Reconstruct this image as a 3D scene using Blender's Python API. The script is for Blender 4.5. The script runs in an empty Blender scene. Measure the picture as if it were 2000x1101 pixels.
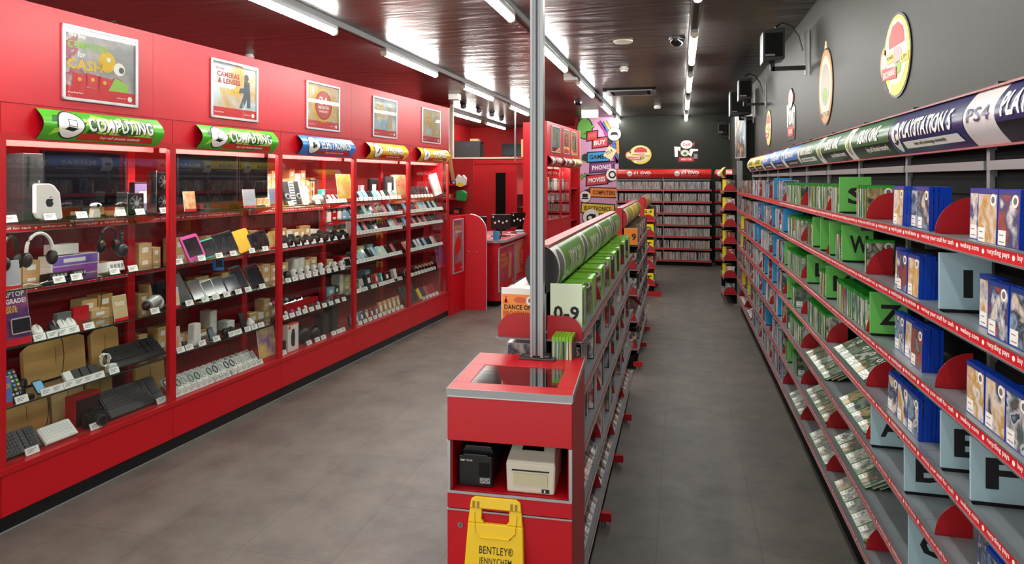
import bpy, math, random
from math import sin, cos, pi, radians as R, tan, atan, atan2, hypot
from mathutils import Matrix, Vector, Euler
random.seed(7)
SC = bpy.context.scene
COL = SC.collection
# ------------------------------------------------------------------ camera, world, exposure
F = 1300.0                       # focal length in pixels of the 2000 px wide frame
HC = 2.12                        # eye height
UV0 = 1328.0                     # column where the aisle direction vanishes
V0 = 350.0
TH = atan((UV0 - 1000.0) / F)
cT, sT = cos(TH), sin(TH)
cam = bpy.data.cameras.new('camera')
cam.sensor_width = 36.0
cam.lens = 36.0 * F / 2000.0
cam.shift_y = -(550.5 - V0) / 2000.0
cam.clip_start = 0.05
camo = bpy.data.objects.new('camera', cam)
camo.location = (0, 0, HC)
camo.rotation_euler = (pi / 2, 0, TH)
COL.objects.link(camo)
SC.camera = camo
w = bpy.data.worlds.new('world'); SC.world = w; w.use_nodes = True
w.node_tree.nodes['Background'].inputs[0].default_value = (1, .97, .93, 1)
w.node_tree.nodes['Background'].inputs[1].default_value = 1.6
SC.view_settings.view_transform = 'Standard'
SC.view_settings.look = 'None'
SC.view_settings.gamma = 1.0
SC.view_settings.use_curve_mapping = False
SC.view_settings.exposure = 0.22
LAMP_E = 62.0
LED_E = 58.0
try:
    SC.cycles.use_denoising = True
    SC.cycles.max_bounces = 7
    SC.cycles.diffuse_bounces = 4
    SC.cycles.glossy_bounces = 3
    SC.cycles.transparent_max_bounces = 12
    SC.cycles.caustics_reflective = False
    SC.cycles.caustics_refractive = False
    SC.cycles.sample_clamp_indirect = 6.0
except Exception:
    pass
CEIL = 3.76
# ------------------------------------------------------------------ helpers
def srgb(h):
    h = h.lstrip('#'); c = [int(h[i:i + 2], 16) / 255 for i in (0, 2, 4)]
    return tuple((x / 12.92 if x <= .04045 else ((x + .055) / 1.055) ** 2.4) for x in c) + (1,)
MATS = {}
def mat(name, col, rough=.5, metal=0., emit=0., spec=.5, bump=0., bscale=60., coat=0., var=0.):
    if name in MATS: return MATS[name]
    m = bpy.data.materials.new(name); m.use_nodes = True; MATS[name] = m
    nt = m.node_tree; b = nt.nodes['Principled BSDF']
    c = srgb(col) if isinstance(col, str) else tuple(col) + (1,)
    b.inputs['Base Color'].default_value = c
    b.inputs['Roughness'].default_value = rough
    b.inputs['Metallic'].default_value = metal
    b.inputs['Specular IOR Level'].default_value = spec
    b.inputs['Coat Weight'].default_value = coat
    if emit:
        b.inputs['Emission Color'].default_value = c; b.inputs['Emission Strength'].default_value = emit
    if bump or var:
        tc = nt.nodes.new('ShaderNodeTexCoord'); n = nt.nodes.new('ShaderNodeTexNoise')
        n.inputs['Scale'].default_value = bscale; n.inputs['Detail'].default_value = 4
        nt.links.new(tc.outputs['Object'], n.inputs['Vector'])
        if bump:
            bm = nt.nodes.new('ShaderNodeBump'); bm.inputs['Strength'].default_value = bump; bm.inputs['Distance'].default_value = .004
            nt.links.new(n.outputs['Fac'], bm.inputs['Height']); nt.links.new(bm.outputs[0], b.inputs['Normal'])
        if var:
            mx = nt.nodes.new('ShaderNodeMix'); mx.data_type = 'RGBA'; mx.blend_type = 'MULTIPLY'; mx.inputs[0].default_value = var
            mx.inputs[6].default_value = c; nt.links.new(n.outputs['Fac'], mx.inputs[7]); nt.links.new(mx.outputs[2], b.inputs['Base Color'])
    return m
def glass(name, tint=(.96, .99, .98), fac=1.0):
    m = bpy.data.materials.new(name); m.use_nodes = True; MATS[name] = m
    nt = m.node_tree; nt.nodes.clear()
    o = nt.nodes.new('ShaderNodeOutputMaterial'); mx = nt.nodes.new('ShaderNodeMixShader')
    t = nt.nodes.new('ShaderNodeBsdfTransparent'); g = nt.nodes.new('ShaderNodeBsdfGlossy'); lw = nt.nodes.new('ShaderNodeLayerWeight'); f = nt.nodes.new('ShaderNodeMath'); f.operation = 'POWER'; f.inputs[1].default_value = 3.2; nt.links.new(lw.outputs['Facing'], f.inputs[0]); lw.inputs[0].default_value = .5
    t.inputs[0].default_value = tint + (1,); g.inputs['Roughness'].default_value = .01
    k = nt.nodes.new('ShaderNodeMath'); k.operation = 'MULTIPLY_ADD'; k.inputs[1].default_value = 1.1 * fac; k.inputs[2].default_value = .05; k.use_clamp = True
    nt.links.new(f.outputs[0], k.inputs[0]); nt.links.new(k.outputs[0], mx.inputs[0])
    nt.links.new(t.outputs[0], mx.inputs[1]); nt.links.new(g.outputs[0], mx.inputs[2]); nt.links.new(mx.outputs[0], o.inputs[0])
    return m
def art(name, ramp, scale=2.5, rough=.28, detail=5., dist=.35, val=1.0):
    """printed picture: blotches in the given ink colours; seed differs per object and per loose piece"""
    m = bpy.data.materials.new(name); m.use_nodes = True; MATS[name] = m
    nt = m.node_tree; b = nt.nodes['Principled BSDF']; L = nt.links.new
    uv = nt.nodes.new('ShaderNodeTexCoord'); oi = nt.nodes.new('ShaderNodeObjectInfo'); ge = nt.nodes.new('ShaderNodeNewGeometry')
    ad = nt.nodes.new('ShaderNodeMath'); ad.operation = 'ADD'; L(oi.outputs['Random'], ad.inputs[0]); L(ge.outputs['Random Per Island'], ad.inputs[1])
    mu = nt.nodes.new('ShaderNodeMath'); mu.operation = 'MULTIPLY'; mu.inputs[1].default_value = 57.3; L(ad.outputs[0], mu.inputs[0])
    n = nt.nodes.new('ShaderNodeTexNoise'); n.noise_dimensions = '4D'; n.inputs['Scale'].default_value = scale
    n.inputs['Detail'].default_value = detail; n.inputs['Distortion'].default_value = dist
    L(uv.outputs['UV'], n.inputs['Vector']); L(mu.outputs[0], n.inputs['W'])
    sep = nt.nodes.new('ShaderNodeSeparateColor'); L(n.outputs['Color'], sep.inputs[0])
    mr = nt.nodes.new('ShaderNodeMapRange'); mr.inputs[1].default_value = .3; mr.inputs[2].default_value = .7; L(sep.outputs[0], mr.inputs[0])
    off = nt.nodes.new('ShaderNodeMath'); off.operation = 'MULTIPLY_ADD'; off.inputs[1].default_value = 3.7; L(ad.outputs[0], off.inputs[0])
    ml = nt.nodes.new('ShaderNodeMath'); ml.operation = 'MULTIPLY'; ml.inputs[1].default_value = .34; L(mr.outputs[0], ml.inputs[0]); L(ml.outputs[0], off.inputs[2])
    fr = nt.nodes.new('ShaderNodeMath'); fr.operation = 'FRACT'; L(off.outputs[0], fr.inputs[0])
    cr = nt.nodes.new('ShaderNodeValToRGB'); cr.color_ramp.interpolation = 'LINEAR'
    els = cr.color_ramp.elements
    while len(els) < len(ramp): els.new(.5)
    for i, c in enumerate(ramp):
        els[i].position = i / (len(ramp) - 1) * .98; els[i].color = srgb(c)
    L(fr.outputs[0], cr.inputs[0])
    mm = nt.nodes.new('ShaderNodeMix'); mm.data_type = 'RGBA'; mm.blend_type = 'OVERLAY'; mm.inputs[0].default_value = .45
    L(cr.outputs[0], mm.inputs[6]); L(sep.outputs[1], mm.inputs[7])
    cn = nt.nodes.new('ShaderNodeHueSaturation'); cn.inputs['Value'].default_value = val; L(mm.outputs[2], cn.inputs['Color'])
    L(cn.outputs[0], b.inputs['Base Color']); b.inputs['Roughness'].default_value = rough
    return m
def slice_faces(vs, fs, cuts):
    """cut faces at the given heights so that they can follow a curved surface"""
    V_, F_, seen = [], [], {}
    def vid(p):
        k = (round(p[0], 6), round(p[1], 6), round(p[2], 6))
        if k not in seen: seen[k] = len(V_); V_.append(p)
        return seen[k]
    def clip(poly, z, up):
        out = []
        for a, b in zip(poly, poly[1:] + poly[:1]):
            ia, ib = (a[2] >= z) == up or a[2] == z, (b[2] >= z) == up or b[2] == z
            if ia: out.append(a)
            if ia != ib and a[2] != z and b[2] != z:
                t = (z - a[2]) / (b[2] - a[2]); out.append(tuple(a[i] + (b[i] - a[i]) * t for i in range(3)))
        return out
    for f in fs:
        poly = [tuple(vs[i]) for i in f]; lo = min(p[2] for p in poly); hi = max(p[2] for p in poly)
        for c in cuts:
            if lo < c - 1e-6 < hi - 1e-6:
                part = clip(poly, c, False)
                if len(part) > 2: F_.append(tuple(vid(p) for p in part))
                poly = clip(poly, c, True)
                if len(poly) < 3: break
                lo = c
        if len(poly) > 2: F_.append(tuple(vid(p) for p in poly))
    F_ = [tuple(dict.fromkeys(f)) for f in F_]
    return V_, [f for f in F_ if len(f) > 2]
class MB:
    def __init__(s): s.V, s.F, s.M, s.U, s.mats = [], [], [], [], []
    def mi(s, m):
        if m not in s.mats: s.mats.append(m)
        return s.mats.index(m)
    def add(s, vs, fs, m, T=None, uvs=None):
        cuts = getattr(T, 'cuts', None)
        if cuts: vs, fs = slice_faces(vs, fs, cuts); uvs = None
        o = len(s.V); i = s.mi(m)
        for v in vs:
            s.V.append(tuple(T @ Vector(v)) if isinstance(T, Matrix) else (T(*v) if T else tuple(v)))
        for k, f in enumerate(fs):
            s.F.append(tuple(o + j for j in f)); s.M.append(i)
            s.U.append(uvs[k] if uvs else ([(0, 0), (1, 0), (1, 1), (0, 1)] if len(f) == 4 else [(.5, .5)] * len(f)))
        return s
    def box(s, x0, x1, y0, y1, z0, z1, m, T=None):
        vs = [(x0, y0, z0), (x1, y0, z0), (x1, y1, z0), (x0, y1, z0), (x0, y0, z1), (x1, y0, z1), (x1, y1, z1), (x0, y1, z1)]
        fs = [(0, 1, 5, 4), (1, 2, 6, 5), (2, 3, 7, 6), (3, 0, 4, 7), (4, 5, 6, 7), (3, 2, 1, 0)]
        return s.add(vs, fs, m, T)
    def cb(s, cx, cy, cz, w, d, h, m, T=None):
        return s.box(cx - w / 2, cx + w / 2, cy - d / 2, cy + d / 2, cz - h / 2, cz + h / 2, m, T)
    def prism(s, pts, y0, y1, m, T=None):
        """outline in x,z extruded along y (counter-clockwise seen from the front, -y)"""
        n = len(pts); vs = [(x, y0, z) for x, z in pts] + [(x, y1, z) for x, z in pts]
        fs = [tuple(range(n)), tuple(range(2 * n - 1, n - 1, -1))] + [(i, i + n, (i + 1) % n + n, (i + 1) % n) for i in range(n)]
        return s.add(vs, fs, m, T)
    def disc(s, cx, cz, r, y0, y1, m, n=24, T=None, rz=None):
        return s.prism([(cx + r * cos(2 * pi * i / n), cz + (rz or r) * sin(2 * pi * i / n)) for i in range(n)], y0, y1, m, T)
    def cyl(s, cx, cy, z0, z1, r0, r1, m, n=20, T=None):
        return s.lathe([(r0, z0), (r1, z1)], m, n, cx, cy, T)
    def lathe(s, prof, m, n=20, cx=0, cy=0, T=None):
        vs, fs = [], []
        for r, z in prof:
            for i in range(n): vs.append((cx + r * cos(2 * pi * i / n), cy + r * sin(2 * pi * i / n), z))
        for k in range(len(prof) - 1):
            for i in range(n):
                j = (i + 1) % n; fs.append((k * n + i, k * n + j, (k + 1) * n + j, (k + 1) * n + i))
        fs.append(tuple(range(n - 1, -1, -1))); fs.append(tuple((len(prof) - 1) * n + i for i in range(n)))
        return s.add(vs, fs, m, T)
    def tube(s, path, r, m, n=8, T=None):
        P = [Vector(p) for p in path]; vs, fs = [], []
        for i, p in enumerate(P):
            t = (P[min(i + 1, len(P) - 1)] - P[max(i - 1, 0)]).normalized()
            a = Vector((0, 0, 1)) if abs(t.z) < .9 else Vector((1, 0, 0))
            u = t.cross(a).normalized(); v = t.cross(u)
            for k in range(n):
                q = p + r * (cos(2 * pi * k / n) * u + sin(2 * pi * k / n) * v); vs.append(tuple(q))
        for i in range(len(P) - 1):
            for k in range(n):
                j = (k + 1) % n; fs.append((i * n + k, (i + 1) * n + k, (i + 1) * n + j, i * n + j))
        fs.append(tuple(range(n))); fs.append(tuple((len(P) - 1) * n + k for k in range(n - 1, -1, -1)))
        return s.add(vs, fs, m, T)
    def ball(s, cx, cy, cz, rx, ry, rz, m, n=14, T=None, z0=-1.):
        prof = [(cos(a), sin(a)) for a in [(-pi / 2 if z0 <= -1 else math.asin(z0)) + (pi / 2 - (-pi / 2 if z0 <= -1 else math.asin(z0))) * k / 8 for k in range(9)]]
        vs, fs = [], []
        for c_, q in prof:
            for i in range(n): vs.append((cx + rx * max(c_, .001) * cos(2 * pi * i / n), cy + ry * max(c_, .001) * sin(2 * pi * i / n), cz + rz * q))
        for k in range(8):
            for i in range(n):
                j = (i + 1) % n; fs.append((k * n + i, k * n + j, (k + 1) * n + j, (k + 1) * n + i))
        if z0 > -1: fs.append(tuple(range(n - 1, -1, -1)))
        return s.add(vs, fs, m, T)
    def text(s, t, x0, z0, w_, h, y, m, T=None, bold=.018, slant=0.):
        """flat writing in the x-z plane facing -y, fitted to a box"""
        V_, F_ = glyphs(t, bold)
        xs = [v[0] for v in V_]; zs = [v[1] for v in V_]; a, b, c_, d_ = min(xs), max(xs), min(zs), max(zs)
        kx, kz = w_ / (b - a), h / (d_ - c_)
        vs = [(x0 + (v[0] - a) * kx + slant * (v[1] - c_) * kz, y, z0 + (v[1] - c_) * kz) for v in V_]
        return s.add(vs, F_, m, T)
    def mesh(s, name):
        me = bpy.data.meshes.new(name); me.from_pydata(s.V, [], s.F)
        for m in s.mats: me.materials.append(m)
        me.polygons.foreach_set('material_index', s.M)
        ul = me.uv_layers.new(name='UVMap')
        flat = [c_ for f in s.U for p in f for c_ in p]
        ul.data.foreach_set('uv', flat)
        me.validate(); me.update()
        return me
    def build(s, name, parent=None, bev=0., smooth=False, **kw):
        me = s.mesh(name)
        o = bpy.data.objects.new(name, me); COL.objects.link(o)
        if parent is not None: o.parent = parent
        if smooth:
            me.polygons.foreach_set('use_smooth', [True] * len(me.polygons)); me.set_sharp_from_angle(angle=R(35))
        if bev:
            b = o.modifiers.new('bevel', 'BEVEL'); b.width = bev; b.segments = 2; b.limit_method = 'ANGLE'; b.angle_limit = R(40)
        for k, v in kw.items(): o[k] = v
        return o
_G = {}
def glyphs(t, bold):
    k = (t, bold)
    if k in _G: return _G[k]
    cu = bpy.data.curves.new('tmp', 'FONT'); cu.body = t; cu.size = 1; cu.resolution_u = 2; cu.offset = min(bold, .042) * .72; cu.space_character = 1.06
    o = bpy.data.objects.new('tmp', cu); COL.objects.link(o)
    dg = bpy.context.evaluated_depsgraph_get(); me = bpy.data.meshes.new_from_object(o.evaluated_get(dg))
    V_ = [(v.co.x, v.co.y) for v in me.vertices]; F_ = [tuple(p.vertices) for p in me.polygons]
    N = [p.normal.z for p in me.polygons]
    F_ = [f if nz > 0 else f[::-1] for f, nz in zip(F_, N)]
    bpy.data.meshes.remove(me); bpy.data.objects.remove(o); bpy.data.curves.remove(cu)
    _G[k] = (V_, F_); return _G[k]
LABELS = {}
def tag(o, label, cat, group=None):
    o['label'] = label; o['category'] = cat
    if group: o['group'] = group
    LABELS.setdefault(label.lower(), []).append((o.name, group))
    n = len(label.replace('-', ' ').split())
    if n > 16 or n < 4: print('LABEL LENGTH', n, label)
    return o
def empty(name, label, cat, group=None, loc=(0, 0, 0), rz=0.):
    o = bpy.data.objects.new(name, None); COL.objects.link(o); o.empty_display_size = .05
    o.location = loc; o.rotation_euler = (0, 0, rz)
    return tag(o, label, cat, group)
def struct(mb, name, **kw):
    o = mb.build(name, **kw); o['kind'] = 'structure'; return o
KIDS = {}
def copy_tree(o, parent=None):
    c_ = o.copy(); COL.objects.link(c_); c_.parent = parent
    for ch in o.children: copy_tree(ch, c_)
    return c_
ORDS = 'first second third fourth fifth sixth seventh eighth ninth tenth eleventh twelfth thirteenth fourteenth fifteenth sixteenth seventeenth eighteenth nineteenth'.split()
TENS = 'twenty thirty forty fifty sixty seventy eighty ninety'.split()
TENTH = 'twentieth thirtieth fortieth fiftieth sixtieth seventieth eightieth ninetieth'.split()
def ordn(i):           # 0 -> first
    if i < 19: return ORDS[i]
    n = i + 1; t, u = divmod(n, 10)
    return TENTH[t - 2] if u == 0 else TENS[t - 2] + '-' + ORDS[u - 1]
REST = []                        # tilted things and the height of what they stand on
class Frame:
    """a straight run of fittings: s along it (to the viewer's right when facing it), d into it, z up"""
    def __init__(s, x, y, deg): s.x, s.y, s.a = x, y, R(deg)
    def pt(s, u, d=0., z=0.):
        return (s.x + u * cos(s.a) - d * sin(s.a), s.y + u * sin(s.a) + d * cos(s.a), z)
    def s_at(s, u, d=0.):
        """where the sight line of photo column u meets the line at depth d"""
        k = (u - 1000) / F; rx, ry = k * cT - sT, k * sT + cT
        ox, oy = s.x - d * sin(s.a), s.y + d * cos(s.a)
        den = cos(s.a) * ry - sin(s.a) * rx
        return (rx * oy - ry * ox) / den
    def D(s, u, d=0.):
        x, y, _ = s.pt(u, d); return y * cT - x * sT
    def put(s, o, u, d=0., z=0., rz=0., rx=0., ry=0.):
        if rx or ry: REST.append([o, z])
        o.location = s.pt(u, d, z); o.rotation_euler = (rx, ry, s.a + rz); return o
def world(u, v, z):
    D = F * (HC - z) / (v - V0); xc = (u - 1000) / F * D
    return (xc * cT - D * sT, xc * sT + D * cT, z)
# ------------------------------------------------------------------ materials
RED = mat('red_laminate', '#c20a1c', .38, bump=.03, bscale=300)
REDW = mat('red_wall_panel', '#c01c2a', .33)
REDD = mat('red_metal', '#b0101a', .35)
REDP = mat('red_paint', '#b5161c', .6)
PLATE = mat('bookend_red', '#a80d18', .45)
BLKW = mat('charcoal_wall', '#22251f', .5, spec=.28, bump=.12, bscale=14)
BLK = mat('black_plastic', '#0d0d0f', .35)
BLKM = mat('black_matt', '#0b0b0b', .8, spec=.15)
DGR = mat('dark_grey', '#26282b', .5)
GREY = mat('grey_metal', '#8b9092', .35, .55)
LGR = mat('grey_trim', '#9a9c9d', .4, .3)
SHELF = mat('shelf_grey', '#8c9396', .28, .2, var=.25, bscale=9)
SILV = mat('silver_frame', '#c2c6c8', .3, .6)
WHT = mat('white_plastic', '#e8e6e0', .4)
CREAM = mat('cream_plastic', '#d8d2bf', .45)
PAPER = mat('white_paper', '#f2f0ea', .7)
INK = mat('black_ink', '#101012', .6)
INKG = mat('grey_ink', '#6a6a6c', .7)
STRIP = mat('strip_red', '#d3202c', .3)
TXTW = mat('white_print', '#f6f2ea', .5)
CARD = mat('cardboard', '#cc9c5e', .75, var=.3, bscale=7)
CARD2 = mat('cardboard_light', '#e0b880', .75, var=.25, bscale=9)
YEL = mat('yellow_plastic', '#f2c800', .32)
GLASS = glass('cabinet_glass', fac=1.15)
SGLASS = glass('shelf_glass', (.86, .95, .92))
ACR = glass('clear_acrylic', (.93, .95, .96))
GEDGE = mat('glass_edge', '#1d3a34', .2)
SCR = mat('screen_black', '#08080b', .08)
LAMP = mat('lamp_diffuser', (1, .985, .93), .5, emit=LAMP_E)
LAMPA = mat('aisle_lamp_diffuser', (1, .985, .93), .5, emit=LAMP_E * .82)
LAMPB = mat('cabinet_side_lamp_diffuser', (1, .975, .92), .5, emit=LAMP_E * 1.3)
LED = mat('led_diffuser', (1, .93, .84), .5, emit=LED_E)
CHR = mat('chrome', '#d0d0d0', .15, 1.)
BLUEC = mat('blue_case', '#0b3aa8', .22)
GRNC = mat('green_case', '#1c7a22', .25)
LIMC = mat('lime_case', '#7cc42a', .25)
BLKC = mat('black_case', '#141416', .25)
CLRC = mat('clear_case', '#c8ccd0', .2)
BRC = mat('light_blue_case', '#2f86b8', .25)
ARTS = {
 'ps': art('cover_cool', ['#1a2740', '#8aa0b8', '#23283a', '#d8ccc0', '#c0902a', '#e0dcd6', '#2b4470', '#a04a38', '#3a5a58', '#c8c4c8'], 2.2),
 'xb': art('cover_green', ['#2a3328', '#c8cdbe', '#4a4038', '#8fa08a', '#1e2a30', '#b8a070', '#3a5a44', '#d8d8d0'], 2.6),
 'mix': art('cover_mixed', ['#d8d2c8', '#26262e', '#b04038', '#e8e2d8', '#40506a', '#c8a888', '#181820', '#88a0a8'], 2.4),
 'dk': art('cover_dark', ['#14161c', '#5a3a34', '#1f2a3a', '#9a8a78', '#201820', '#48586a', '#7a2a24', '#c8c0b4'], 2.2),
}
SPINE = art('spine_print', ['#f0ece6', '#1c1c20', '#d8d0c8', '#c03830', '#17181c', '#f4f0ea', '#3a68a0', '#121216', '#e8c880', '#2a8078', '#f0dcd6', '#804070', '#f4f4f0'], .4, .35, 1., .2)
def tex_floor():
    m = bpy.data.materials.new('floor_vinyl'); m.use_nodes = True; nt = m.node_tree; L = nt.links.new; N = nt.nodes.new
    b = nt.nodes['Principled BSDF']; tc = N('ShaderNodeTexCoord')
    mp = N('ShaderNodeMapping'); mp.inputs['Location'].default_value = (.533, -.45, 0); mp.inputs['Rotation'].default_value = (0, 0, pi / 2)
    L(tc.outputs['Object'], mp.inputs[0])
    br = N('ShaderNodeTexBrick'); br.inputs['Scale'].default_value = 1.; br.inputs['Brick Width'].default_value = 1.39; br.inputs['Row Height'].default_value = .58
    br.inputs['Mortar Size'].default_value = .0016; br.inputs['Mortar Smooth'].default_value = .3
    br.inputs['Color1'].default_value = srgb('#69645e'); br.inputs['Color2'].default_value = srgb('#625e58'); br.inputs['Mortar'].default_value = srgb('#2c2b29')
    L(mp.outputs[0], br.inputs[0])
    n1 = N('ShaderNodeTexNoise'); n1.inputs['Scale'].default_value = 2.6; n1.inputs['Detail'].default_value = 9; n1.inputs['Roughness'].default_value = .68
    L(tc.outputs['Object'], n1.inputs[0])
    cr = N('ShaderNodeValToRGB'); cr.color_ramp.elements[0].position = .32; cr.color_ramp.elements[0].color = (.46, .44, .43, 1)
    cr.color_ramp.elements[1].position = .7; cr.color_ramp.elements[1].color = (1.0, .98, .95, 1); L(n1.outputs['Fac'], cr.inputs[0])
    mx = N('ShaderNodeMix'); mx.data_type = 'RGBA'; mx.blend_type = 'MULTIPLY'; mx.inputs[0].default_value = 1.
    L(br.outputs['Color'], mx.inputs[6]); L(cr.outputs[0], mx.inputs[7]); L(mx.outputs[2], b.inputs['Base Color'])
    n2 = N('ShaderNodeTexNoise'); n2.inputs['Scale'].default_value = 7; n2.inputs['Detail'].default_value = 6; L(tc.outputs['Object'], n2.inputs[0])
    mr = N('ShaderNodeMapRange'); mr.inputs[3].default_value = .34; mr.inputs[4].default_value = .52; L(n2.outputs['Fac'], mr.inputs[0]); L(mr.outputs[0], b.inputs['Roughness'])
    bm = N('ShaderNodeBump'); bm.inputs['Strength'].default_value = .25; bm.inputs['Distance'].default_value = .002; L(n2.outputs['Fac'], bm.inputs['Height']); L(bm.outputs[0], b.inputs['Normal'])
    return m
def tex_ceil():
    m = bpy.data.materials.new('ceiling_gloss_paint'); m.use_nodes = True; nt = m.node_tree; L = nt.links.new; N = nt.nodes.new
    b = nt.nodes['Principled BSDF']; tc = N('ShaderNodeTexCoord'); mp = N('ShaderNodeMapping'); mp.inputs['Scale'].default_value = (.6, 2.6, 1)
    L(tc.outputs['Object'], mp.inputs[0])
    n = N('ShaderNodeTexNoise'); n.inputs['Scale'].default_value = 1.6; n.inputs['Detail'].default_value = 5; n.inputs['Distortion'].default_value = .6; L(mp.outputs[0], n.inputs[0])
    b.inputs['Base Color'].default_value = srgb('#2f2b2a'); b.inputs['Roughness'].default_value = .30; b.inputs['Specular IOR Level'].default_value = .6
    bm = N('ShaderNodeBump'); bm.inputs['Strength'].default_value = .5; bm.inputs['Distance'].default_value = .03; L(n.outputs['Fac'], bm.inputs['Height']); L(bm.outputs[0], b.inputs['Normal'])
    return m
FLOOR, CEILM = tex_floor(), tex_ceil()
# ------------------------------------------------------------------ frames of the fittings
LF = Frame(-3.464, 9.749, 86.07)       # red display cabinets, facing the aisle
LF2 = Frame(-2.42, 12.3, 85.9)         # further red cabinets beyond the counter
RF = Frame(.90, 0, -90)                # tall wall rack, shelf fronts at x = .9; s = -y
GF = Frame(-.454, 0, 90)               # island rack, aisle side; s = y
BF = Frame(0, 16.83, 0)                # back rack; s = x
XW = 1.22                              # face of the dark side wall
YB = 17.65                             # face of the dark back wall
# ------------------------------------------------------------------ room shell
m = MB(); m.box(-6.6, 1.6, -1.2, 21.0, -.1, 0, FLOOR); struct(m, 'floor')
m = MB(); m.box(-6.6, 1.6, -1.2, 21.0, CEIL, CEIL + .1, CEILM); struct(m, 'ceiling')
m = MB(); m.box(XW, XW + .12, -1.2, 21.0, 0, CEIL, BLKW); struct(m, 'wall_right')
m = MB(); m.box(-6.6, -6.48, -1.2, 21.0, 0, CEIL, REDP); struct(m, 'wall_left')
m = MB(); m.box(-2.62, XW, YB, YB + .12, 0, CEIL, BLKW); struct(m, 'wall_back')
m = MB(); m.box(-6.48, -2.62, 20.3, 20.42, 0, CEIL, REDP); m.box(-2.74, -2.62, YB + .12, 20.3, 0, CEIL, REDP); struct(m, 'wall_rear')
# red fascia boards above the cabinets
def fascia(fr, s0, s1, seams, name):
    mb = MB()
    e = [s0] + seams + [s1]
    for a, b in zip(e[:-1], e[1:]): mb.box(a + .0015, b - .0015, 0, .03, 2.585, 3.22, REDW)
    mb.box(s0, s1, .03, .08, 2.4, 3.22, REDD)
    mb.box(s1 - .004, s1 + .012, -.004, .1, 2.55, 3.225, WHT)
    o = mb.build(name, kind='structure'); fr.put(o, 0); return o
LP = [LF.s_at(u) for u in (877, 800, 694, 548, 338, 2)]; LP[0] = 0.
LP.append(LP[-1] - 1.29); LP.append(LP[-1] - 1.29)
fascia(LF, LP[-1], 0, [LF.s_at(u) for u in (299, 686)], 'wall_left_fascia') if False else None
fas = fascia(LF, LP[-1], 0, sorted(LF.s_at(u) for u in (299, 686)), 'trim_1')
fascia(LF2, 0, 2.83, [], 'trim_2')
# rest of the partition's return at its far end and the fitting's back
m = MB(); m.box(-.02, 0, .1, .62, 0, 3.2, REDW); o = m.build('trim_3', kind='structure'); LF.put(o, 0)
# ------------------------------------------------------------------ strip lights on trunking
def trunk(x, y0, y1, name, label):
    mb = MB(); mb.box(x - .045, x + .045, y0, y1, CEIL - .06, CEIL - .001, LGR); mb.box(x - .025, x + .025, y0, y1, CEIL - .064, CEIL - .06, DGR)
    o = mb.build(name); tag(o, label, 'cable trunking'); return o
LAMPL = 1.78
def strip_lamp(x, y, label, L_=LAMPL, rz=0.):
    e = empty('strip_light', label, 'ceiling light', 'batten strip lights under the ceiling', (x, y, CEIL - .064), rz)
    mb = MB(); mb.prism([(-.035, -.035), (.035, -.035), (.04, 0), (-.04, 0)], -L_ / 2, L_ / 2, LGR); mb.build('housing', e)
    mb = MB(); mb.prism([(-.033, -.036), (-.036, -.06), (-.024, -.082), (0, -.09), (.024, -.082), (.036, -.06), (.033, -.036)], -L_ / 2 + .03, L_ / 2 - .03, LAMPA if x > 0 else LAMPB if x < -2.5 and x > -4 else LAMP); mb.build('diffuser', e, smooth=True)
    for sg in (-1, 1):
        mb = MB(); a, b = sorted((sg * (L_ / 2 - .03), sg * L_ / 2))
        mb.prism([(-.037, -.035), (-.04, -.062), (-.026, -.087), (0, -.095), (.026, -.087), (.04, -.062), (.037, -.035)], a, b, CREAM); mb.build('end_cap', e)
def yd(D, X): return (D + X * sT) / cT
trunk(.147, -1., yd(17.4, .147), 'cable_trunking', 'thin grey trunking over the main aisle carrying strip lights')
trunk(-1.55, -1., yd(17.4, -1.55), 'cable_trunking', 'grey trunking along the middle of the shop ceiling')
trunk(-3.46, -1., yd(17.2, -3.46), 'cable_trunking', 'wide grey trunking along the ceiling nearest the red cabinets')
trunk(-5.1, 13.9, 20.2, 'cable_trunking', 'grey trunking on the ceiling of the red back room')
for i, D in enumerate((1.9, 4.75, 7.85, 10.6, 13.4, 16.2)):
    strip_lamp(.147, yd(D, .147), f'lit white strip light, {ordn(i)} from the camera above the main aisle')
for i, D in enumerate((-.2 + 2.6, 5.45, 8.42, 11.3, 14.4, 17.2)):
    strip_lamp(-1.55, yd(D, -1.55), f'lit white strip light, {ordn(i)} from the camera on the middle trunking')
for i, D in enumerate((3.1, 6.02, 8.87, 11.8, 14.75)):
    strip_lamp(-3.46, yd(D, -3.46), f'lit white strip light, {ordn(i)} from the camera on trunking beside red fascia')
strip_lamp(-5.1, 15.6, 'lit white strip light above the black server cabinet', 2.3)
strip_lamp(-5.1, 18.3, 'lit white strip light deep in the red back room', 2.0)
# ------------------------------------------------------------------ things under the ceiling
def cz(u, v, z=CEIL):
    D = F * (z - HC) / (V0 - v); xc = (u - 1000) / F * D
    return (xc * cT - D * sT, xc * sT + D * cT, z)
def detector(u, v, label, r=.06):
    x, y, z = cz(u, v); mb = MB(); mb.lathe([(r * .7, z - .075), (r * .8, z - .05), (r, z - .045), (r, z - .02), (r * .8, z - .018), (r * .8, z - .001)], WHT, 20, x, y)
    o = mb.build('smoke_detector', smooth=True); tag(o, label, 'smoke detector')
detector(487, 106, 'white smoke detector on the ceiling by the red fascia')
detector(1219, 130, 'white smoke detector on dark ceiling in front of the air vent', .065)
detector(1284, 206, 'white smoke detector on dark ceiling behind the air vent', .08)
x, y, z = cz(1217, 80); mb = MB(); mb.lathe([(.10, z - .02), (.115, z - .012), (.115, z - .001)], CREAM, 28, x, y)
tag(mb.build('ceiling_disc', smooth=True), 'round flat cream disc on the ceiling over the main aisle', 'ceiling speaker')
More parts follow.
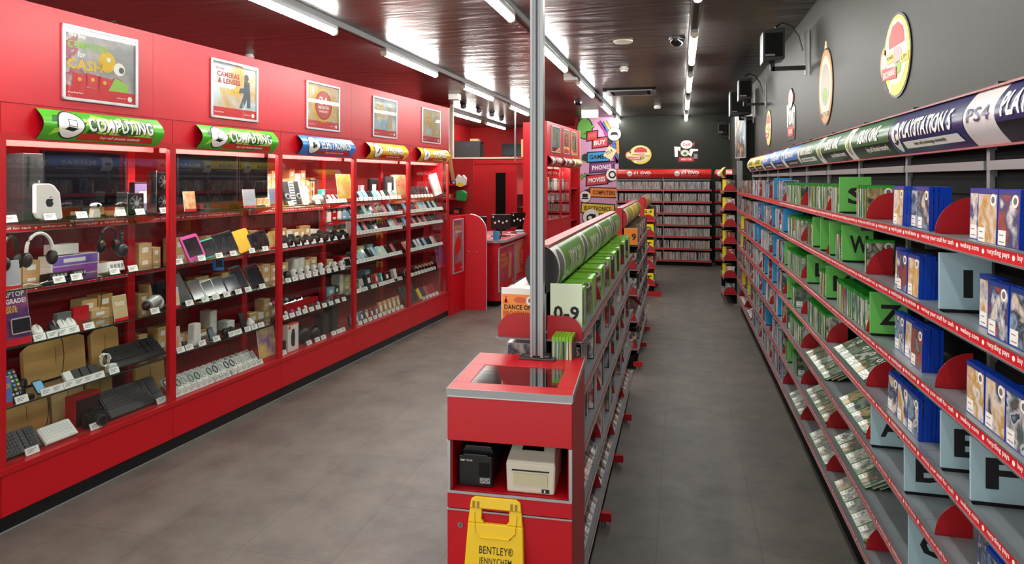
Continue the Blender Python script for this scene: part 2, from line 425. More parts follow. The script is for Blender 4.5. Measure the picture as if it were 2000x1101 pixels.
def dome(u, v, label, r=.075):
    x, y, z = cz(u, v); e = empty('dome_camera', label, 'security camera', None, (x, y, z))
    mb = MB(); mb.lathe([(r, -.04), (r * 1.05, -.03), (r * 1.05, -.001)], BLK, 24); mb.build('base', e, smooth=True)
    mb = MB(); mb.lathe([(.004, -.04 - r * .8)] + [(r * .9 * cos(a), -.04 - r * .8 * sin(a)) for a in [pi / 2 * k / 6 for k in (5, 4, 3, 2, 1, 0)]], SCR, 24); mb.build('dome', e, smooth=True)
dome(1322, 72, 'black dome security camera beside the aisle strip lights', .09)
dome(1129, 197, 'small black dome security camera in front of the white emergency light', .08)
dome(1284, 234, 'black dome security camera high against the back wall', .1)
for i, (u, v) in enumerate(((905, 200), (935, 209), (960, 217), (979, 226))):
    x, y, z = cz(u, v); e = empty('bullet_camera', f'black ceiling security camera over the counter, {ordn(i)} of the four from the shop front', 'security camera', None, (x, y, z), R(25))
    mb = MB(); mb.lathe([(.06, -.05), (.065, -.03), (.075, -.02), (.075, 0)], BLK, 16); mb.build('mount', e, smooth=True)
    mb = MB(); mb.ball(0, 0, -.085, .065, .065, .055, BLK, 16); mb.disc(0, -.09, .035, -.08, -.05, DGR); mb.build('camera_head', e, smooth=True)
# ceiling cassette air vent
x0, y0, z = cz(1232, 178); e = empty('air_conditioner', 'black ceiling cassette air vent over the main aisle', 'air vent', None, (x0, y0, z))
mb = MB(); mb.box(-.48, .48, -.42, .42, -.03, -.001, BLKM); mb.build('frame', e, bev=.006)
mb = MB()
for k in range(7): mb.box(-.3, .3, -.27 + k * .08, -.23 + k * .08, -.04, -.03, DGR)
mb.build('grille', e)
for k, (a, b, c_, d) in enumerate(((-.4, .4, -.4, -.33), (-.4, .4, .33, .4), (-.46, -.36, -.3, .3), (.36, .46, -.3, .3))):
    mb = MB(); mb.box(a, b, c_, d, -.042, -.03, GREY); mb.build('flap', e)
# white emergency light, junction boxes
x0, y0, z = cz(1152, 214); e = empty('emergency_light', 'white boxed emergency light hanging from ceiling before the mural', 'emergency light', None, (x0, y0, z))
mb = MB(); mb.box(-.2, .2, -.05, .05, -.05, -.001, WHT); mb.build('housing', e, bev=.006)
mb = MB(); mb.prism([(-.19, -.2), (.19, -.2), (.2, -.05), (-.2, -.05)], -.04, .04, mat('opal_panel', '#f4f4ee', .3)); mb.build('panel', e, bev=.01)
for u, v, lab in ((1115, 148, 'small white junction box on the middle ceiling trunking'), (888, 187, 'white junction box on ceiling near the end of the red fascia'), (545, 36, 'small grey junction box on trunking near red fascia')):
    x0, y0, z = cz(u, v, CEIL - .03) if u != 545 else cz(600, 20, CEIL - .03)
    if u == 545: continue
    mb = MB(); mb.box(x0 - .1, x0 + .1, y0 - .09, y0 + .09, CEIL - .11, CEIL - .001, WHT); tag(mb.build('junction_box', bev=.008), lab, 'junction box')
# cable and bracket peeping over the fascia
a = LF.pt(LF.s_at(235), .12, 3.16); b = LF.pt(LF.s_at(262), .14, 3.16)
mb = MB(); mb.tube([a, (a[0], a[1], 3.235), ((a[0] + b[0]) / 2, (a[1] + b[1]) / 2, 3.27), (b[0], b[1], 3.235), b], .008, BLK)
tag(mb.build('cable', smooth=True), 'black looped cable peeping over the top of red fascia', 'cable')
a = LF.pt(LF.s_at(72), .12, 0); mb = MB(); mb.box(a[0] - .012, a[0] + .012, a[1] - .012, a[1] + .012, 3.1, CEIL - .001, BLK)
tag(mb.build('hanging_rod'), 'thin black rod between ceiling and the red fascia top', 'rod')
# ------------------------------------------------------------------ wall speakers
def speaker(x, y, z, w_, h, d, label, arm=True, rz=0.):
    e = empty('wall_speaker', label, 'loudspeaker', None, (x, y, z), rz)
    mb = MB(); mb.prism([(-w_ / 2, -h / 2), (w_ / 2, -h / 2 + .03), (w_ / 2, h / 2), (-w_ / 2, h / 2 - .03)], -d / 2, d / 2, mat('speaker_black', '#17181a', .4)); mb.build('cabinet', e, bev=.006)
    mb = MB(); mb.box(-w_ / 2 + .02, w_ / 2 - .02, -d / 2 - .008, -d / 2, -h / 2 + .05, h / 2 - .05, BLKM); mb.build('grille', e)
    mb = MB(); mb.box(-w_ / 2 + .02, -w_ / 2 + .11, -d / 2 - .012, -d / 2 - .008, -h / 2 + .055, -h / 2 + .075, CHR); mb.build('badge', e)
    return e
def arm(e, dx, h):
    mb = MB(); mb.box(0, dx, -.02, .02, -h / 2 - .07, -h / 2 - .03, BLK); mb.box(-.02, .02, -.02, .02, -h / 2 - .07, -h / 2 + .03, BLK); mb.build('bracket_arm', e)
    mb = MB(); mb.box(dx, dx + .015, -.035, .035, -h / 2 - .12, h / 2 - .02, CHR); mb.build('wall_plate', e)
    mb = MB(); mb.tube([(dx - .02, .0, -.05), (dx - .06, .01, .1), (dx - .12, .02, .2), (dx - .2, .03, .24), (dx - .27, .03, .2)], .009, BLK); mb.build('cable', e, smooth=True)
D = F * XW / (cT * 253); y = yd(D, XW); e = speaker(.88, y, 3.42, .2, .33, .24, 'black loudspeaker on wall bracket nearest the camera', rz=R(-12)); 
e.rotation_euler = (0, 0, 0); arm(e, .3, .33)
D = F * XW / (cT * 169); y = yd(D, XW); e = speaker(.92, y, 3.43, .19, .33, .22, 'black loudspeaker on bracket, in front of the largest one'); arm(e, .27, .33)
y = yd(11.2, 1.0); e = speaker(.98, y, 3.4, .34, .44, .3, 'large black loudspeaker above the dark pillar'); arm(e, .2, .44)
y = 17.4; e = speaker(1.02, y, 3.38, .2, .3, .2, 'small black loudspeaker in the far corner by back wall'); arm(e, .16, .3)
# dark pillar, mirror strip and grey post at the end of the wall rack
m = MB(); m.box(1.0, XW, yd(11.45, 1.1), yd(11.9, 1.1), 0, 3.2, BLKW); struct(m, 'trim_4')
x_, y_, _ = (.975, yd(11.2, .975), 0)
m = MB(); m.box(x_ - .045, x_ + .045, y_ - .03, y_ + .03, 0, 2.43, GREY); m.box(x_ - .09, x_ + .09, y_ - .07, y_ + .07, 0, .012, GREY)
tag(m.build('shelf_post', bev=.004), 'free standing grey steel post at the far end of the wall rack', 'post')
e = empty('display_poster', 'narrow silver framed poster above the grey post', 'poster', None, (1.0, y_ + .1, 2.86), R(-62))
mb = MB(); mb.box(-.15, .15, -.012, .012, -.38, .38, SILV); mb.build('frame', e)
mb = MB(); mb.box(-.135, .135, -.016, -.012, -.365, .365, ARTS['mix']); mb.build('print', e)
# ------------------------------------------------------------------ tall wall rack (dark slatwall back, posts, shelves)
SZ = [1.900, 1.621, 1.330, 1.053, .786, .503, .226]         # shelf edge centres
SH = .036                                                     # height of the printed edge
POST = [2.893 + .94 * k for k in range(-2, 10)]               # y of the uprights
XP = 1.145
SLOG = 'we buy your stuff for cash  \u25cf  webuy.com  \u25cf  recycling pays  \u25cf  buy  sell  donate  \u25cf'
def logo_dot(mb, x, z, r, y, mt, T=None): mb.disc(x, z, r, y - .0006, y, mt, 10, T)
def edge_strip(length, n, textual=True):
    """printed shelf edge, front at y=0, centred on z=0, x from 0"""
    mb = MB(); mb.box(0, length, 0, .004, -SH / 2, SH / 2, STRIP)
    mb.box(0, length, -.003, .012, SH / 2, SH / 2 + .006, GREY); mb.box(0, length, -.003, .012, -SH / 2 - .006, -SH / 2, GREY)
    if textual:
        k = length / n
        for i in range(n):
            a = i * k
            for t, p, q in (('we buy your stuff for cash', .03, .36), ('webuy.com', .42, .57), ('recycling pays', .63, .78), ('buy sell donate', .83, .965)):
                mb.text(t, a + p * k, -.008, (q - p) * k, .022, -.0008, TXTW, bold=.028)
            for p in (.39, .6, .805, .99): logo_dot(mb, a + p * k, 0, .008, 0, TXTW)
    return mb
_bay = {}
def wall_bay(i, y0, y1, label):
    L_ = y1 - y0
    e = empty('wall_shelving', label, 'shelving', None, (.9, y1, 0), R(-90))       # local x runs towards the camera
    def shared(key, make):
        if key not in _bay: _bay[key] = make()
        return _bay[key]
    mb = MB(); mb.box(0, L_, .26, .31, 0, 2.4, BLKM)
    for k in range(23): mb.box(0, L_, .252, .26, .06 + k * .1, .13 + k * .1, mat('slat_black', '#121314', .85, spec=.12))
    mb.build('back_panel', e)
    mb = MB(); mb.box(-.014, .014, .235, .262, 0, 2.24, GREY); mb.box(-.014, .014, .262, .31, 2.1, 2.49, DGR); mb.build('upright', e)
    mb = MB(); mb.box(.014, L_ - .014, .225, .24, 2.155, 2.19, GREY); mb.build('cross_rail', e)
    mb = MB(); mb.box(0, L_, .06, .25, 0, .19, BLKM); mb.build('plinth', e)
    for k, z in enumerate(SZ):
        mb = MB(); mb.box(.001, L_ - .001, .004, .25, z + SH / 2 - .012, z + SH / 2, SHELF); mb.box(.01, L_ - .01, .004, .012, z - SH / 2, z + SH / 2 - .012, DGR)
        mb.box(.0, .006, .02, .25, z - .05, z + SH / 2 - .012, DGR)
        s = mb.build('shelf', e)
        key = ('strip', i < 6, round(L_, 3))
        if key not in _bay:
            t = edge_strip(L_, 1, i < 6).build('shelf_edge', s); _bay[key] = t.data
        else:
            t = bpy.data.objects.new('shelf_edge', _bay[key]); COL.objects.link(t); t.parent = s
        t.location = (0, 0, z)
    return e
BAYN = ['under the white and navy sign end', 'under the white and navy header sign', 'under the navy header sign', 'under the dark green sign nearest the navy one', 'under the second dark green sign', 'under the green sign farthest from navy', 'under the first blue sign', 'under the middle blue sign', 'under the last blue sign', 'under the first yellow sign', 'under the last yellow sign']
for i in range(len(POST) - 1):
    wall_bay(i, POST[i], POST[i + 1], 'grey wall shelving bay with red edges ' + BAYN[i])
# ---- curved header signs
def header(fr, s0, s1, z0, z1, d, bulge, name, label, cat, build, rim=None, group=None, cap=None):
    e = empty(name, label, cat, group); L_ = s1 - s0
    fr.put(e, s0, d, 0)
    def T(eps=0.):
        def fn(x, y, z): return (x, -bulge * sin(pi * min(max((z - z0) / (z1 - z0), 0), 1)) - eps + y * 1.0, z)
        fn.cuts = [z0 + (z1 - z0) * k / 10 for k in range(1, 20)]; return fn
    mb = MB(); n = 20
    def band(mb, a, b, m_, eps=0., t0=0., t1=1.):
        nn = max(2, round(n * (t1 - t0))); zz = [z0 + (z1 - z0) * (t0 + (t1 - t0) * k / nn) for k in range(nn + 1)]
        fn = T(eps); vs = [fn(a, 0, z) for z in zz] + [fn(b, 0, z) for z in zz]
        mb.add(vs, [(k, k + nn + 1, k + nn + 2, k + 1) for k in range(nn)], m_)
    mb2 = MB(); zz = [z0 + (z1 - z0) * k / n for k in range(n + 1)]
    prof = [T()(0, 0, z) for z in zz]
    vs = [(0, p[1] + .002, p[2]) for p in prof] + [(L_, p[1] + .002, p[2]) for p in prof] + [(0, p[1] + .006, p[2]) for p in prof] + [(L_, p[1] + .006, p[2]) for p in prof]
    q = n + 1
    fs = [(k, q + k, q + k + 1, k + 1) for k in range(n)] + [(2 * q + k, 2 * q + k + 1, 3 * q + k + 1, 3 * q + k) for k in range(n)] + [(k, k + 1, 2 * q + k + 1, 2 * q + k) for k in range(n)] + [(q + k, 3 * q + k, 3 * q + k + 1, q + k + 1) for k in range(n)]
    mb2.add(vs, fs, BLK); mb2.build('panel', e, smooth=True)
    build(mb, L_, z0, z1, T, band); mb.build('print', e, smooth=True)
    if cap is not None:
        pc = [(0, z0)] + [(p[1], p[2]) for p in prof] + [(0, z1)]
        mb = MB(); mb.add([(L_ + .001, y, z) for y, z in pc] + [(L_ - .003, y, z) for y, z in pc], [tuple(range(len(pc))), tuple(range(2 * len(pc) - 1, len(pc) - 1, -1))], cap); mb.build('end_cap', e)
    if rim is not None:
        mb = MB(); mb.box(0, L_, -.012, .02, z1, z1 + .008, rim); mb.box(0, L_, -.012, .02, z0 - .008, z0, rim); mb.build('rim', e)
    return e
def ell(mb, cx, cz_, rx, rz_, m_, T, eps, n=28):
    mb.add([(cx + rx * cos(2 * pi * k / n), 0, cz_ + rz_ * sin(2 * pi * k / n)) for k in range(n)], [tuple(range(n))], m_, T(eps))
NAVY, PSG, DGREEN, WBAND = mat('sign_navy', '#262a5e', .3), mat('sign_pale', '#d8d4d2', .35), mat('sign_green', '#28613a', .3), mat('sign_white', '#e8e8e2', .35)
SBLUE, SYEL, SLIME, SRED = mat('sign_blue', '#3f7fd0', .3), mat('sign_yellow', '#e8d412', .35), mat('sign_lime', '#5d9a3a', .3), mat('sign_red', '#d0281e', .3)
def hs_ps5(mb, L_, z0, z1, T, band):
    H = z1 - z0; band(mb, .006, L_ - .006, NAVY, .0)
    ell(mb, .11, z0 + .42 * H, .055, .36 * H, WBAND, T, .002)
    mb.add([(x, 0, z0 + z * H) for x, z in ((.105, .3), (.118, .3), (.118, .6), (.105, .6))], [(0, 1, 2, 3)], INK, T(.004)); ell(mb, .128, z0 + .54 * H, .018, .05 * H, INK, T, .004)
    mb.add([(x, 0, z0 + z * H) for x, z in ((.075, .26), (.1, .22), (.15, .3), (.15, .36), (.1, .28), (.078, .31))], [(0, 1, 2, 3, 4, 5)], INK, T(.004))
    mb.text('PLAYSTATION 5', .185, z0 + .36 * H, .64, .42 * H, 0, TXTW, T(.004), .045)
    mb.add([(x, 0, z0 + z * H) for x, z in ((.2, .12), (.88, .12), (.86, .28), (.2, .28))], [(0, 1, 2, 3)], WBAND, T(.003))
    mb.text('buy sell exchange instantly', .34, z0 + .155 * H, .38, .09 * H, 0, INK, T(.005), .03)
def hs_ps4(mb, L_, z0, z1, T, band):
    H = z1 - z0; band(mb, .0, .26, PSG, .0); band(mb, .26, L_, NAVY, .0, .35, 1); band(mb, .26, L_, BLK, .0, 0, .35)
    mb.text('PS4', .035, z0 + .42 * H, .19, .26 * H, 0, NAVY, T(.004), .01)
    mb.text('PLAYSTATION 4', .31, z0 + .42 * H, .58, .42 * H, 0, TXTW, T(.004), .045)
def hs_xb(word, white, bar):
    def f(mb, L_, z0, z1, T, band):
        H = z1 - z0; a = .0
        if white:
            band(mb, 0, .16, WBAND); ell(mb, .085, z0 + .5 * H, .05, .36 * H, mat('orb_grey', '#b8bcae', .25, .3), T, .002); ell(mb, .085, z0 + .5 * H, .022, .2 * H, mat('orb_green', '#9ab848', .3), T, .004); a = .165
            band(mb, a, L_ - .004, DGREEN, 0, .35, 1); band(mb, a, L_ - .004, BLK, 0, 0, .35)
            mb.text(word, .32, z0 + .42 * H, .42, .42 * H, 0, TXTW, T(.004), .045)
            mb.text('buy sell donate instantly', .46, z0 + .12 * H, .42, .17 * H, 0, TXTW, T(.004), .04)
        else:
            band(mb, 0, L_ - .004, DGREEN); ell(mb, .1, z0 + .45 * H, .055, .36 * H, WBAND, T, .002)
            mb.text('X', .08, z0 + .36 * H, .04, .2 * H, 0, DGREEN, T(.005), .02)
            mb.text(word, .2, z0 + .42 * H, .6, .32 * H, 0, TXTW, T(.004), .04); mb.add([(x, 0, z0 + z * H) for x, z in ((.2, .14), (.84, .14), (.82, .3), (.2, .3))], [(0, 1, 2, 3)], WBAND, T(.003))
            mb.text('buy sell exchange instantly', .28, z0 + .17 * H, .42, .09 * H, 0, INK, T(.005), .02)
    return f
def hs_col(colr, word, small, ink=TXTW, ic='O'):
    def f(mb, L_, z0, z1, T, band):
        H = z1 - z0; band(mb, 0, .17, WBAND); ell(mb, .085, z0 + .5 * H, .05, .13 * H, INKG, T, .002)
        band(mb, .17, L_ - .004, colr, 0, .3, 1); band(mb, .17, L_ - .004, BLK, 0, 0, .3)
        mb.text(word, .27, z0 + .42 * H, .52, .3 * H, 0, ink, T(.004), .035); mb.text(small, .4, z0 + .1 * H, .45, .12 * H, 0, TXTW, T(.004), .03)
    return f
HS = {0: (hs_ps4, 'white and navy curved header sign, cut by the picture edge behind the camera'), 1: (hs_ps4, 'curved header sign with white end panel and navy body'), 2: (hs_ps5, 'navy curved header sign with round white symbol'),
 3: (hs_xb('XBOX ONE', True, 1), 'dark green and black curved header sign touching the navy sign'), 4: (hs_xb('XBOX ONE', True, 1), 'dark green and black curved header sign between two green signs'),
 5: (hs_xb('XBOX SERIES X', False, 1), 'all green curved header sign with white bar beside the blue signs'),
 6: (hs_col(SBLUE, 'BLU-RAY', 'buy sell donate instantly'), 'blue curved header sign touching the green one'), 7: (hs_col(SBLUE, 'BLU-RAY', 'buy sell donate instantly'), 'blue curved header sign between two blue signs'),
 8: (hs_col(SBLUE, 'BLU-RAY', 'buy sell donate instantly'), 'blue curved header sign touching a yellow sign'),
 9: (hs_col(SYEL, 'FEATURE FILM', 'buy sell donate instantly', INK), 'yellow curved header sign touching a blue one'), 10: (hs_col(SYEL, 'FEATURE FILM', 'buy sell donate instantly', INK), 'yellow curved header sign at the far end of wall rack')}
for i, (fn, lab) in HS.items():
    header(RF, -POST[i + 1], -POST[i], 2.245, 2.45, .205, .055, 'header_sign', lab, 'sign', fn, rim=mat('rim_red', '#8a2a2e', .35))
# ------------------------------------------------------------------ cases
CASES = {}
FMT = {'ps': (.135, .172, .014, BLUEC, ARTS['ps']), 'xb': (.135, .172, .014, GRNC, ARTS['xb']), 'br': (.135, .172, .014, BRC, ARTS['mix']),
       'dv': (.135, .19, .014, BLKC, ARTS['mix']), 'lm': (.135, .19, .014, LIMC, ARTS['dk']), 'cl': (.135, .19, .012, CLRC, ARTS['mix'])}
HEADM = {'ps': mat('case_band_blue', '#2a3f80', .25), 'xb': mat('case_band_green', '#3f9a3a', .25), 'lm': mat('case_band_lime', '#8fce3c', .25), 'br': mat('case_band_cyan', '#5a9ad0', .25)}
TKT = mat('price_sticker', '#f0eee6', .5)
def case_parts(f, w_=None, layers=1):
    """meshes of a case: front faces -y, base centre at the origin. returns dict part -> MB"""
    w_, h, t, shell, a = FMT[f]
    s = MB(); s.box(-w_ / 2, w_ / 2, 0, t, 0, h, shell)
    if f != 'ps': s.box(-w_ / 2 - .0012, -w_ / 2, .002, t - .002, .004, h - (.004 if f in ('dv', 'cl') else .02), SPINE); s.box(w_ / 2, w_ / 2 + .0012, .002, t - .002, .004, h - (.004 if f in ('dv', 'cl') else .02), SPINE)
    s.box(-w_ / 2 + .004, w_ / 2 - .004, t, t + .0003, .004, h - .006, a)
    c_ = MB(); b = f in HEADM; hh = h * .9 if b else h - .004
    c_.add([(-w_ / 2 + .004, -.0003, .004), (w_ / 2 - .004, -.0003, .004), (w_ / 2 - .004, -.0003, hh), (-w_ / 2 + .004, -.0003, hh)], [(0, 1, 2, 3)], a)
    if b: c_.add([(-w_ / 2 + .004, -.0003, hh), (w_ / 2 - .004, -.0003, hh), (w_ / 2 - .004, -.0003, h - .004), (-w_ / 2 + .004, -.0003, h - .004)], [(0, 1, 2, 3)], HEADM[f])
    p = MB(); p.box(-w_ / 2 + .008, -w_ / 2 + .055, -.0006, -.0003, .006, .05, TKT); p.box(-w_ / 2 + .015, -w_ / 2 + .048, -.0008, -.0006, .014, .017, INKG); p.box(-w_ / 2 + .015, -w_ / 2 + .04, -.0008, -.0006, .034, .037, INKG)
    q = MB(); q.disc(w_ / 2 - .03, h - .034, .019, -.0006, -.0003, TKT, 14); q.disc(w_ / 2 - .03, h - .034, .011, -.0008, -.0006, INKG, 10)
    return {'body': s, 'cover': c_, 'price_sticker': p, 'seal_sticker': q}
def merge(a, b, T):
    o = len(a.V); a.V += [tuple(T @ Vector(v)) for v in b.V]; mp = [a.mi(m_) for m_ in b.mats]
    a.F += [tuple(o + i for i in f) for f in b.F]; a.M += [mp[i] for i in b.M]; a.U += b.U
PROTO = {}
def proto(f, full, label='x'):
    k = (f, full)
    if k not in PROTO:
        P = case_parts(f)
        if full:
            o = P['body'].mesh('game_case'); ch = {n: P[n].mesh(n) for n in ('cover', 'price_sticker', 'seal_sticker')}
        else:
            mb = MB(); [merge(mb, P[n], Matrix.Identity(4)) for n in ('body', 'cover', 'price_sticker')]; o = mb.mesh('game_case'); ch = {}
        PROTO[k] = (o, ch)
    return PROTO[k]
def case(kind, f, x, y, z, rz=0., rx=0., ry=0., pri=1., where='', group=''):
    D = max(y * cT - x * sT, .3)
    CASES.setdefault(kind, []).append((-pri / D / D, f, x, y, z, rx, ry, rz, where, group, D))
CN = {'ps': 'blue', 'xb': 'green', 'br': 'light blue', 'dv': 'black', 'lm': 'lime green', 'cl': 'clear'}
def flush(kind, cat, most, stuff_name, stuff_label, noun):
    L_ = sorted(CASES.get(kind, []), key=lambda r: r[0]); cnt = {}
    near, rest = L_[:most], L_[most:]
    near.sort(key=lambda r: (r[8], r[9], r[10]))
    for (_, f, x, y, z, rx, ry, rz, where, group, D) in near:
        me, ch = proto(f, D < 5.0)
        o = bpy.data.objects.new(kind, me); COL.objects.link(o); o.location = (x, y, z); o.rotation_euler = (rx, ry, rz)
        for n, cm in ch.items():
            c_ = bpy.data.objects.new(n, cm); COL.objects.link(c_); c_.parent = o
        k = (CN[f], where); i = cnt.get(k, 0); cnt[k] = i + 1
        tag(o, f'{CN[f]} {noun}, {ordn(i)} from near end, {where}', cat, noun + 's ' + where)
    if rest:
        mb = MB(); P = {}
        for (_, f, x, y, z, rx, ry, rz, where, group, D) in rest:
            if f not in P:
                c_ = case_parts(f); q = MB(); [merge(q, c_[n], Matrix.Identity(4)) for n in ('body', 'cover', 'price_sticker')]; P[f] = q
            merge(mb, P[f], Matrix.Translation((x, y, z)) @ Euler((rx, ry, rz)).to_matrix().to_4x4())
        o = mb.build(stuff_name); tag(o, stuff_label, cat); o['kind'] = 'stuff'
# ---- shelf fill of the wall rack
TOPZ = [z + SH / 2 + .0005 for z in SZ]
SHW = ['top shelf', 'second shelf down', 'third shelf down', 'fourth shelf down', 'fifth shelf down', 'sixth shelf down', 'lowest shelf']
BCOL = ['ps', 'ps', 'ps', 'xb', 'xb', 'xb', 'br', 'br', 'br', 'dv', 'dv']
def wlab(bi, k):
    return SHW[k] + ' ' + ['nearest bay', 'nearest bay', 'navy sign bay', 'first green bay', 'second green bay', 'third green bay', 'first blue bay', 'middle blue bay', 'last blue bay', 'first yellow bay', 'last yellow bay'][bi]
rnd = random.Random(11)
def spine_run(f, k, y0, y1, where, x=.915, skip=.0, dirx=1, kind='game_case', tz=None, facepri=1.):
    """cases side by side, thin edge to the aisle; camera sees the face of the near one"""
    y = y0; first = True; tz = TOPZ[k] if tz is None else tz
    while y < y1 - .015:
        if not first and rnd.random() < skip: y += .05 + .1 * rnd.random(); first = True; continue
        dx = rnd.random() * .012
        case(kind, f if f != 'br' or rnd.random() < .3 else ('dv' if rnd.random() < .5 else 'cl'), x + dirx * (.0675 + dx), y, tz, 0, 0, 0 if dirx > 0 else pi * 0, facepri * (1. if first else .12), where)
        first = False; y += .0157
def face_run(f, k, y0, y1, where, stack=2, pri=1., x=.925, kind='game_case'):
    """cases face out to the aisle in columns of several"""
    y = y1 - .07; c_ = 0
    n = 0
    while y > y0 + .06:
        dp = rnd.choice((.0, .0, .012, .03)); near_end = n % 3 == 2 or y - .14 < y0 + .06
        for j in range(5 if near_end else stack):
            case(kind, f, x + dp + j * .0155, y, TOPZ[k], R(-90), R(rnd.uniform(-1, 1)) - .02, 0, pri if j == 0 else (.35 if near_end else .1), where)
        y -= .138; n += 1
        if n % 3 == 0: y -= .02 + .04 * rnd.random()
def flat_run(f, k, y0, y1, where, kind='game_case', x=.905):
    """cases tipped right back so the covers face up, overlapping from the back"""
    y = y0 + .072
    while y < y1 - .05:
        for j in range(3):
            case(kind, f, x + .012 + j * .0358, y + rnd.uniform(-.001, .001), TOPZ[k] + .0145, R(-90), R(-62), 0, 1. if j == 0 else .45, where)
        y += .1385
def letter_card(x, y, z, ch, col, label, w_=.17, h=.215, parent=None, flip=1):
    e = empty('index_card', label, 'divider card', None, (x, y, z))
    mb = MB(); mb.box(0, w_, 0, .012, .012, h, col); mb.box(0, w_, -.001, .013, .0, .012, BLK); mb.build('card', e)
    if ch: mb = MB(); k = .1 if ch not in 'IL' else (.03 if ch == 'I' else .075); mb.text(ch, w_ * .55 - k / 2, .055, k, .1, -.0008, INK, bold=.06); mb.build('letter', e)
CG, CB, CP, CY, CO, CLG = mat('card_green', '#66bb55', .4), mat('card_blue', '#2b8fc8', .4), mat('card_pale', '#a9c6cf', .4), mat('card_yellow', '#f0d820', .4), mat('card_orange', '#e88a2a', .4), mat('card_mint', '#d4e6c8', .4)
CNAME = {CG: 'green', CB: 'blue', CP: 'pale blue', CY: 'yellow', CO: 'orange', CLG: 'pale mint'}
def yw(u, x=.92): D = F * x / (cT * (u - UV0)); return yd(D, x)
CARDS = [(1513, 0, 'L', CB), (1641, 0, 'S', CG), (1488, 1, 'I', CB), (1509, 1, 'I', CB), (1532, 1, '', CB), (1589, 1, 'I', CG), (1604, 1, '', CG), (1622, 1, 'I', CG), (1646, 1, 'W', CG), (1836, 1, 'I', CP),
 (1475, 2, 'C', CB), (1482, 2, '', CB), (1449, 2, 'P', CY), (1511, 2, 'I', CB), (1534, 2, 'A', CG), (1578, 2, 'L', CG), (1615, 2, 'M', CG), (1701, 2, 'Z', CG), (1449, 3, 'F', CY), (1495, 3, 'H', CB), (1510, 3, '', CB), (1539, 3, 'C', CG),
 (1839, 3, 'E', CP), (1897, 3, 'F', CP), (1451, 5, 'S', CY), (1463, 5, 'W', CY), (1703, 4, 'A', CP), (1768, 4, 'B', CP), (1490, 4, '', CB), (1520, 4, '', CB), (1776, 5, 'C', CP), (1697, 3, 'K', CG) , (1497, 5, '', CB), (1540, 5, '', CG)]
cu = {}
for u, k, ch, col in CARDS:
    if (u, k) == (1697, 3): continue
    y = yw(u); lb = f'{CNAME[col]} index card ' + (f'with a black capital {ch}' if ch else 'without a letter') + f', {SHW[k]} of wall rack'
    i = cu.get(lb, 0); cu[lb] = i + 1
    if i: lb = lb.replace('index card', ordn(i) + ' index card')
    letter_card(.912, y - .02, TOPZ[k], ch, col, lb, .165 if ch != 'S' else .17)
    CARDY = cu
cards_by = {}
for u, k, ch, col in CARDS: cards_by.setdefault(k, []).append(yw(u) - .02)
# ---- red bookends
def bookend_mb(r=.125, h=.135, th=.002, foot=.006):
    mb = MB(); pts = [(0, 0), (r, 0), (r, h)] + [(r - r * sin(a), h * cos(a)) for a in [pi / 2 * j / 10 for j in range(1, 10)]]
    mb.prism(pts, 0, th, PLATE); mb.box(0, r, 0, foot, 0, .0015, PLATE); return mb
BE = bookend_mb().mesh('shelf_bookend')
def bookend(x, y, z, label, group, sx=1., rz=0.):
    o = bpy.data.objects.new('shelf_bookend', BE); COL.objects.link(o); o.location = (x, y, z); o.scale = (sx, 1, 1); o.rotation_euler = (0, 0, rz)
    tag(o, label, 'bookend', group); return o
BY = [POST[i] - .12 for i in range(2, len(POST))]
MISS = {(0, 1), (0, 6)}
for k in range(7):
    n = 0
    for bi in range(2, len(POST)):
        if (bi == 2 and k in (1, 3, 5)) or (bi, k) in ((3, 5), (4, 4), (6, 1), (4, 0) if False else (99, 9)): continue
        y = POST[bi] - .12
        if any(abs(c_ - y) < .02 for c_ in cards_by.get(k, [])): y += .03
        bookend(.915, y, TOPZ[k], f'red quarter round bookend, {ordn(n)} from the camera on the {SHW[k]} of wall rack', 'red bookends of the wall rack'); n += 1
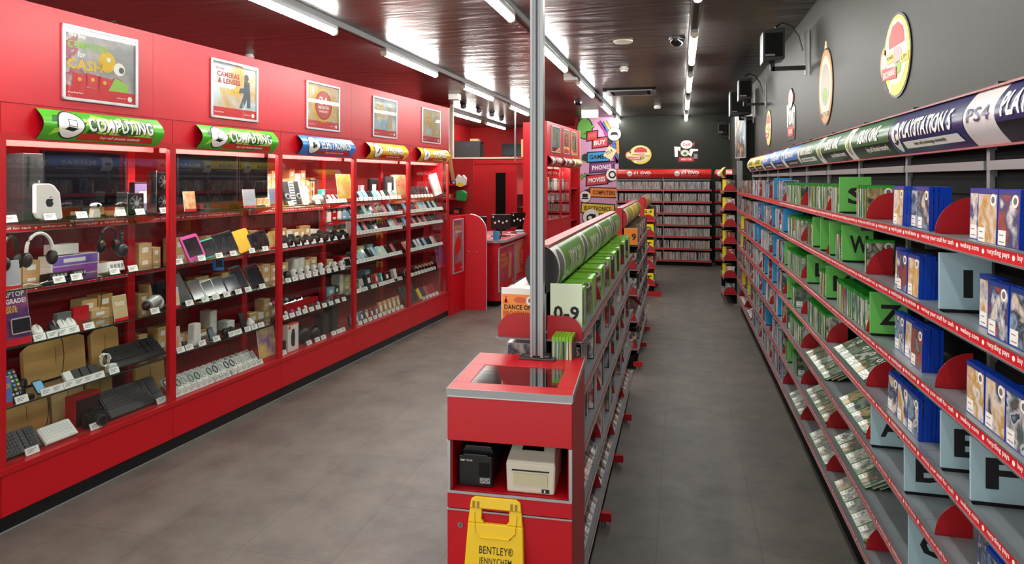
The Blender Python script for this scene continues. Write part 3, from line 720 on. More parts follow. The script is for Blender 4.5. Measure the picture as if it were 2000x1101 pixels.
# runs: (bay, shelf) -> fill
def free(k, y0, y1):
    """stop a run short of a card standing in it"""
    c_ = sorted(y for y in cards_by.get(k, []) if y0 - .01 < y < y1); out = []; a = y0
    for y in c_:
        g = .42 if y < 5.8 else .2
        if k == 0 and abs(y - 4.28) < .1: g = .34
        if y - g - a > .04: out.append((a, y - g))
        a = y + .016
    if y1 - a > .04: out.append((a, y1))
    return out
for bi in range(1, len(POST) - 1):
    a, b = POST[bi], POST[bi + 1]
    for k in range(7):
        wh = wlab(bi, k); f = BCOL[bi]
        lo = a - .10 + .012; hi = b - .13 - rnd.uniform(.12, .26)
        if bi == 1: lo = a + .1
        if bi <= 2:
            segs = [(lo + .01, hi)]
            if bi == 2: segs = [(lo + .06, a + (.42 if k == 0 else .5 if k < 4 else .3))]
            if bi == 2 and k >= 4: segs = [(lo + .06, lo + .38)]
            for p, q in segs:
                cs = [c_ for c_ in cards_by.get(k, []) if p - .05 < c_ < q + .02]
                if cs: 
                    for p2, q2 in free(k, p, q):
                        if q2 - p2 > .14: face_run('ps', k, p2 + .01, q2 - .01, wh)
                else: face_run('ps', k, p, q, wh)
            if bi == 2 and k in (0, 1):      # green cases beyond the blue ones on the upper shelves
                for p, q in free(k, a + (.47 if k == 0 else .6), hi): 
                    if k == 0: face_run('xb', k, p, q, wh)
                    else: spine_run('xb', k, p + .05, q, wh, skip=.03)
            continue
        if bi == 3 and k >= 3: flat_run('xb', k, lo + .02, hi, wh); continue
        if bi == 4 and k >= 4: flat_run('xb', k, lo + .02, hi, wh); continue
        if bi == 5 and k >= 6 or bi in (9, 10) and k == 6: flat_run(f, k, lo + .02, hi, wh); continue
        if f == 'xb' and k >= 3: lo += .25 * rnd.random()
        for p, q in free(k, lo + (.0 if k else .0), hi): spine_run(f, k, p + .003, q, wh, skip=.025)
flush('game_case', 'video game case', 300, 'wall_rack_games', 'many more thin game cases ranked edge out along the wall rack shelves', 'game case')
# ------------------------------------------------------------------ island rack
GSZ = [1.36, 1.09, .805, .51, .20]
XG0, XG1, XGC = -.454, -.858, -.656
def gpanel(y, name, label, z1=1.5, red=True):
    pass
def barrel(x, y0, y1, zc, rz_, rx, segs, label, rim, endm):
    """sign that bulges to both sides along the top of an island rack, running in y"""
    e = empty('island_header_sign', label, 'sign', None, (x, y0, zc)); n = 14; L_ = y1 - y0
    def P(a): return (rx * sin(a) , rz_ * cos(a))
    for side, nm in ((1, 'print'), (-1, 'reverse_print')):
        mb = MB()
        for (a0, a1, m_, t0, t1) in segs:
            ang = [pi * (t0 + (t1 - t0) * k / n) for k in range(n + 1)]
            vs = []
            for yy in (a0 * L_, a1 * L_): vs += [(side * P(t)[0], yy, P(t)[1]) for t in ang]
            q = n + 1; fs = [(k, k + q, k + q + 1, k + 1) if side < 0 else (k, k + 1, k + q + 1, k + q) for k in range(n)]
            mb.add(vs, fs, m_)
        if side > 0: texts = segs_text.get(label, [])
        for (t, y_a, wid, tc, hh, m_) in (segs_text.get(label, []) if side > 0 else []):
            def T(px_, py_, pz_):
                t_ = pi * (tc - (pz_ / (2 * rz_)) * 1.0)
                p = P(t_); return (side * (p[0] + .002), px_, p[1])
            T.cuts = [rz_ * 2 * (tc - (t0_ + .94 * k_ / n)) for k_ in range(n + 1) for t0_ in (.03,)][::-1]
            if t == 'O!': mb.add([(y_a * L_ + wid * L_ * (.5 + .5 * cos(2 * pi * k / 24)), 0, hh / 2 * sin(2 * pi * k / 24)) for k in range(24)], [tuple(range(24))], m_, T)
            else: mb.text(t, y_a * L_, -hh / 2, wid * L_, hh, 0, m_, T, .018)
        mb.build(nm, e, smooth=True)
    mb = MB(); mb.prism([(P(2 * pi * k / 24)[0] * .985, P(2 * pi * k / 24)[1] * .985) for k in range(24)][::-1], 0, .006, endm); mb.build('end_cap', e); mb = MB(); mb.prism([(P(2 * pi * k / 24)[0] * .985, P(2 * pi * k / 24)[1] * .985) for k in range(24)][::-1], L_ - .006, L_, endm); mb.build('end_cap', e)
    mb = MB(); mb.box(-.035, .035, 0, L_, rz_ - .012, rz_ + .006, rim); mb.build('rim', e)
    mb = MB(); mb.box(-.01, .01, .05, .08, -rz_ - .12, -rz_ + .01, GREY); mb.box(-.01, .01, L_ - .08, L_ - .05, -rz_ - .12, -rz_ + .01, GREY); mb.build('sign_bracket', e)
    return e
def island(y0, y1, nb, name, labels, stripk=0):
    L_ = (y1 - y0) / nb
    for i in range(nb):
        a = y0 + i * L_
        e = empty('island_shelving', labels[i], 'shelving', 'bays of the ' + name, (XGC, a, 0))
        mb = MB(); mb.box(-.006, .006, 0, L_, .15, 1.56, DGR); mb.build('back_panel', e)
        mb = MB(); mb.box(-.02, .02, -.0, .03, 0, 1.6, GREY); mb.build('upright', e)
        mb = MB(); mb.box(-.17, .17, 0, L_, 0, .15, BLKM); mb.build('plinth', e)
        mb = MB(); mb.box(.15, .25, -.001, .04, .03, .08, REDD); mb.cyl(.2, .02, 0, .03, .015, .015, GREY, 10); mb.build('foot', e)
        mb = MB(); mb.box(-.25, -.15, -.001, .04, .03, .08, REDD); mb.cyl(-.2, .02, 0, .03, .015, .015, GREY, 10); mb.build('foot', e)
        for k, z in enumerate(GSZ):
            mb = MB(); mb.box(-.2, -.006, .001, L_ - .001, z + SH / 2 - .01, z + SH / 2, SHELF); mb.box(.006, .2, .001, L_ - .001, z + SH / 2 - .01, z + SH / 2, SHELF); s = mb.build('shelf', e)
            key = ('g', i < 3 and stripk, round(L_, 3))
            for sg in (1, -1):
                if key not in _bay: _bay[key] = edge_strip(L_, 1, bool(key[1])).mesh('shelf_edge')
                t = bpy.data.objects.new('shelf_edge', _bay[key]); COL.objects.link(t); t.parent = s
                t.location = (sg * .203, 0 if sg > 0 else L_, z); t.rotation_euler = (0, 0, R(90 * sg))
segs_text = {}
LB1 = 'green curved sign with white bands along top of the nearest island rack'
q = []; 
for i in range(4):
    a = i / 4; q += [(a, a + .055, WBAND, .03, .97), (a + .055, a + .25, SLIME, .03, .97)]
segs_text[LB1] = [('XBOX 360', i / 4 + .095, .12, .5, .085, TXTW) for i in range(4)] + [('O!', i / 4 + .01, .034, .5, .14, INKG) for i in range(4)]
RIMG = mat('rim_dusty_red', '#b86a68', .4)
GY0, GY1 = 3.20, 6.72
barrel(XGC, GY0, GY1, 1.675, .118, .085, q, LB1, RIMG, BLK)
island(GY0, GY1, 4, 'nearest island rack', ['island rack bay with black base directly behind the red kiosk', 'island rack bay, second one back from the red kiosk', 'island rack bay, third one back from the red kiosk', 'island rack bay, last one below the long green curved sign'], 1)
G2, G2E = 7.55, 10.3
LB2 = 'yellow and lime curved sign with white bands on the middle island rack'
q = []
for i in range(3): a = i / 3; q += [(a, a + .06, WBAND, .03, .97), (a + .06, a + .333, mat('sign_olive', '#b3a92a', .35) if i != 1 else SYEL, .03, .97)]
segs_text[LB2] = [('PRE OWNED', i / 3 + .1, .18, .5, .05, INKG) for i in range(0)]
barrel(XGC, G2, G2E, 1.675, .118, .085, q, LB2, RIMG, REDD)
island(G2, G2E, 3, 'middle island rack', ['middle island rack bay nearest the camera, with orange index card', 'central bay of the middle island rack', 'far bay of the middle island rack'])
G3, G3E = 12.35, 14.3
LB3 = 'small olive curved sign on the farthest island rack'
q = [(0, .05, WBAND, .03, .97), (.05, .5, MATS['sign_olive'], .03, .97), (.5, .55, WBAND, .03, .97), (.55, 1, MATS['sign_olive'], .03, .97)]
barrel(XGC, G3, G3E, 1.675, .118, .085, q, LB3, RIMG, REDD)
island(G3, G3E, 2, 'farthest island rack', ['farthest island rack bay with yellow index cards on its end', 'last bay of the farthest island rack, toward back wall'])
for y, lb in ((G2, 'red upright end panel of the middle island rack'), (G3, 'red upright end panel of the farthest island rack')):
    mb = MB(); mb.box(XGC - .05, XGC + .03, y - .03, y - .004, 0, 1.8, REDD); mb.box(XGC - .05, XGC + .03, y - .034, y - .03, .1, 1.75, RED); tag(mb.build('end_board'), lb, 'rack end')
mb = MB(); mb.box(XGC, XGC + .33, G3 - .03, G3 - .01, .0, .09, REDD); tag(mb.build('base_board'), 'low red base board at the foot of the farthest island rack', 'base board')
GT = [z + SH / 2 + .0005 for z in GSZ]
GSHW = ['top shelf', 'second shelf down', 'third shelf down', 'fourth shelf down', 'lowest shelf']
rnd = random.Random(5)
for (ya, yb, nm, ff) in ((GY0, GY1, 'nearest island rack', 'lm'), (G2, G2E, 'middle island rack', 'dv'), (G3, G3E, 'farthest island rack', 'dv')):
    nb = {GY0: 4, G2: 3, G3: 2}[ya]; L_ = (yb - ya) / nb
    for i in range(nb):
        for k in range(5):
            wh = f'{GSHW[k]}, {nm.replace(" rack", "")}, {ordn(i)} bay'
            y = ya + i * L_ + .05; end = ya + (i + 1) * L_ - .03; first = True; f = ff
            if k > 0 and ff == 'lm': f = 'cl'
            if k == 4 and ya == GY0 or (k >= 3 and rnd.random() < .5):
                yy = y + .07
                while yy < end - .06:
                    for j in range(2): case('disc_case', 'cl', XG0 - .018 - j * .0262, yy, GT[k] + .012, R(90), R(-50), 0, 1. if j == 0 else .4, wh)
                    yy += .139
                continue
            g_ = rnd.randint(8, 13); c_ = 0
            while y < end - .015:
                ff2 = f if not (f == 'cl' and rnd.random() < .35) else 'dv'
                dx = (rnd.random() * .01) if not first else 0.
                case('disc_case', ff2, XG0 - .017 - .0675 - dx - (.022 if c_ % 2 else 0), y, GT[k], pi if False else 0, 0, 0, 1. if first else .15, wh)
                first = False; y += .0157; g_ -= 1
                if g_ <= 0: y += rnd.uniform(.03, .1); first = True; g_ = rnd.randint(7, 14); c_ += 1
    # far side of the island: only the upper shelves can be glimpsed
    for i in range(nb):
        for k in (0, 1):
            y = ya + i * L_ + .05
            if i == 0 and ya == GY0 and k == 0: y += .14
            while y < ya + (i + 1) * L_ - .05: case('disc_case', ff if ff == 'dv' else 'cl', XG1 + .08, y, GT[k], 0, 0, 0, .05, f'{GSHW[k]}, {nm.replace(" rack", "")}, till side'); y += .0157
flush('disc_case', 'disc case', 300, 'island_rack_discs', 'many more disc cases ranked along the island rack shelves', 'disc case')
# bookends of the islands
for ya, nm, nb, yb in ((GY0, 'nearest island rack', 4, GY1), (G2, 'middle island rack', 3, G2E), (G3, 'farthest island rack', 2, G3E)):
    L_ = (yb - ya) / nb
    for k in range(5):
        for i in range(nb):
            if i == 0 and ya == GY0 and k > 1: continue
            y = ya + i * L_ + .03
            o = bookend(XG0 - .018, y, GT[k], f'red quarter round bookend at start of {ordn(i)} bay, {GSHW[k]}, {nm}', 'red bookends of the island racks', -1.)
for k in range(5):
    mb = MB(); z = GT[k]
    pts = [(-.12, 0), (.12, 0)] + [(.12 * cos(a), .105 * sin(a)) for a in [pi * j / 14 for j in range(1, 14)]]
    mb.prism(pts, -.002, 0, PLATE); mb.box(-.12, .12, 0, .05, 0, .0015, PLATE)
    o = mb.build('end_bookend'); o.location = (XG0 - .11, G3 - .035, z + .012 - .0125 + .012); o.location.z = z
    tag(o, f'red half round end bookend, {GSHW[k]} of the farthest island rack', 'bookend', 'red end bookends of the farthest island')
    mb = MB(); mb.box(-.13, .13, -.04, 0, -.03, -.0005, BLKM); mb.box(-.13, .13, -.044, -.04, -.03, 0, STRIP); o = mb.build('end_shelf'); o.location = (XG0 - .11, G3 - .002, z)
    tag(o, f'narrow black end shelf, {GSHW[k]} level, farthest island rack', 'shelf', 'narrow end shelves of the farthest island')
# index cards on the islands
letter_card(XGC + .045, GY0 - .016, GT[0], '', CLG, 'pale mint index card marked 0-9 behind the grey pole', .155, .235)
o = MB(); o.text('0-9', 0, 0, .125, .07, 0, INK, bold=.05); oo = o.build('digits', bpy.data.objects[-1] if False else None); 
card0 = [x for x in bpy.data.objects if x.get('label', '').startswith('pale mint')][0]; oo.parent = card0; oo.location = (.016, -.0015, .06)
letter_card(XGC + .05, G2 - .05, GT[0], '', CO, 'orange index card marked 9 on the middle island rack', .15, .2)
o = MB(); o.text('9', 0, 0, .05, .08, 0, INK, bold=.05); oo = o.build('digits'); oo.parent = [x for x in bpy.data.objects if x.get('label', '').startswith('orange index')][0]; oo.location = (.085, -.0015, .06)
for k, ch in ((0, '0-9'), (1, 'O'), (2, 'T'), (4, 'T')):
    lb = f'yellow index card marked {ch}, {GSHW[k]} of the farthest island end'
    letter_card(XG0 - .2, G3 - .028, GT[k], ch if len(ch) == 1 else '', CY, lb, .19, .2)
    if ch == '0-9': o = MB(); o.text('0-9', 0, 0, .13, .06, 0, INK, bold=.05); oo = o.build('digits'); oo.parent = [x for x in bpy.data.objects if x.get('label') == lb][0]; oo.location = (.03, -.0015, .12)
# end of the nearest island: end shelf brackets and the white dance game
def half_end(x0, x1, y, z, label, grp, side):
    mb = MB(); r = x1 - x0
    pts = [(0, 0), (r, 0)] + [(r, .03)] + ([(r * (1 - .5 + .5 * cos(a)), .03 + .085 * sin(a)) for a in [pi * .5 * j / 10 for j in range(1, 11)]] + [(0, .115)] if side > 0 else [(r, .115)] + [(r * .5 - r * .5 * cos(pi / 2 - a) * 1, .03 + .085 * sin(pi / 2 - a)) for a in [pi * .5 * j / 10 for j in range(0, 11)]] + [(0, .03)])
    mb.prism(pts, -.004, 0, PLATE); mb.box(0, r, -.03, 0, -.004, .0, GREY)
    o = mb.build('end_bookend'); o.location = (x0, y, z); tag(o, label, 'bookend', grp)
half_end(XGC + .035, XG0 + .004, GY0 - .035, GT[0] - .03, 'big red end bookend to the pole side facing the kiosk, aisle edge', 'end bookends behind the kiosk', 1)
half_end(XG1 - .012, XGC - .03, GY0 - .035, GT[0] - .03, 'big red end bookend below the orange dance game', 'end bookends behind the kiosk', -1)
e = empty('dance_game', 'orange and white cased dance game standing behind the grey pole', 'video game case', None, (XGC - .115, GY0 - .02, GT[0] + .001))
WOR = mat('dance_orange', '#e58a1e', .35)
mb = MB(); mb.box(-.085, .085, 0, .014, 0, .205, WHT); mb.build('body', e)
mb = MB(); mb.box(-.081, .081, -.001, 0, .004, .175, WOR); mb.text('DANCE ON', -.07, .1, .14, .024, -.002, INK, bold=.05); mb.text('BROADWAY', -.075, .066, .15, .028, -.002, mat('dance_red', '#b8401c', .5), bold=.05)
mb.disc(.01, .148, .032, -.002, -.001, mat('dance_coral', '#d05a32', .5), 20, None, .016); mb.disc(.062, .145, .022, -.002, -.001, TKT, 18); mb.disc(.062, .147, .012, -.0026, -.002, INKG, 10)
mb.box(-.066, -.058, -.002, -.001, .135, .165, STRIP); mb.prism([(-.076, .13), (-.048, .13), (-.058, .15), (-.066, .15)], -.002, -.001, STRIP); mb.build('cover', e)
for j in range(8):
    mb = MB(); mb.box(-.075, .075, 0, .013, 0, .2, WHT); mb.box(-.0765, -.075, .002, .011, .01, .19, SPINE); o = mb.build('white_case'); o.location = (XGC - .104, GY0 + .0 + j * .0142, GT[0] + .001); tag(o, 'white game case in the queue behind the orange dance game', 'video game case', 'white cases behind the dance game')
for j in range(3):
    mb = MB(); mb.box(-.07, .07, 0, .12, 0, .013, WHT if j else BLKC); mb.box(-.068, .068, -.001, 0, .001, .012, SPINE); o = mb.build('flat_case'); o.location = (XGC - .1, GY0 - .14, GT[1] + .001 + j * .0145 + .09); 
    tag(o, 'game case lying flat behind the kiosk top, ' + ('lowest', 'middle', 'topmost')[j] + ' of three', 'video game case')
mb = MB(); mb.box(XG1 + .01, XG0 - .01, GY0 - .19, GY0 - .001, GT[1] - .02, GT[1], SHELF); mb.box(XG1 + .01, XG0 - .01, GY0 - .195, GY0 - .19, GT[1] - .03, GT[1] + .006, GREY); mb.box(XG1 + .02, XG0 - .02, GY0 - .18, GY0 - .01, GT[1], GT[1] + .09, BLKM)
tag(mb.build('end_shelf'), 'grey end shelf of the island rack just behind the kiosk', 'shelf')
for j in range(6):
    o = bpy.data.objects.new('green_case', proto('lm', False)[0]); COL.objects.link(o); o.location = (XG0 - .02 - j * .016 - .01, GY0 - .165, GT[1] + .0905); o.rotation_euler = (0, 0, R(90)); o.location.y += .08
    tag(o, 'lime green game case standing behind the kiosk at pole foot', 'video game case', 'lime cases at the pole foot')
# ------------------------------------------------------------------ kiosk in front of the island
KF = Frame(0, 0, 2.0)
KX, KY = -.404, 2.548                       # front corner on the aisle side
e = empty('kiosk', 'red pedestal kiosk with printers in an open niche and clear top panel', 'kiosk', None, (KX, KY, 0), R(3.0))
KW, KD, KH = .50, .56, 1.284
K_ = RED; z1 = KH
def kb(name, *boxes, bev=.0015, m_=None):
    mb = MB()
    for b in boxes: mb.box(*b)
    return mb.build(name, e, bev=bev)
kb('front_panel', (-KW, 0, -.0, .018, 1.078, 1.256, K_))
kb('side_panel', (-.018, 0, .018, KD, 0, 1.256, K_)); kb('side_panel', (-KW, -KW + .018, .018, KD, 0, 1.256, K_)); kb('rear_panel', (-KW, 0, KD - .018, KD, 0, 1.256, K_))
kb('drawer_front', (-KW, 0, 0, .018, .808, .870, K_)); kb('door', (-KW, 0, 0, .018, .06, .800, K_)); kb('plinth', (-KW + .02, -.02, .03, KD - .03, 0, .058, BLKM))
kb('niche_floor', (-KW + .02, -.02, .02, KD - .02, .862, .874, RED)); kb('niche_back', (-KW + .018, -.018, .42, .43, .874, 1.25, BLKM)); kb('niche_ceiling', (-KW + .018, -.018, .02, .42, 1.078, 1.09, BLKM))
kb('edge_trim', (-KW, -KW + .012, -.002, .02, .874, 1.076, SILV), (-.012, 0, -.002, .02, .874, 1.076, SILV), (-KW, 0, -.003, 0, .868, .878, SILV), (-KW, 0, -.003, 0, .8, .806, SILV), (-KW, 0, -.003, 0, 1.252, 1.258, SILV), bev=0)
kb('counter_top', (-KW, -.0, 0, .09, 1.258, z1, K_), (-KW, 0, .36, KD, 1.258, z1, K_), (-KW, -KW + .07, .09, .36, 1.258, z1, K_), (-.07, 0, .09, .36, 1.258, z1, K_))
kb('top_edge', (-KW, 0, -.004, 0, 1.257, z1 + .0005, LGR), (0, .004, -.004, KD, 1.257, z1 + .0005, LGR), (-KW - .004, -KW, -.004, KD, 1.257, z1 + .0005, LGR), bev=0)
mb = MB(); mb.box(-KW + .07, -.07, .09, .36, z1 - .008, z1 - .002, GLASS); mb.build('clear_panel', e)
mb = MB(); mb.box(-KW + .05, -.05, .07, .38, 1.14, 1.15, BLKM); mb.build('tray', e)
mb = MB(); mb.disc(-KW + .055, .745, .011, -.006, 0, CHR, 18); mb.box(-KW + .0535, -KW + .0565, -.007, -.006, .739, .751, INK); mb.build('lock', e)
# things lying under the clear panel
mb = MB(); mb.ball(-.36, .22, 1.152, .08, .05, .02, BLK, 16); o = mb.build('dark_tray_item', smooth=True); o.location = (KX, KY, 0.0); tag(o, 'dark rounded item lying under the clear kiosk top', 'electronic item')
# receipt printers
pe = empty('receipt_printer', 'small black receipt printer in the kiosk niche', 'printer', None, (KX - .40, KY + .03, .875), R(3))
mb = MB(); mb.prism([(-.07, 0), (.07, 0), (.07, .125), (.055, .125), (.05, .132), (-.05, .132), (-.055, .125), (-.07, .125)], 0, .2, BLK); mb.build('body', pe, bev=.006)
mb = MB(); mb.prism([(-.068, .123), (.068, .123), (.06, .155), (-.05, .155)], .03, .2, BLK); mb.build('lid', pe, bev=.004)
mb = MB(); mb.box(.016, .06, -.002, .001, .045, .1, SCR); mb.build('front_window', pe)
mb = MB(); mb.box(.02, .062, -.004, -.001, .018, .04, LGR); [mb.cb(.026 + j * .01, -.005, .026 + (j % 2) * .006, .004, .002, .004, INK) for j in range(4)]; mb.build('button_plate', pe)
mb = MB(); mb.text('star', -.062, .102, .02, .009, -.001, TXTW, bold=.04); mb.text('TSP100', -.04, .102, .028, .007, -.001, TXTW); mb.build('marking', pe)
pe = empty('label_printer', 'cream label printer beside the black one in kiosk niche', 'printer', None, (KX - .17, KY + .025, .875), R(3))
mb = MB(); mb.prism([(-.095, .0), (.095, .0), (.1, .12), (-.1, .12)], 0, .22, CREAM); mb.build('body', pe, bev=.008)
T = Matrix.Rotation(R(0), 4, 'X')
mb = MB(); V_ = [(-.098, .005, .118), (.098, .005, .118), (.085, .2, .185), (-.085, .2, .185), (-.098, .22, .118), (.098, .22, .118)]
mb.add([(-.098, .004, .09), (.098, .004, .09), (.098, .004, .125), (-.098, .004, .125), (.082, .15, .18), (-.082, .15, .18), (.09, .22, .17), (-.09, .22, .17), (.098, .22, .1), (-.098, .22, .1)], [(0, 1, 2, 3), (3, 2, 4, 5), (5, 4, 6, 7), (7, 6, 8, 9), (1, 8, 6, 4, 2), (0, 3, 5, 7, 9), (0, 9, 8, 1)], CREAM); mb.build('lid', pe, bev=.006)
mb = MB(); mb.add([(-.045, .06, .1475), (.045, .06, .1475), (.04, .115, .168), (-.04, .115, .168)], [(0, 1, 2, 3)], SCR); mb.build('window', pe)
mb = MB(); mb.box(-.075, .075, -.003, .0, .088, .093, INK); mb.box(-.068, .068, -.004, -.002, .035, .08, mat('cream_panel', '#c8c29e', .5)); mb.build('label_slot', pe)
mb = MB(); mb.box(.045, .075, -.003, 0, .008, .022, INK); mb.box(.055, .06, -.004, -.003, .01, .02, TXTW); mb.build('power_switch', pe)
mb = MB(); p0 = (KX - .27, KY + .06, .88)
mb.tube([(p0[0], p0[1] + .3 * t_, .885 + .06 * sin(t_ * 3)) for t_ in (0, .2, .4, .6, .8, 1.)], .006, mat('grey_cable', '#77787c', .5)); tag(mb.build('cable', smooth=True), 'grey cable between the two printers', 'cable')
# pole
px_, py_ = -.643, 3.035
mb = MB(); mb.box(px_ - .03, px_ + .03, py_ - .022, py_ + .022, KH + .012, CEIL - .001, GREY)
mb.box(px_ - .004, px_ + .004, py_ - .0245, py_ - .022, KH + .012, CEIL - .001, DGR); mb.box(px_ + .018, px_ + .03, py_ - .026, py_ - .022, KH + .012, CEIL - .001, LGR); mb.box(px_ - .03, px_ - .018, py_ - .026, py_ - .022, KH + .012, CEIL - .001, LGR)
e = empty('power_pole', 'grey aluminium power pole rising from the kiosk top to ceiling', 'pole'); 
o = mb.build('pole', e)
mb = MB(); mb.box(px_ - .085, px_ + .085, py_ - .03, py_ + .045, KH, KH + .01, mat('plate_dark', '#55575a', .35, .6)); mb.box(px_ - .06, px_ + .06, py_ - .022, py_ + .04, KH + .01, KH + .022, MATS['plate_dark']); mb.build('base_plate', e, bev=.003)
# wet floor sign leaning on the kiosk
e = empty('wet_floor_sign', 'yellow folding floor sign leaning on the kiosk door', 'floor sign', None, (KX - .293, KY - .15, 0), R(3)); e.rotation_euler = (R(-8.6), 0, R(3))
H_ = .875
def sgn(y0, y1, nm):
    mb = MB(); W0, W1 = .15, .098
    a = [(-W0, 0), (-W0 + .05, 0), (-W0 + .07, .05), (W0 - .07, .05), (W0 - .05, 0), (W0, 0)]
    zt = H_
    # frame around a handle opening
    outer = a + [(W1 + .003, zt - .02), (W1 - .012, zt), (-W1 + .012, zt), (-W1 - .003, zt - .02)]
    hx, hz0, hz1 = .055, zt - .1, zt - .045
    mb.prism([(-W0, 0), (-W0 + .05, 0), (-W0 + .07, .05), (W0 - .07, .05), (W0 - .05, 0), (W0, 0), (W1 + .012, hz0), (-W1 - .012, hz0)], y0, y1, YEL)
    mb.prism([(-W1 - .012, hz0), (-hx + .012, hz0), (-hx, hz0 + .015), (-hx, hz1), (-W1 - .006, hz1)], y0, y1, YEL); mb.prism([(hx - .012, hz0), (W1 + .012, hz0), (W1 + .006, hz1), (hx, hz1), (hx, hz0 + .015)], y0, y1, YEL)
    mb.prism([(-W1 - .006, hz1), (W1 + .006, hz1), (W1 + .002, zt - .012), (W1 - .015, zt), (-W1 + .015, zt), (-W1 - .002, zt - .012)], y0 - .004, y1, YEL)
    return mb.build(nm, e, bev=.004)
sgn(0, .012, 'front_leaf'); sgn(.016, .028, 'rear_leaf')
mb = MB()
for x in (-.088, -.07, .065, .083): mb.box(x - .005, x + .005, -.006, -.004, H_ - .042, H_ - .018, mat('clip_brown', '#a07a10', .5))
mb.build('hinge_clip', e)
mb = MB(); mb.text('BENTLEY\u00ae', -.06, .665, .135, .03, -.001, INK, bold=.01); mb.text('JENNYCHEM', -.06, .622, .13, .03, -.001, INK, bold=.01)
mb.text('!', -.02, .3, .04, .2, -.001, INK, bold=.03); mb.build('lettering', e)
mb = MB(); mb.tube([(-.085, -.002, H_ - .06), (-.08, -.002, H_ - .13), (-.06, -.002, H_ - .15), (.06, -.002, H_ - .15), (.08, -.002, H_ - .13), (.085, -.002, H_ - .06)], .003, YEL); mb.build('moulded_ridge', e, smooth=True)
# ------------------------------------------------------------------ back rack
BZ = [1.855, 1.56, 1.275, .99, .705, .41, .125]; BX = (-1.557, -.405, .746)
for i in range(2):
    e = empty('back_shelving', 'black backed shelving bay at the rear wall, ' + ('beside the mural', 'on the speaker side')[i], 'shelving', None, (BX[i], 16.83, 0)); L_ = BX[i + 1] - BX[i]
    mb = MB(); mb.box(0, L_, .24, .3, 0, 2.3, BLKM); mb.build('back_panel', e)
    mb = MB(); mb.box(-.012, .012, .2, .24, 0, 2.36, GREY); mb.build('upright', e)
    mb = MB(); mb.box(.012, L_ - .012, .2, .215, 2.09, 2.12, GREY); mb.build('cross_rail', e)
    mb = MB(); mb.box(0, L_, .03, .24, 0, .1, BLKM); mb.build('plinth', e)
    for k, z in enumerate(BZ):
        mb = MB(); mb.box(.001, L_ - .001, .004, .24, z + .008, z + .018, SHELF); s = mb.build('shelf', e)
        key = ('b', i)
        if key not in _bay: _bay[key] = edge_strip(L_, 1, False).mesh('shelf_edge')
        t = bpy.data.objects.new('shelf_edge', _bay[key]); COL.objects.link(t); t.parent = s; t.location = (0, 0, z)
def hs_dvd(mb, L_, z0, z1, T, band):
    H = z1 - z0; band(mb, 0, L_, SRED); cx = L_ * .36
    ell(mb, cx - .08, z0 + .48 * H, .065, .3 * H, TXTW, T, .002); mb.text('DVD', cx - .125, z0 + .42 * H, .09, .13 * H, 0, SRED, T(.004), .03)
    mb.text('\u00a31 DVD', cx + .02, z0 + .42 * H, .42, .34 * H, 0, TXTW, T(.004), .05); mb.text('buy sell donate instantly', cx + .02, z0 + .2 * H, .4, .1 * H, 0, TXTW, T(.004), .03)
for i in range(2):
    header(BF, BX[i] + .005, BX[i + 1] - .005, 2.15, 2.37, .1, .06, 'header_sign', 'red curved sign with white letters over back rack, ' + ('mural side', 'speaker side')[i], 'sign', hs_dvd, rim=mat('rim_red', '#8a2a2e', .35))
rnd = random.Random(3)
for i in range(2):
    for k, z in enumerate(BZ):
        x = BX[i] + .02
        while x < BX[i + 1] - .035:
            if rnd.random() < .015: x += .03
            case('dvd_case', rnd.choice(('dv', 'cl', 'cl')), x + .007, 16.85 + .0675, z + .0185, R(90), 0, R(rnd.uniform(-6, 6) if rnd.random() < .2 else 0) * 0, 1. - .02 * k, f'{SHW[k]} of back rack, {("mural", "speaker")[i]} side')
            x += .0157
# ------------------------------------------------------------------ corner rack and end unit by the grey post
def small_rack(fr, L_, zs, label, name='corner_shelving', fill=True, where='', head=True):
    e = empty(name, label, 'shelving'); fr.put(e, 0)
    mb = MB(); mb.box(0, L_, .22, .26, 0, 2.3, BLKM); mb.box(0, L_, .03, .22, 0, .1, BLKM); mb.build('back_panel', e)
    for z in zs:
        mb = MB(); mb.box(0, L_, .004, .22, z + .008, z + .018, SHELF); s = mb.build('shelf', e)
        t = edge_strip(L_, 1, False).build('shelf_edge', s); t.location = (0, 0, z)
    if fill:
        for k, z in enumerate(zs):
            x = .02
            while x < L_ - .02:
                mb = MB()
                px, py, _ = fr.pt(x, .085); case('dvd_case', rnd.choice(('dv', 'cl')), px, py, z + .0185, fr.a + R(90), 0, 0, 1., f'{SHW[k]} of {where}'); x += .0158
cx0, cy0, _ = world(1396, 508, .12)
CF = Frame(cx0, cy0, -38)
small_rack(CF, .62, BZ, 'small angled corner rack between back rack and grey post', where='corner rack')
header(CF, .0, .6, 2.15, 2.36, .05, .06, 'header_sign', 'small red curved sign over the angled corner rack', 'sign', lambda mb, L_, z0, z1, T, band: (band(mb, 0, L_, SRED), ell(mb, .12, z0 + .5 * (z1 - z0), .05, .06, TXTW, T, .002), mb.text('\u00a31 DVD', .2, z0 + .09, .3, .07, 0, TXTW, T(.004), .05)))
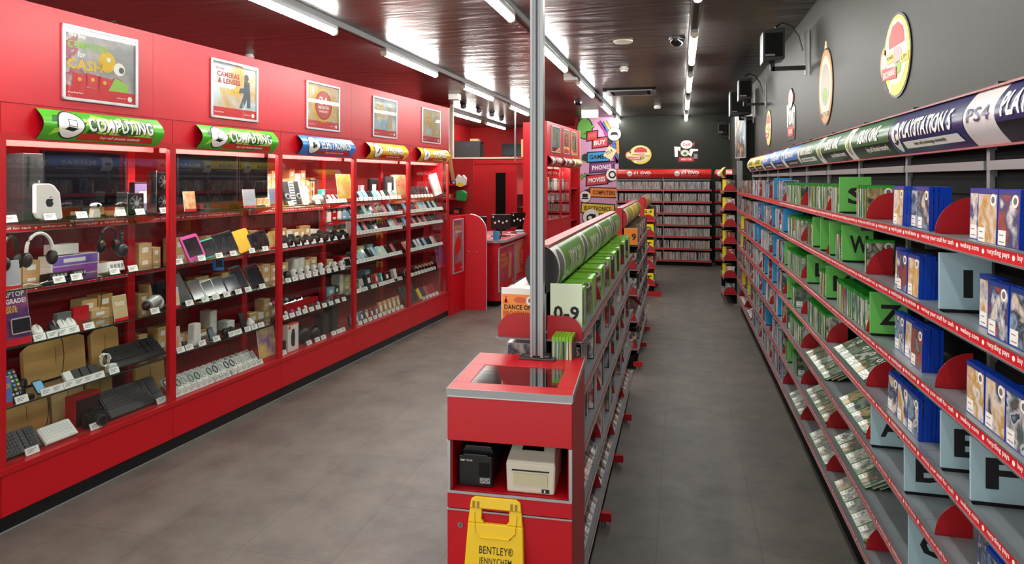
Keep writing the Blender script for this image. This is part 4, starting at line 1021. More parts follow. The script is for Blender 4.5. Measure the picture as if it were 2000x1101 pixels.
# end unit
EX0, EX1, EY = .715, .93, yd(11.25, .8)
EZ = [1.90, 1.59, 1.31, 1.02, .74, .45, .16]
e = empty('end_shelving', 'narrow shelving end unit with stacked red bookends beside grey post', 'shelving', None, (0, 0, 0))
mb = MB(); mb.box(EX0 + .02, EX1, EY + .9, EY + .92, 0, 2.2, BLKM); mb.box(EX1, EX1 + .02, EY, EY + .92, 0, 2.2, BLKM); mb.build('back_panel', e)
for k, z in enumerate(EZ):
    mb = MB(); mb.box(EX0 + .005, EX1, EY, EY + .9, z + .006, z + .016, SHELF); s = mb.build('shelf', e)
    t = edge_strip(.9, 1, False).build('shelf_edge', s); t.location = (EX0, EY + .9, z); t.rotation_euler = (0, 0, R(-90))
    r = (EX1 - EX0) / 2 - .005
    mb = MB(); mb.prism([(-r, 0), (r, 0)] + [(r * cos(a), .012 + .11 * sin(a)) for a in [pi * j / 14 for j in range(0, 15)]], -.002, 0, PLATE); mb.box(-r, r, 0, .04, 0, .0015, PLATE)
    o = mb.build('end_bookend'); o.location = ((EX0 + EX1) / 2, EY - .01, z + .017); tag(o, f'red half round bookend on the {SHW[k]} of the narrow end unit', 'bookend', 'half round bookends of the end unit')
    if k < 6:
        letter_card(EX0 - .0, EY + .25, z + .0165, '', CY, f'yellow index card, {SHW[k]} of the narrow end unit', .15, .2)
    for j in range(14): case('dvd_case', 'dv', (EX0 + EX1) / 2 + .01, EY + .012 + j * .0158, z + .0165, 0, 0, 0, 1. if j == 0 else .2, f'{SHW[k]} of the narrow end unit')
header(Frame(EX0 + .02, 0, -90), -(EY + .9), -(EY + .02), 2.14, 2.33, 0.02, .06, 'header_sign', 'short yellow curved sign over the narrow end unit', 'sign', lambda mb, L_, z0, z1, T, band: (band(mb, 0, L_ * .2, WBAND), band(mb, L_ * .2, L_ * .9, SYEL), band(mb, L_ * .9, L_, SRED)), cap=mat('cap_maroon', '#4a1418', .5))
flush('dvd_case', 'dvd case', 300, 'rear_rack_discs', 'many more dvd cases ranked edge out on the racks at the shop rear', 'dvd case')
# ------------------------------------------------------------------ wall stickers
def sticker(fr_x, y, z, rz, label, shapes, T0=None):
    e = empty('wall_sticker', label, 'wall sticker', None, (fr_x, y, z), rz)
    for nm, f in shapes: mb = MB(); f(mb); mb.build(nm, e)
CRM, PNK, ORG, LGN = mat('sticker_cream', '#e8dcc0', .5), mat('sticker_pink', '#e0a0a0', .5), mat('sticker_orange', '#e0954a', .5), mat('sticker_green', '#8ab04a', .5)
SR, SY = mat('sticker_red', '#cc3a34', .5), mat('sticker_yellow', '#ecd05a', .5)
def badge1(w_, h):
    def back(mb): mb.disc(.03 * w_, 0, w_ * .44, -.006, 0, BLK, 32, None, h * .52); mb.disc(-w_ * .4, -.02 * h, w_ * .15, -.006, 0, BLK, 20, None, h * .22); mb.prism([(-w_ * .45, -h * .1), (-w_ * .42, -h * .36), (0, -h * .44), (0, 0)], -.006, 0, DGR)
    def ring(mb): mb.disc(.03 * w_, 0, w_ * .42, -.008, -.006, SY, 32, None, h * .49); mb.disc(.03 * w_, .02, w_ * .35, -.009, -.008, CRM, 32, None, h * .4); mb.disc(-w_ * .4, -.02 * h, w_ * .13, -.008, -.006, ORG, 18, None, h * .19); mb.disc(-w_ * .4, -.02 * h, w_ * .09, -.009, -.008, CRM, 18, None, h * .12)
    def marks(mb):
        mb.prism([(-.2 * w_, .12 * h), (.3 * w_, .12 * h), (.26 * w_, .3 * h), (.1 * w_, .4 * h), (-.08 * w_, .38 * h), (-.2 * w_, .25 * h)], -.011, -.009, SR)
        mb.disc(.05 * w_, .0, w_ * .17, -.011, -.009, PNK, 20, None, h * .1); mb.disc(.1 * w_, -.16 * h, w_ * .1, -.011, -.009, LGN, 16, None, h * .08)
        mb.box(-.28 * w_, -.02 * w_, -.012, -.009, -.06 * h, .06 * h, SY); mb.text('POWER', -.26 * w_, -.02 * h, .22 * w_, .05 * h, -.0125, INK, bold=.03); mb.box(.18 * w_, .42 * w_, -.012, -.009, -.12 * h, -.02 * h, SY); mb.text('UP!', .22 * w_, -.1 * h, .16 * w_, .06 * h, -.0125, INK, bold=.03)
    def banner(mb): mb.prism([(-.42 * w_, -.24 * h), (.06 * w_, -.28 * h), (.06 * w_, -.14 * h), (-.42 * w_, -.09 * h)], -.014, -.012, SR); mb.text('EXCHANGE', -.38 * w_, -.23 * h, .4 * w_, .08 * h, -.0145, TXTW, bold=.03); mb.box(-.2 * w_, -.12 * w_, -.01, -.006, -.42 * h, -.32 * h, TXTW)
    return [('backing', back), ('ring', ring), ('drawing', marks), ('banner', banner)]
def badge_round(w_, h):
    def back(mb): mb.disc(0, -.02 * h, w_ / 2, -.006, 0, BLK, 32, None, h * .46); mb.prism([(-.1 * w_, .4 * h), (.1 * w_, .4 * h), (.03 * w_, .52 * h), (-.03 * w_, .52 * h)], -.006, 0, CRM)
    def ring(mb): mb.disc(0, -.02 * h, w_ * .48, -.008, -.006, ORG, 32, None, h * .44); mb.disc(0, -.02 * h, w_ * .4, -.009, -.008, CRM, 32, None, h * .37)
    def marks(mb): mb.disc(0, 0, w_ * .3, -.011, -.009, mat('sticker_grey', '#b0aa98', .5), 24, None, h * .25); mb.disc(0, -.12 * h, w_ * .16, -.012, -.011, LGN, 16, None, h * .09); mb.text('SAVE THE DAY', -.3 * w_, -.38 * h, .6 * w_, .06 * h, -.01, INK, bold=.02)
    return [('backing', back), ('ring', ring), ('drawing', marks)]
def badge_cex(w_, h):
    def back(mb): mb.prism([(-.5 * w_, -.2 * h), (-.3 * w_, -.5 * h), (.4 * w_, -.5 * h), (.5 * w_, -.3 * h), (.48 * w_, .1 * h), (.2 * w_, .2 * h), (.1 * w_, .5 * h), (-.15 * w_, .45 * h), (-.2 * w_, .2 * h), (-.5 * w_, .25 * h)], -.006, 0, BLK)
    def arr(mb):
        mb.prism([(-.44 * w_, -.22 * h), (-.32 * w_, -.22 * h), (-.32 * w_, .08 * h), (-.22 * w_, .0 * h), (-.22 * w_, .2 * h), (-.46 * w_, .22 * h)], -.008, -.006, TXTW); mb.prism([(.1 * w_, .0 * h), (.46 * w_, .02 * h), (.46 * w_, .1 * h), (.18 * w_, .12 * h)], -.008, -.006, TXTW); mb.prism([(.06 * w_, -.1 * h), (.2 * w_, -.22 * h), (.3 * w_, .08 * h)], -.009, -.006, TXTW)
        mb.disc(-.05 * w_, -.06 * h, .16 * w_, -.01, -.006, CRM, 24, None, .14 * h); mb.disc(-.04 * w_, -.08 * h, .07 * w_, -.011, -.01, mat('iris_teal', '#3a8078', .4), 18, None, .07 * h)
    def logo(mb): mb.disc(.02 * w_, .3 * h, .25 * w_, -.012, -.006, INK, 28, None, .2 * h); mb.disc(.02 * w_, .3 * h, .23 * w_, -.013, -.012, TXTW, 28, None, .18 * h); mb.prism([(.24 * w_, .34 * h), (.32 * w_, .42 * h), (.32 * w_, .2 * h)], -.012, -.006, SR); mb.text('CeX', -.13 * w_, .24 * h, .3 * w_, .13 * h, -.0135, SR, bold=.05)
    def ban(mb): mb.box(-.28 * w_, .3 * w_, -.012, -.006, -.42 * h, -.24 * h, SR); mb.text('WEBUY.COM', -.2 * w_, -.37 * h, .4 * w_, .08 * h, -.0125, TXTW, bold=.03); mb.box(.3 * w_, .44 * w_, -.01, -.006, -.3 * h, -.1 * h, GREY)
    return [('backing', back), ('arrows', arr), ('emblem', logo), ('banner', ban)]
def wy(u): D = F * XW / (cT * (u - UV0)); return yd(D, XW)
sticker(XW - .001, wy(1752), 2.835, R(-90), 'round cartoon style sticker with red banner nearest the camera on dark wall', badge1(.56, .47))
sticker(XW - .001, wy(1614), 2.93, R(-90), 'tall oval cream and orange sticker on the dark side wall', badge_round(.56, .72))
sticker(XW - .001, wy(1546), 2.85, R(-90), 'white sticker with arrows, emblem and red banner on dark side wall', badge_cex(.6, .58))
sticker(XW - .001, wy(1502), 2.84, R(-90), 'small yellow ringed sticker farthest along the dark side wall', badge1(.6, .5))
x, y, z = world(1249, 302 + 0.0, 0) if False else ((1249 - UV0) * cT * YB * cT / (F + (1249 - UV0) * cT * sT), YB - .001, 2.76)
sticker(x, y, z, 0, 'yellow ringed sticker with red banner on back wall, above mural side rack', badge1(.68, .5))
x = (1340 - UV0) * cT * YB * cT / (F + (1340 - UV0) * cT * sT)
sticker(x, y, 2.83, 0, 'white sticker with round emblem and arrows on the back wall', badge_cex(.64, .6))
# ------------------------------------------------------------------ mural
MX0 = (1133 - UV0) * cT * YB * cT / (F + (1133 - UV0) * cT * sT); MX1 = (1208.5 - UV0) * cT * YB * cT / (F + (1208.5 - UV0) * cT * sT); MW = MX1 - MX0
e = empty('wall_mural', 'pink cartoon style mural with stacked word blocks beside the back rack', 'mural', None, (MX0, YB - .001, 0))
mb = MB(); mb.box(0, MW, -.006, 0, 0, CEIL - .001, mat('mural_pink', '#d9a0c4', .5)); mb.build('panel', e)
Yb = YB
def mz(v): D = 17.75; return HC + (V0 - v) * D / F
def mxx(u): return (u - 1133) / 75.5 * MW
def blk(u0, u1, v0, v1, tilt, m1, t, inkm, depthside):
    z0, z1 = mz(v1), mz(v0); a, b = mxx(u0), mxx(u1); k = tilt
    mb = MB(); dx = .1
    mb.prism([(a - .03, z0 - .03), (b + .03, z0 - .03 + k), (b + .04, z1 + .03 + k), (a - .02, z1 + .03)], -.01, -.006, INK)
    if depthside: mb.prism([(a - .16, z0 + .05), (a, z0), (a, z1), (a - .14, z1 - .05)], -.011, -.006, DGR) if depthside < 0 else mb.prism([(b, z0 + k), (b + .14, z0 + .05 + k), (b + .16, z1 - .07 + k), (b, z1 + k)], -.011, -.006, DGR)
    mb.prism([(a, z0), (b, z0 + k), (b + .01, z1 + k), (a + .01, z1)], -.014, -.01, m1)
    T = lambda x, y, z: (x, y, z + k * (x - a) / (b - a))
    hh = (z1 - z0); mb.text(t, a + .09 * (b - a), z0 + .24 * hh, .82 * (b - a), .52 * hh, -.0155, inkm, T, .06)
    mb.build('word_block', e)
C = lambda n, h: mat(n, h, .5)
blk(1147, 1166, 259, 275, .04, C('mural_red', '#d84048'), 'WE', C('mural_wered', '#f07070'), 0)
blk(1158, 1186, 272, 289, .05, C('mural_red', '#d84048'), 'BUY', TXTW, 1)
blk(1148, 1189, 299, 316, .03, C('mural_blue', '#3a9ad8'), 'GAMES', INK, -1)
blk(1153, 1198, 320, 337, .05, C('mural_purple', '#8a3a86'), 'PHONES', TXTW, 0)
blk(1146, 1186, 344, 362, .06, C('mural_crimson', '#c83444'), 'MOVIES', TXTW, 1)
blk(1153, 1206, 367, 383, -.02, C('mural_orange', '#e8862c'), 'COMPUTERS', INK, -1)
blk(1136, 1199, 397, 414, -.04, C('mural_yellow', '#e8c83c'), 'ELECTRONICS', INK, 0)
def icon(u, v, r, f):
    mb = MB(); x, z = mxx(u), mz(v); mb.disc(x, z, r * 1.1, -.013, -.006, INK, 26); mb.disc(x, z, r, -.016, -.013, TXTW, 26); f(mb, x, z); mb.build('icon', e)
icon(1200, 263, .17, lambda mb, x, z: (mb.prism([(x - .1, z - .06), (x - .05, z - .02), (x + .05, z - .02), (x + .1, z - .06), (x + .09, z + .03), (x + .05, z + .06), (x - .05, z + .06), (x - .09, z + .03)], -.018, -.016, INK)))
icon(1196, 341, .16, lambda mb, x, z: (mb.disc(x, z, .1, -.018, -.016, INK), mb.disc(x, z, .06, -.02, -.018, TXTW)))
icon(1143, 384, .15, lambda mb, x, z: (mb.box(x - .07, x + .07, -.018, -.016, z - .01, z + .08, INK), mb.prism([(x - .1, z - .06), (x + .1, z - .06), (x + .07, z - .02), (x - .07, z - .02)], -.018, -.016, INK)))
icon(1155, 424, .22, lambda mb, x, z: (mb.prism([(x - .12, z - .08), (x + .02, z - .12), (x + .12, z - .06), (x + .12, z + .08), (x - .02, z + .1), (x - .12, z + .04)], -.018, -.016, INK), mb.disc(x - .03, z - .01, .05, -.02, -.018, TXTW)))
mb = MB(); x, z = mxx(1190), mz(297); mb.prism([(x - .16, z - .1), (x + .06, z - .22), (x + .2, z + .04), (x, z + .16)], -.019, -.015, mat('note_cream', '#e6dcae', .6))
T = Matrix.Translation((x, 0, z)) @ Matrix.Rotation(R(-28), 4, 'Y'); mb.text('YOUR', -.1, -.05, .2, .09, -.0195, INK, T, .02); mb.build('note', e)
for i, (c_, pts) in enumerate(((C('mural_green', '#6ab04a'), [(1133, 256), (1143, 262), (1150, 250), (1160, 246)]), (C('mural_green', '#6ab04a'), [(1133, 350), (1140, 341), (1150, 344), (1148, 360)]), (C('wire_blue', '#3a6ab8'), [(1176, 240), (1190, 262), (1200, 285), (1206, 320)]), (C('wire_orange', '#e89a3a'), [(1182, 238), (1192, 255), (1206, 275), (1207, 300)]), (C('wire_magenta', '#b83a8a'), [(1170, 238), (1182, 255), (1195, 300), (1207, 318)]), (C('mural_green', '#6ab04a'), [(1140, 440), (1150, 455), (1160, 430), (1180, 425)]), (C('mural_red', '#d84048'), [(1160, 415), (1180, 430), (1200, 440)]))):
    for q_, mm_, rr in ((0, INK, .05), (.004, c_, .035)):
        mb = MB(); P = [(mxx(u), mz(v)) for u, v in pts]
        for (xa, za), (xb, zb) in zip(P[:-1], P[1:]):
            l = hypot(xb - xa, zb - za); nx, nz = -(zb - za) / l * rr, (xb - xa) / l * rr
            mb.prism([(xa - nx, za - nz), (xa + nx, za + nz), (xb + nx, zb + nz), (xb - nx, zb - nz)], -.008 - q_ / 2, -.006, mm_)
        mb.build('wire', e)
mb = MB(); mb.disc(mxx(1142), mz(251), .22, -.008, -.006, INK, 24, None, .3); mb.disc(mxx(1142), mz(251), .19, -.009, -.008, C('mural_green', '#6ab04a'), 24, None, .27); mb.build('bubble', e); mb = MB(); mb.disc(mxx(1144), mz(308), .12, -.008, -.006, C('mural_green', '#6ab04a'), 20); mb.build('bubble', e)
# ------------------------------------------------------------------ red display cabinets
CZ = {'top': 2.36, 'sill': .385, 'kick': .10}
SHZ = [1.855, 1.44, 1.09, .73]; SHZ2 = [1.86, 1.655, 1.46, 1.12, .775]
DEP = .46
CABW = ['nearest', 'second', 'third', 'fourth', 'farthest']
def cabinet(fr, s0, s1, label, shelves, z_open=.385, door_part=True):
    e = empty('display_cabinet', label, 'display cabinet'); fr.put(e, s0); W = s1 - s0; zt = CZ['top']
    def P(nm, *bx, bev=0.):
        mb = MB()
        for b in bx: mb.box(*b)
        return mb.build(nm, e, bev=bev)
    P('frame', (0, .03, -.0, .04, z_open, zt, REDD), (W - .03, W, -.0, .04, z_open, zt, REDD), (0, W, 0, .04, zt, zt + .045, REDD), (0, W, -.01, .04, z_open - .035, z_open, REDD))
    P('back_post', (0, .035, DEP - .04, DEP, z_open, zt + .2, REDD), (W * .5 - .02 if False else W - .035, W, DEP - .04, DEP, z_open, zt + .2, REDD))
    P('back_panel', (.001, W - .001, DEP + .14, DEP + .155, .1, 2.39, mat('maroon_panel', '#8e0f1a', .5)))
    P('header_board', (.002, W - .002, .004, .03, zt + .045, 2.583, RED)); P('base_panel', (.002, W - .002, 0, .02, CZ['kick'], z_open - .035, RED), bev=.001)
    P('kick_plate', (0, W, .02, .04, .0, CZ['kick'], BLK), (0, W, .012, .02, 0, .006, LGR)); P('cabinet_floor', (0, W, .04, DEP + .14, z_open - .03, z_open, REDP)); P('roof', (0, W, .04, DEP + .14, zt + .17, zt + .19, REDP))
    P('light_strip', (.06, W - .06, .052, .115, zt + .016, zt + .03, LED))
    P('added_glow_strip', (.03, W - .03, .165, .171, zt - .03, zt + .05, mat('glow_strip_red', '#7a120a', .6)))  # added strip that catches the LED light as a glow below the rail
    P('lock', (W * .62, W * .62 + .012, -.006, 0, zt + .015, zt + .027, CHR))
    mb = MB(); mb.add([(.032, .014, z_open + .001), (W - .032, .014, z_open + .001), (W - .032, .014, zt - .001), (.032, .014, zt - .001)], [(0, 1, 2, 3)], GLASS); mb.build('glass_pane', e)
    for z in shelves:
        mb = MB(); mb.box(.012, W - .012, .045, .32, z - .008, z, SGLASS); mb.box(.012, W - .012, .0435, .045, z - .008, z, GEDGE); s = mb.build('glass_shelf', e)
        for x in (.03, W - .036):
            mb = MB(); mb.prism([(0, 0), (.0, -.07), (.22, 0)], 0, .006, REDD, Matrix.Translation((x, .32, z - .009)) @ Matrix.Rotation(R(-90), 4, 'Z')); mb.build('shelf_bracket', s)
    for z in [q - .06 for q in shelves] :
        mb = MB(); mb.box(.04, W - .04, DEP - .045, DEP + .13, z - .006, z, SHELF); s = mb.build('rear_shelf', e)
        key = ('rs', round(W, 2))
        if key not in _bay: _bay[key] = edge_strip(W - .08, 1, True).mesh('shelf_edge')
        t = bpy.data.objects.new('shelf_edge', _bay[key]); COL.objects.link(t); t.parent = s; t.location = (.04, DEP - .05, z - .008)
    return e
for i in range(5):
    cabinet(LF, LP[i + 1], LP[i], f'red framed glass display cabinet, {CABW[4 - i]} of five from the camera', SHZ2 if i < 2 else SHZ)
cabinet(LF, LP[6], LP[5], 'red framed glass display cabinet cut off by the picture edge', SHZ)
L2 = [0, 1.05, 1.95, 2.83]
cabinet(LF2, 0, 1.08, 'red framed glass cabinet beyond the counter, nearest of three', [1.9, 1.65], 1.34); cabinet(LF2, 1.08, 1.92, 'red framed glass cabinet beyond the counter, middle of three', [1.9, 1.65], 1.34)
e = empty('open_cabinet', 'open fronted red cabinet beside the pink mural', 'cabinet'); LF2.put(e, 1.92)
mb = MB(); mb.box(0, .03, 0, .45, 0, 2.58, REDD); mb.box(.88, .91, 0, .45, 0, 2.58, REDD); mb.box(0, .91, 0, .03, 2.36, 2.58, REDD); mb.build('frame', e)
mb = MB(); mb.box(.03, .88, .42, .45, 0, 2.36, REDD); mb.build('back_panel', e)
for z in (.8, 1.2, 1.9): mb = MB(); mb.box(.03, .88, .05, .42, z, z + .02, REDD); mb.build('shelf', e)
m = MB(); m.box(-.02, 0, 0, .47, 0, 3.2, RED); o = m.build('trim_5', kind='structure'); LF2.put(o, 0)
m = MB(); m.box(2.83, 2.86, 0, .3, 0, 3.2, REDP); o = m.build('trim_6', kind='structure'); LF2.put(o, 0)
# ---- curved header signs on the cabinets
COLS = {'g': (mat('pop_green', '#4fae2a', .3), mat('pop_darkgreen', '#1d5a1c', .4), mat('pop_lime', '#a8d84a', .35)), 'b': (mat('pop_blue', '#2f7fd8', .3), mat('pop_navy', '#164a98', .4), mat('pop_sky', '#8ac4f0', .35)),
        'y': (mat('pop_yellow', '#f0b820', .3), mat('pop_gold', '#b87a10', .4), mat('pop_lemon', '#f8e070', .35)), 'r': (mat('pop_red', '#b82028', .3), mat('pop_maroon', '#6a1018', .4), mat('pop_rose', '#e07070', .35))}
def hs_pop(word, c_, kind):
    def f(mb, L_, z0, z1, T, band):
        H = z1 - z0; a, b_, c2 = COLS[c_]; band(mb, 0, L_, a); r = random.Random(len(word) + ord(c_))
        def quad(pts, m_, eps): 
            mb.add([(x, 0, z0 + z * H) for x, z in pts], [tuple(range(len(pts)))], m_, T(eps))
        if c_ == 'g':
            for k in range(34):
                x = r.uniform(.0, L_ - .16); y = r.uniform(.1, .75); w_ = r.uniform(.06, .15); s_ = r.uniform(-.25, .25)
                quad([(x, y), (x + w_, y + s_), (x + w_ + .02, y + s_ + .2), (x + .02, y + .22)] if y + s_ > 0.02 and y + s_ + .22 < .98 else [(x, y), (x + w_, y), (x + w_, y + .16), (x, y + .16)], b_ if k % 2 else c2, .0006 + k * 4e-5)
        else:
            for k in range(14): ell(mb, r.uniform(.05, L_ - .05), z0 + r.uniform(.15, .85) * H, r.uniform(.015, .05), r.uniform(.06, .14) * H, c2 if k % 2 else b_, T, .0006 + k * 4e-5)
        ell(mb, .2 * L_, z0 + .52 * H, .105 * L_, .47 * H, INK, T, .0016); ell(mb, .2 * L_, z0 + .52 * H, .095 * L_, .43 * H, TXTW, T, .002)
        cx, q = .2 * L_, z0 + .5 * H
        if kind == 'laptop': quad([(.165, .48), (.225, .45), (.225, .68), (.165, .72)], INK, .003); quad([(.17, .5), (.22, .47), (.22, .66), (.17, .69)], WBAND, .0035); quad([(.14, .36), (.2, .3), (.235, .4), (.165, .46)], INK, .0032)
        elif kind == 'box': quad([(.17, .35), (.21, .35), (.21, .7), (.17, .66)], INK, .003); ell(mb, .225, z0 + .48 * H, .014, .1 * H, INK, T, .003)
        else: quad([(.17, .4), (.19, .34), (.235, .62), (.215, .68)], INK, .003); ell(mb, .175 + .005, z0 + .38 * H, .014, .07 * H, INK, T, .003)
        quad([(.27 * L_ , .05), (.93 * L_, .05), (.9 * L_, .27), (.29 * L_, .27)], SRED, .0022); mb.text('buy sell donate instantly', .45 * L_, z0 + .09 * H, .35 * L_, .12 * H, 0, TXTW, T(.004), .04)
        wl = .56 * L_ if len(word) > 6 else .42 * L_; x0 = .33 * L_ if len(word) > 6 else .42 * L_
        mb.text(word, x0 + .008, z0 + .31 * H, wl, .5 * H, 0, INK, T(.0028), .09); mb.text(word, x0, z0 + .34 * H, wl, .5 * H, 0, TXTW, T(.0045), .06)
    return f
for (u0, u1, word, c_, kd, lb) in ((68, 305, 'COMPUTING', 'g', 'laptop', 'large green curved sign over the nearest glass cabinet'), (381, 531, 'COMPUTING', 'g', 'laptop', 'green curved sign over the second glass cabinet'), (579, 683, 'ELECTRONICS', 'b', 'box', 'blue curved sign over the third glass cabinet'), (713, 788, 'PHONES', 'y', 'phone', 'yellow curved sign over the fourth glass cabinet'), (813, 871, 'PHONES', 'y', 'phone', 'yellow curved sign over the farthest glass cabinet')):
    header(LF, LF.s_at(u0), LF.s_at(u1), 2.372, 2.565, -.008, .07, 'header_sign', lb, 'sign', hs_pop(word, c_, kd))
for i, (a, b, c_) in enumerate(((.05, .98, 'r'), (1.1, 1.86, 'r'), (1.95, 2.75, 'y'))):
    header(LF2, a, b, 2.38, 2.57, -.008, .07, 'header_sign', ('red curved sign over the nearest cabinet beyond the counter', 'red curved sign over the middle cabinet beyond the counter', 'yellow curved sign over the open cabinet by the mural')[i], 'sign', hs_pop('GAMES', c_, 'box'))
# ------------------------------------------------------------------ framed posters
PGL = mat('poster_sheen', '#c8c0b8', .25)
def poster(fr, s, z, W, H, label, inner, d=0., rz=0., fw=.022):
    e = empty('framed_poster', label, 'poster'); fr.put(e, s, d - .001, z, rz)
    mb = MB()
    for b in ((-W / 2, W / 2, H / 2 - fw, H / 2), (-W / 2, W / 2, -H / 2, -H / 2 + fw), (-W / 2, -W / 2 + fw, -H / 2, H / 2), (W / 2 - fw, W / 2, -H / 2, H / 2)): mb.box(b[0], b[1], -.016, 0, b[2], b[3], SILV)
    mb.build('frame', e, bev=.004)
    mb = MB(); w_, h = W - 2 * fw, H - 2 * fw; inner(mb, w_, h); mb.build('print', e)
    mb = MB(); mb.add([(-w_ / 2, -.012, -h / 2), (w_ / 2, -.012, -h / 2), (w_ / 2, -.012, h / 2), (-w_ / 2, -.012, h / 2)], [(0, 1, 2, 3)], GLASS); mb.build('cover_sheet', e)
def foot(mb, w_, h):
    mb.box(-w_ / 2, w_ / 2, -.006, 0, -h / 2, -h * .33, STRIP); mb.text('Recycling Pays', -w_ * .46, -h * .44, w_ * .2, h * .03, -.0065, TXTW); mb.text('webuy.com', w_ * .22, -h * .44, w_ * .14, h * .03, -.0065, TXTW); mb.disc(w_ * .42, -h * .425, w_ * .035, -.0068, -.006, TXTW, 14)
def bgp(mb, w_, h, a): mb.box(-w_ / 2, w_ / 2, -.004, 0, -h / 2, h / 2, a)
AP = art('poster_pinkgrey', ['#b8a8a8', '#8a8a8a', '#d080a0', '#c8b060', '#606468', '#d0c8b8', '#a04858'], 2.6, .3); AB = art('poster_bluegold', ['#b8ccd8', '#e8c868', '#88a8c8', '#e8dcc8', '#d0a050', '#c8d4dc'], 2.4, .3); AD = art('poster_dark', ['#4a4a58', '#c8a850', '#2a3a5a', '#8a6a80', '#b8b0a8'], 3, .3)
GOLD, MAR, PLM = mat('print_gold', '#e8b830', .5), mat('print_maroon', '#a02838', .5), mat('print_plum', '#7a3a6a', .5)
PGRN = mat('print_green', '#9ac850', .5)
def p_comp(mb, w_, h):
    bgp(mb, w_, h, AP); mb.text('We Buy', -w_ * .46, h * .36, w_ * .24, h * .09, -.005, TXTW, bold=.04); mb.text('COMPUTERS', -w_ * .46, h * .22, w_ * .55, h * .11, -.005, PGRN, bold=.06); mb.text('for', -w_ * .33, h * .1, w_ * .1, h * .09, -.005, TXTW, bold=.04)
    mb.text('CASH', -w_ * .47, -h * .08, w_ * .48, h * .15, -.005, GOLD, bold=.08); mb.disc(w_ * .26, h * .02, w_ * .085, -.006, -.004, TXTW, 20); mb.disc(w_ * .29, h * .01, w_ * .04, -.007, -.006, INKG, 16); mb.disc(w_ * .08, h * .1, w_ * .12, -.005, -.004, GOLD, 20, None, h * .16); mb.disc(w_ * .1, h * .14, w_ * .03, -.006, -.005, TXTW, 14)
    for x, z in ((-.4, -.22), (-.22, -.2), (-.05, -.22)): mb.prism([(x * w_, z * h - .05), (x * w_ + .1, z * h - .06), (x * w_ + .11, z * h + .03), (x * w_, z * h + .04)], -.0055, -.004, STRIP); mb.disc(x * w_ + .05, z * h, .014, -.006, -.0055, GOLD, 10)
    mb.prism([(w_ * .1, -h * .33), (w_ * .4, -h * .33), (w_ * .38, -h * .2), (w_ * .2, -h * .12)], -.0056, -.004, PGRN); foot(mb, w_, h)
def p_cam(mb, w_, h):
    bgp(mb, w_, h, AB); mb.text('We Buy', -w_ * .44, h * .36, w_ * .2, h * .06, -.005, MAR, bold=.04); mb.text('CAMERAS', -w_ * .4, h * .24, w_ * .5, h * .1, -.005, MAR, bold=.06); mb.text('& LENSES', -w_ * .38, h * .12, w_ * .5, h * .1, -.005, MAR, bold=.06); mb.text('CASH', -w_ * .34, -h * .08, w_ * .44, h * .15, -.005, GOLD, bold=.08)
    g = mat('print_slate', '#5a6068', .5); mb.disc(w_ * .27, h * .3, w_ * .05, -.006, -.004, g, 16, None, h * .07); mb.prism([(w_ * .2, -h * .05), (w_ * .36, -h * .05), (w_ * .34, h * .22), (w_ * .22, h * .24)], -.006, -.004, g); mb.prism([(w_ * .08, -h * .02), (w_ * .22, h * .0), (w_ * .24, h * .1), (w_ * .12, h * .08)], -.006, -.004, g); mb.prism([(w_ * .1, -h * .3), (w_ * .2, -h * .3), (w_ * .3, -h * .05), (w_ * .2, -h * .05)], -.006, -.004, g); mb.prism([(w_ * .28, -h * .28), (w_ * .36, -h * .28), (w_ * .36, -h * .05), (w_ * .28, -h * .05)], -.006, -.004, g); foot(mb, w_, h)
def p_24(mb, w_, h):
    bgp(mb, w_, h, AB); n = 20; R_ = min(w_, h) * .42
    mb.prism([((R_ if k % 2 else R_ * .9) * cos(pi * k / n) * .98, h * .04 + (R_ if k % 2 else R_ * .9) * sin(pi * k / n)) for k in range(2 * n)], -.006, -.004, GOLD); mb.disc(0, h * .04, R_ * .8, -.007, -.006, MAR, 30); mb.disc(0, h * .04, R_ * .72, -.008, -.007, SRED, 30)
    mb.text('24', -w_ * .14, h * .06, w_ * .26, h * .18, -.0085, TXTW, bold=.08); mb.text('MONTH', -w_ * .17, -h * .05, w_ * .34, h * .08, -.0085, TXTW, bold=.06); mb.text('WARRANTY', -w_ * .15, -h * .13, w_ * .3, h * .05, -.0085, TXTW, bold=.04); foot(mb, w_, h)
def p_cash(mb, w_, h):
    bgp(mb, w_, h, AB); mb.text('TRADE', -w_ * .4, h * .28, w_ * .35, h * .08, -.005, GOLD, bold=.06); mb.text('TABLETS', -w_ * .42, h * .16, w_ * .44, h * .09, -.005, GOLD, bold=.06); mb.text('CASH', -w_ * .4, -h * .0, w_ * .42, h * .12, -.005, GOLD, bold=.08)
    mb.prism([(w_ * .1, -h * .3), (w_ * .3, -h * .3), (w_ * .34, h * .3), (w_ * .16, h * .34)], -.0056, -.004, mat('print_tan', '#c8b088', .5)); foot(mb, w_, h)
for u0, u1, fn, lb in ((119, 267, p_comp, 'silver framed pinkish poster nearest the camera on the red fascia'), (410, 502, p_cam, 'silver framed sky blue poster with grey figure on the red fascia'), (597, 662, p_24, 'silver framed poster with a gold toothed seal on red fascia'), (727, 774, p_cash, 'silver framed pale poster between seal poster and the fascia end one'), (823, 859, p_cash, 'small silver framed poster at the far end of red fascia')):
    a, b = LF.s_at(u0), LF.s_at(u1); poster(LF, (a + b) / 2, 2.888, b - a, .5, lb, fn)
for i, (a, b) in enumerate(((.28, .95), (1.25, 1.75), (1.95, 2.5))): poster(LF2, (a + b) / 2, 2.9, b - a, .52, 'framed poster above the red curved signs beyond counter, ' + ('nearest', 'middle', 'farthest') [i] + ' of three', (p_cash, p_24, p_cam)[i])
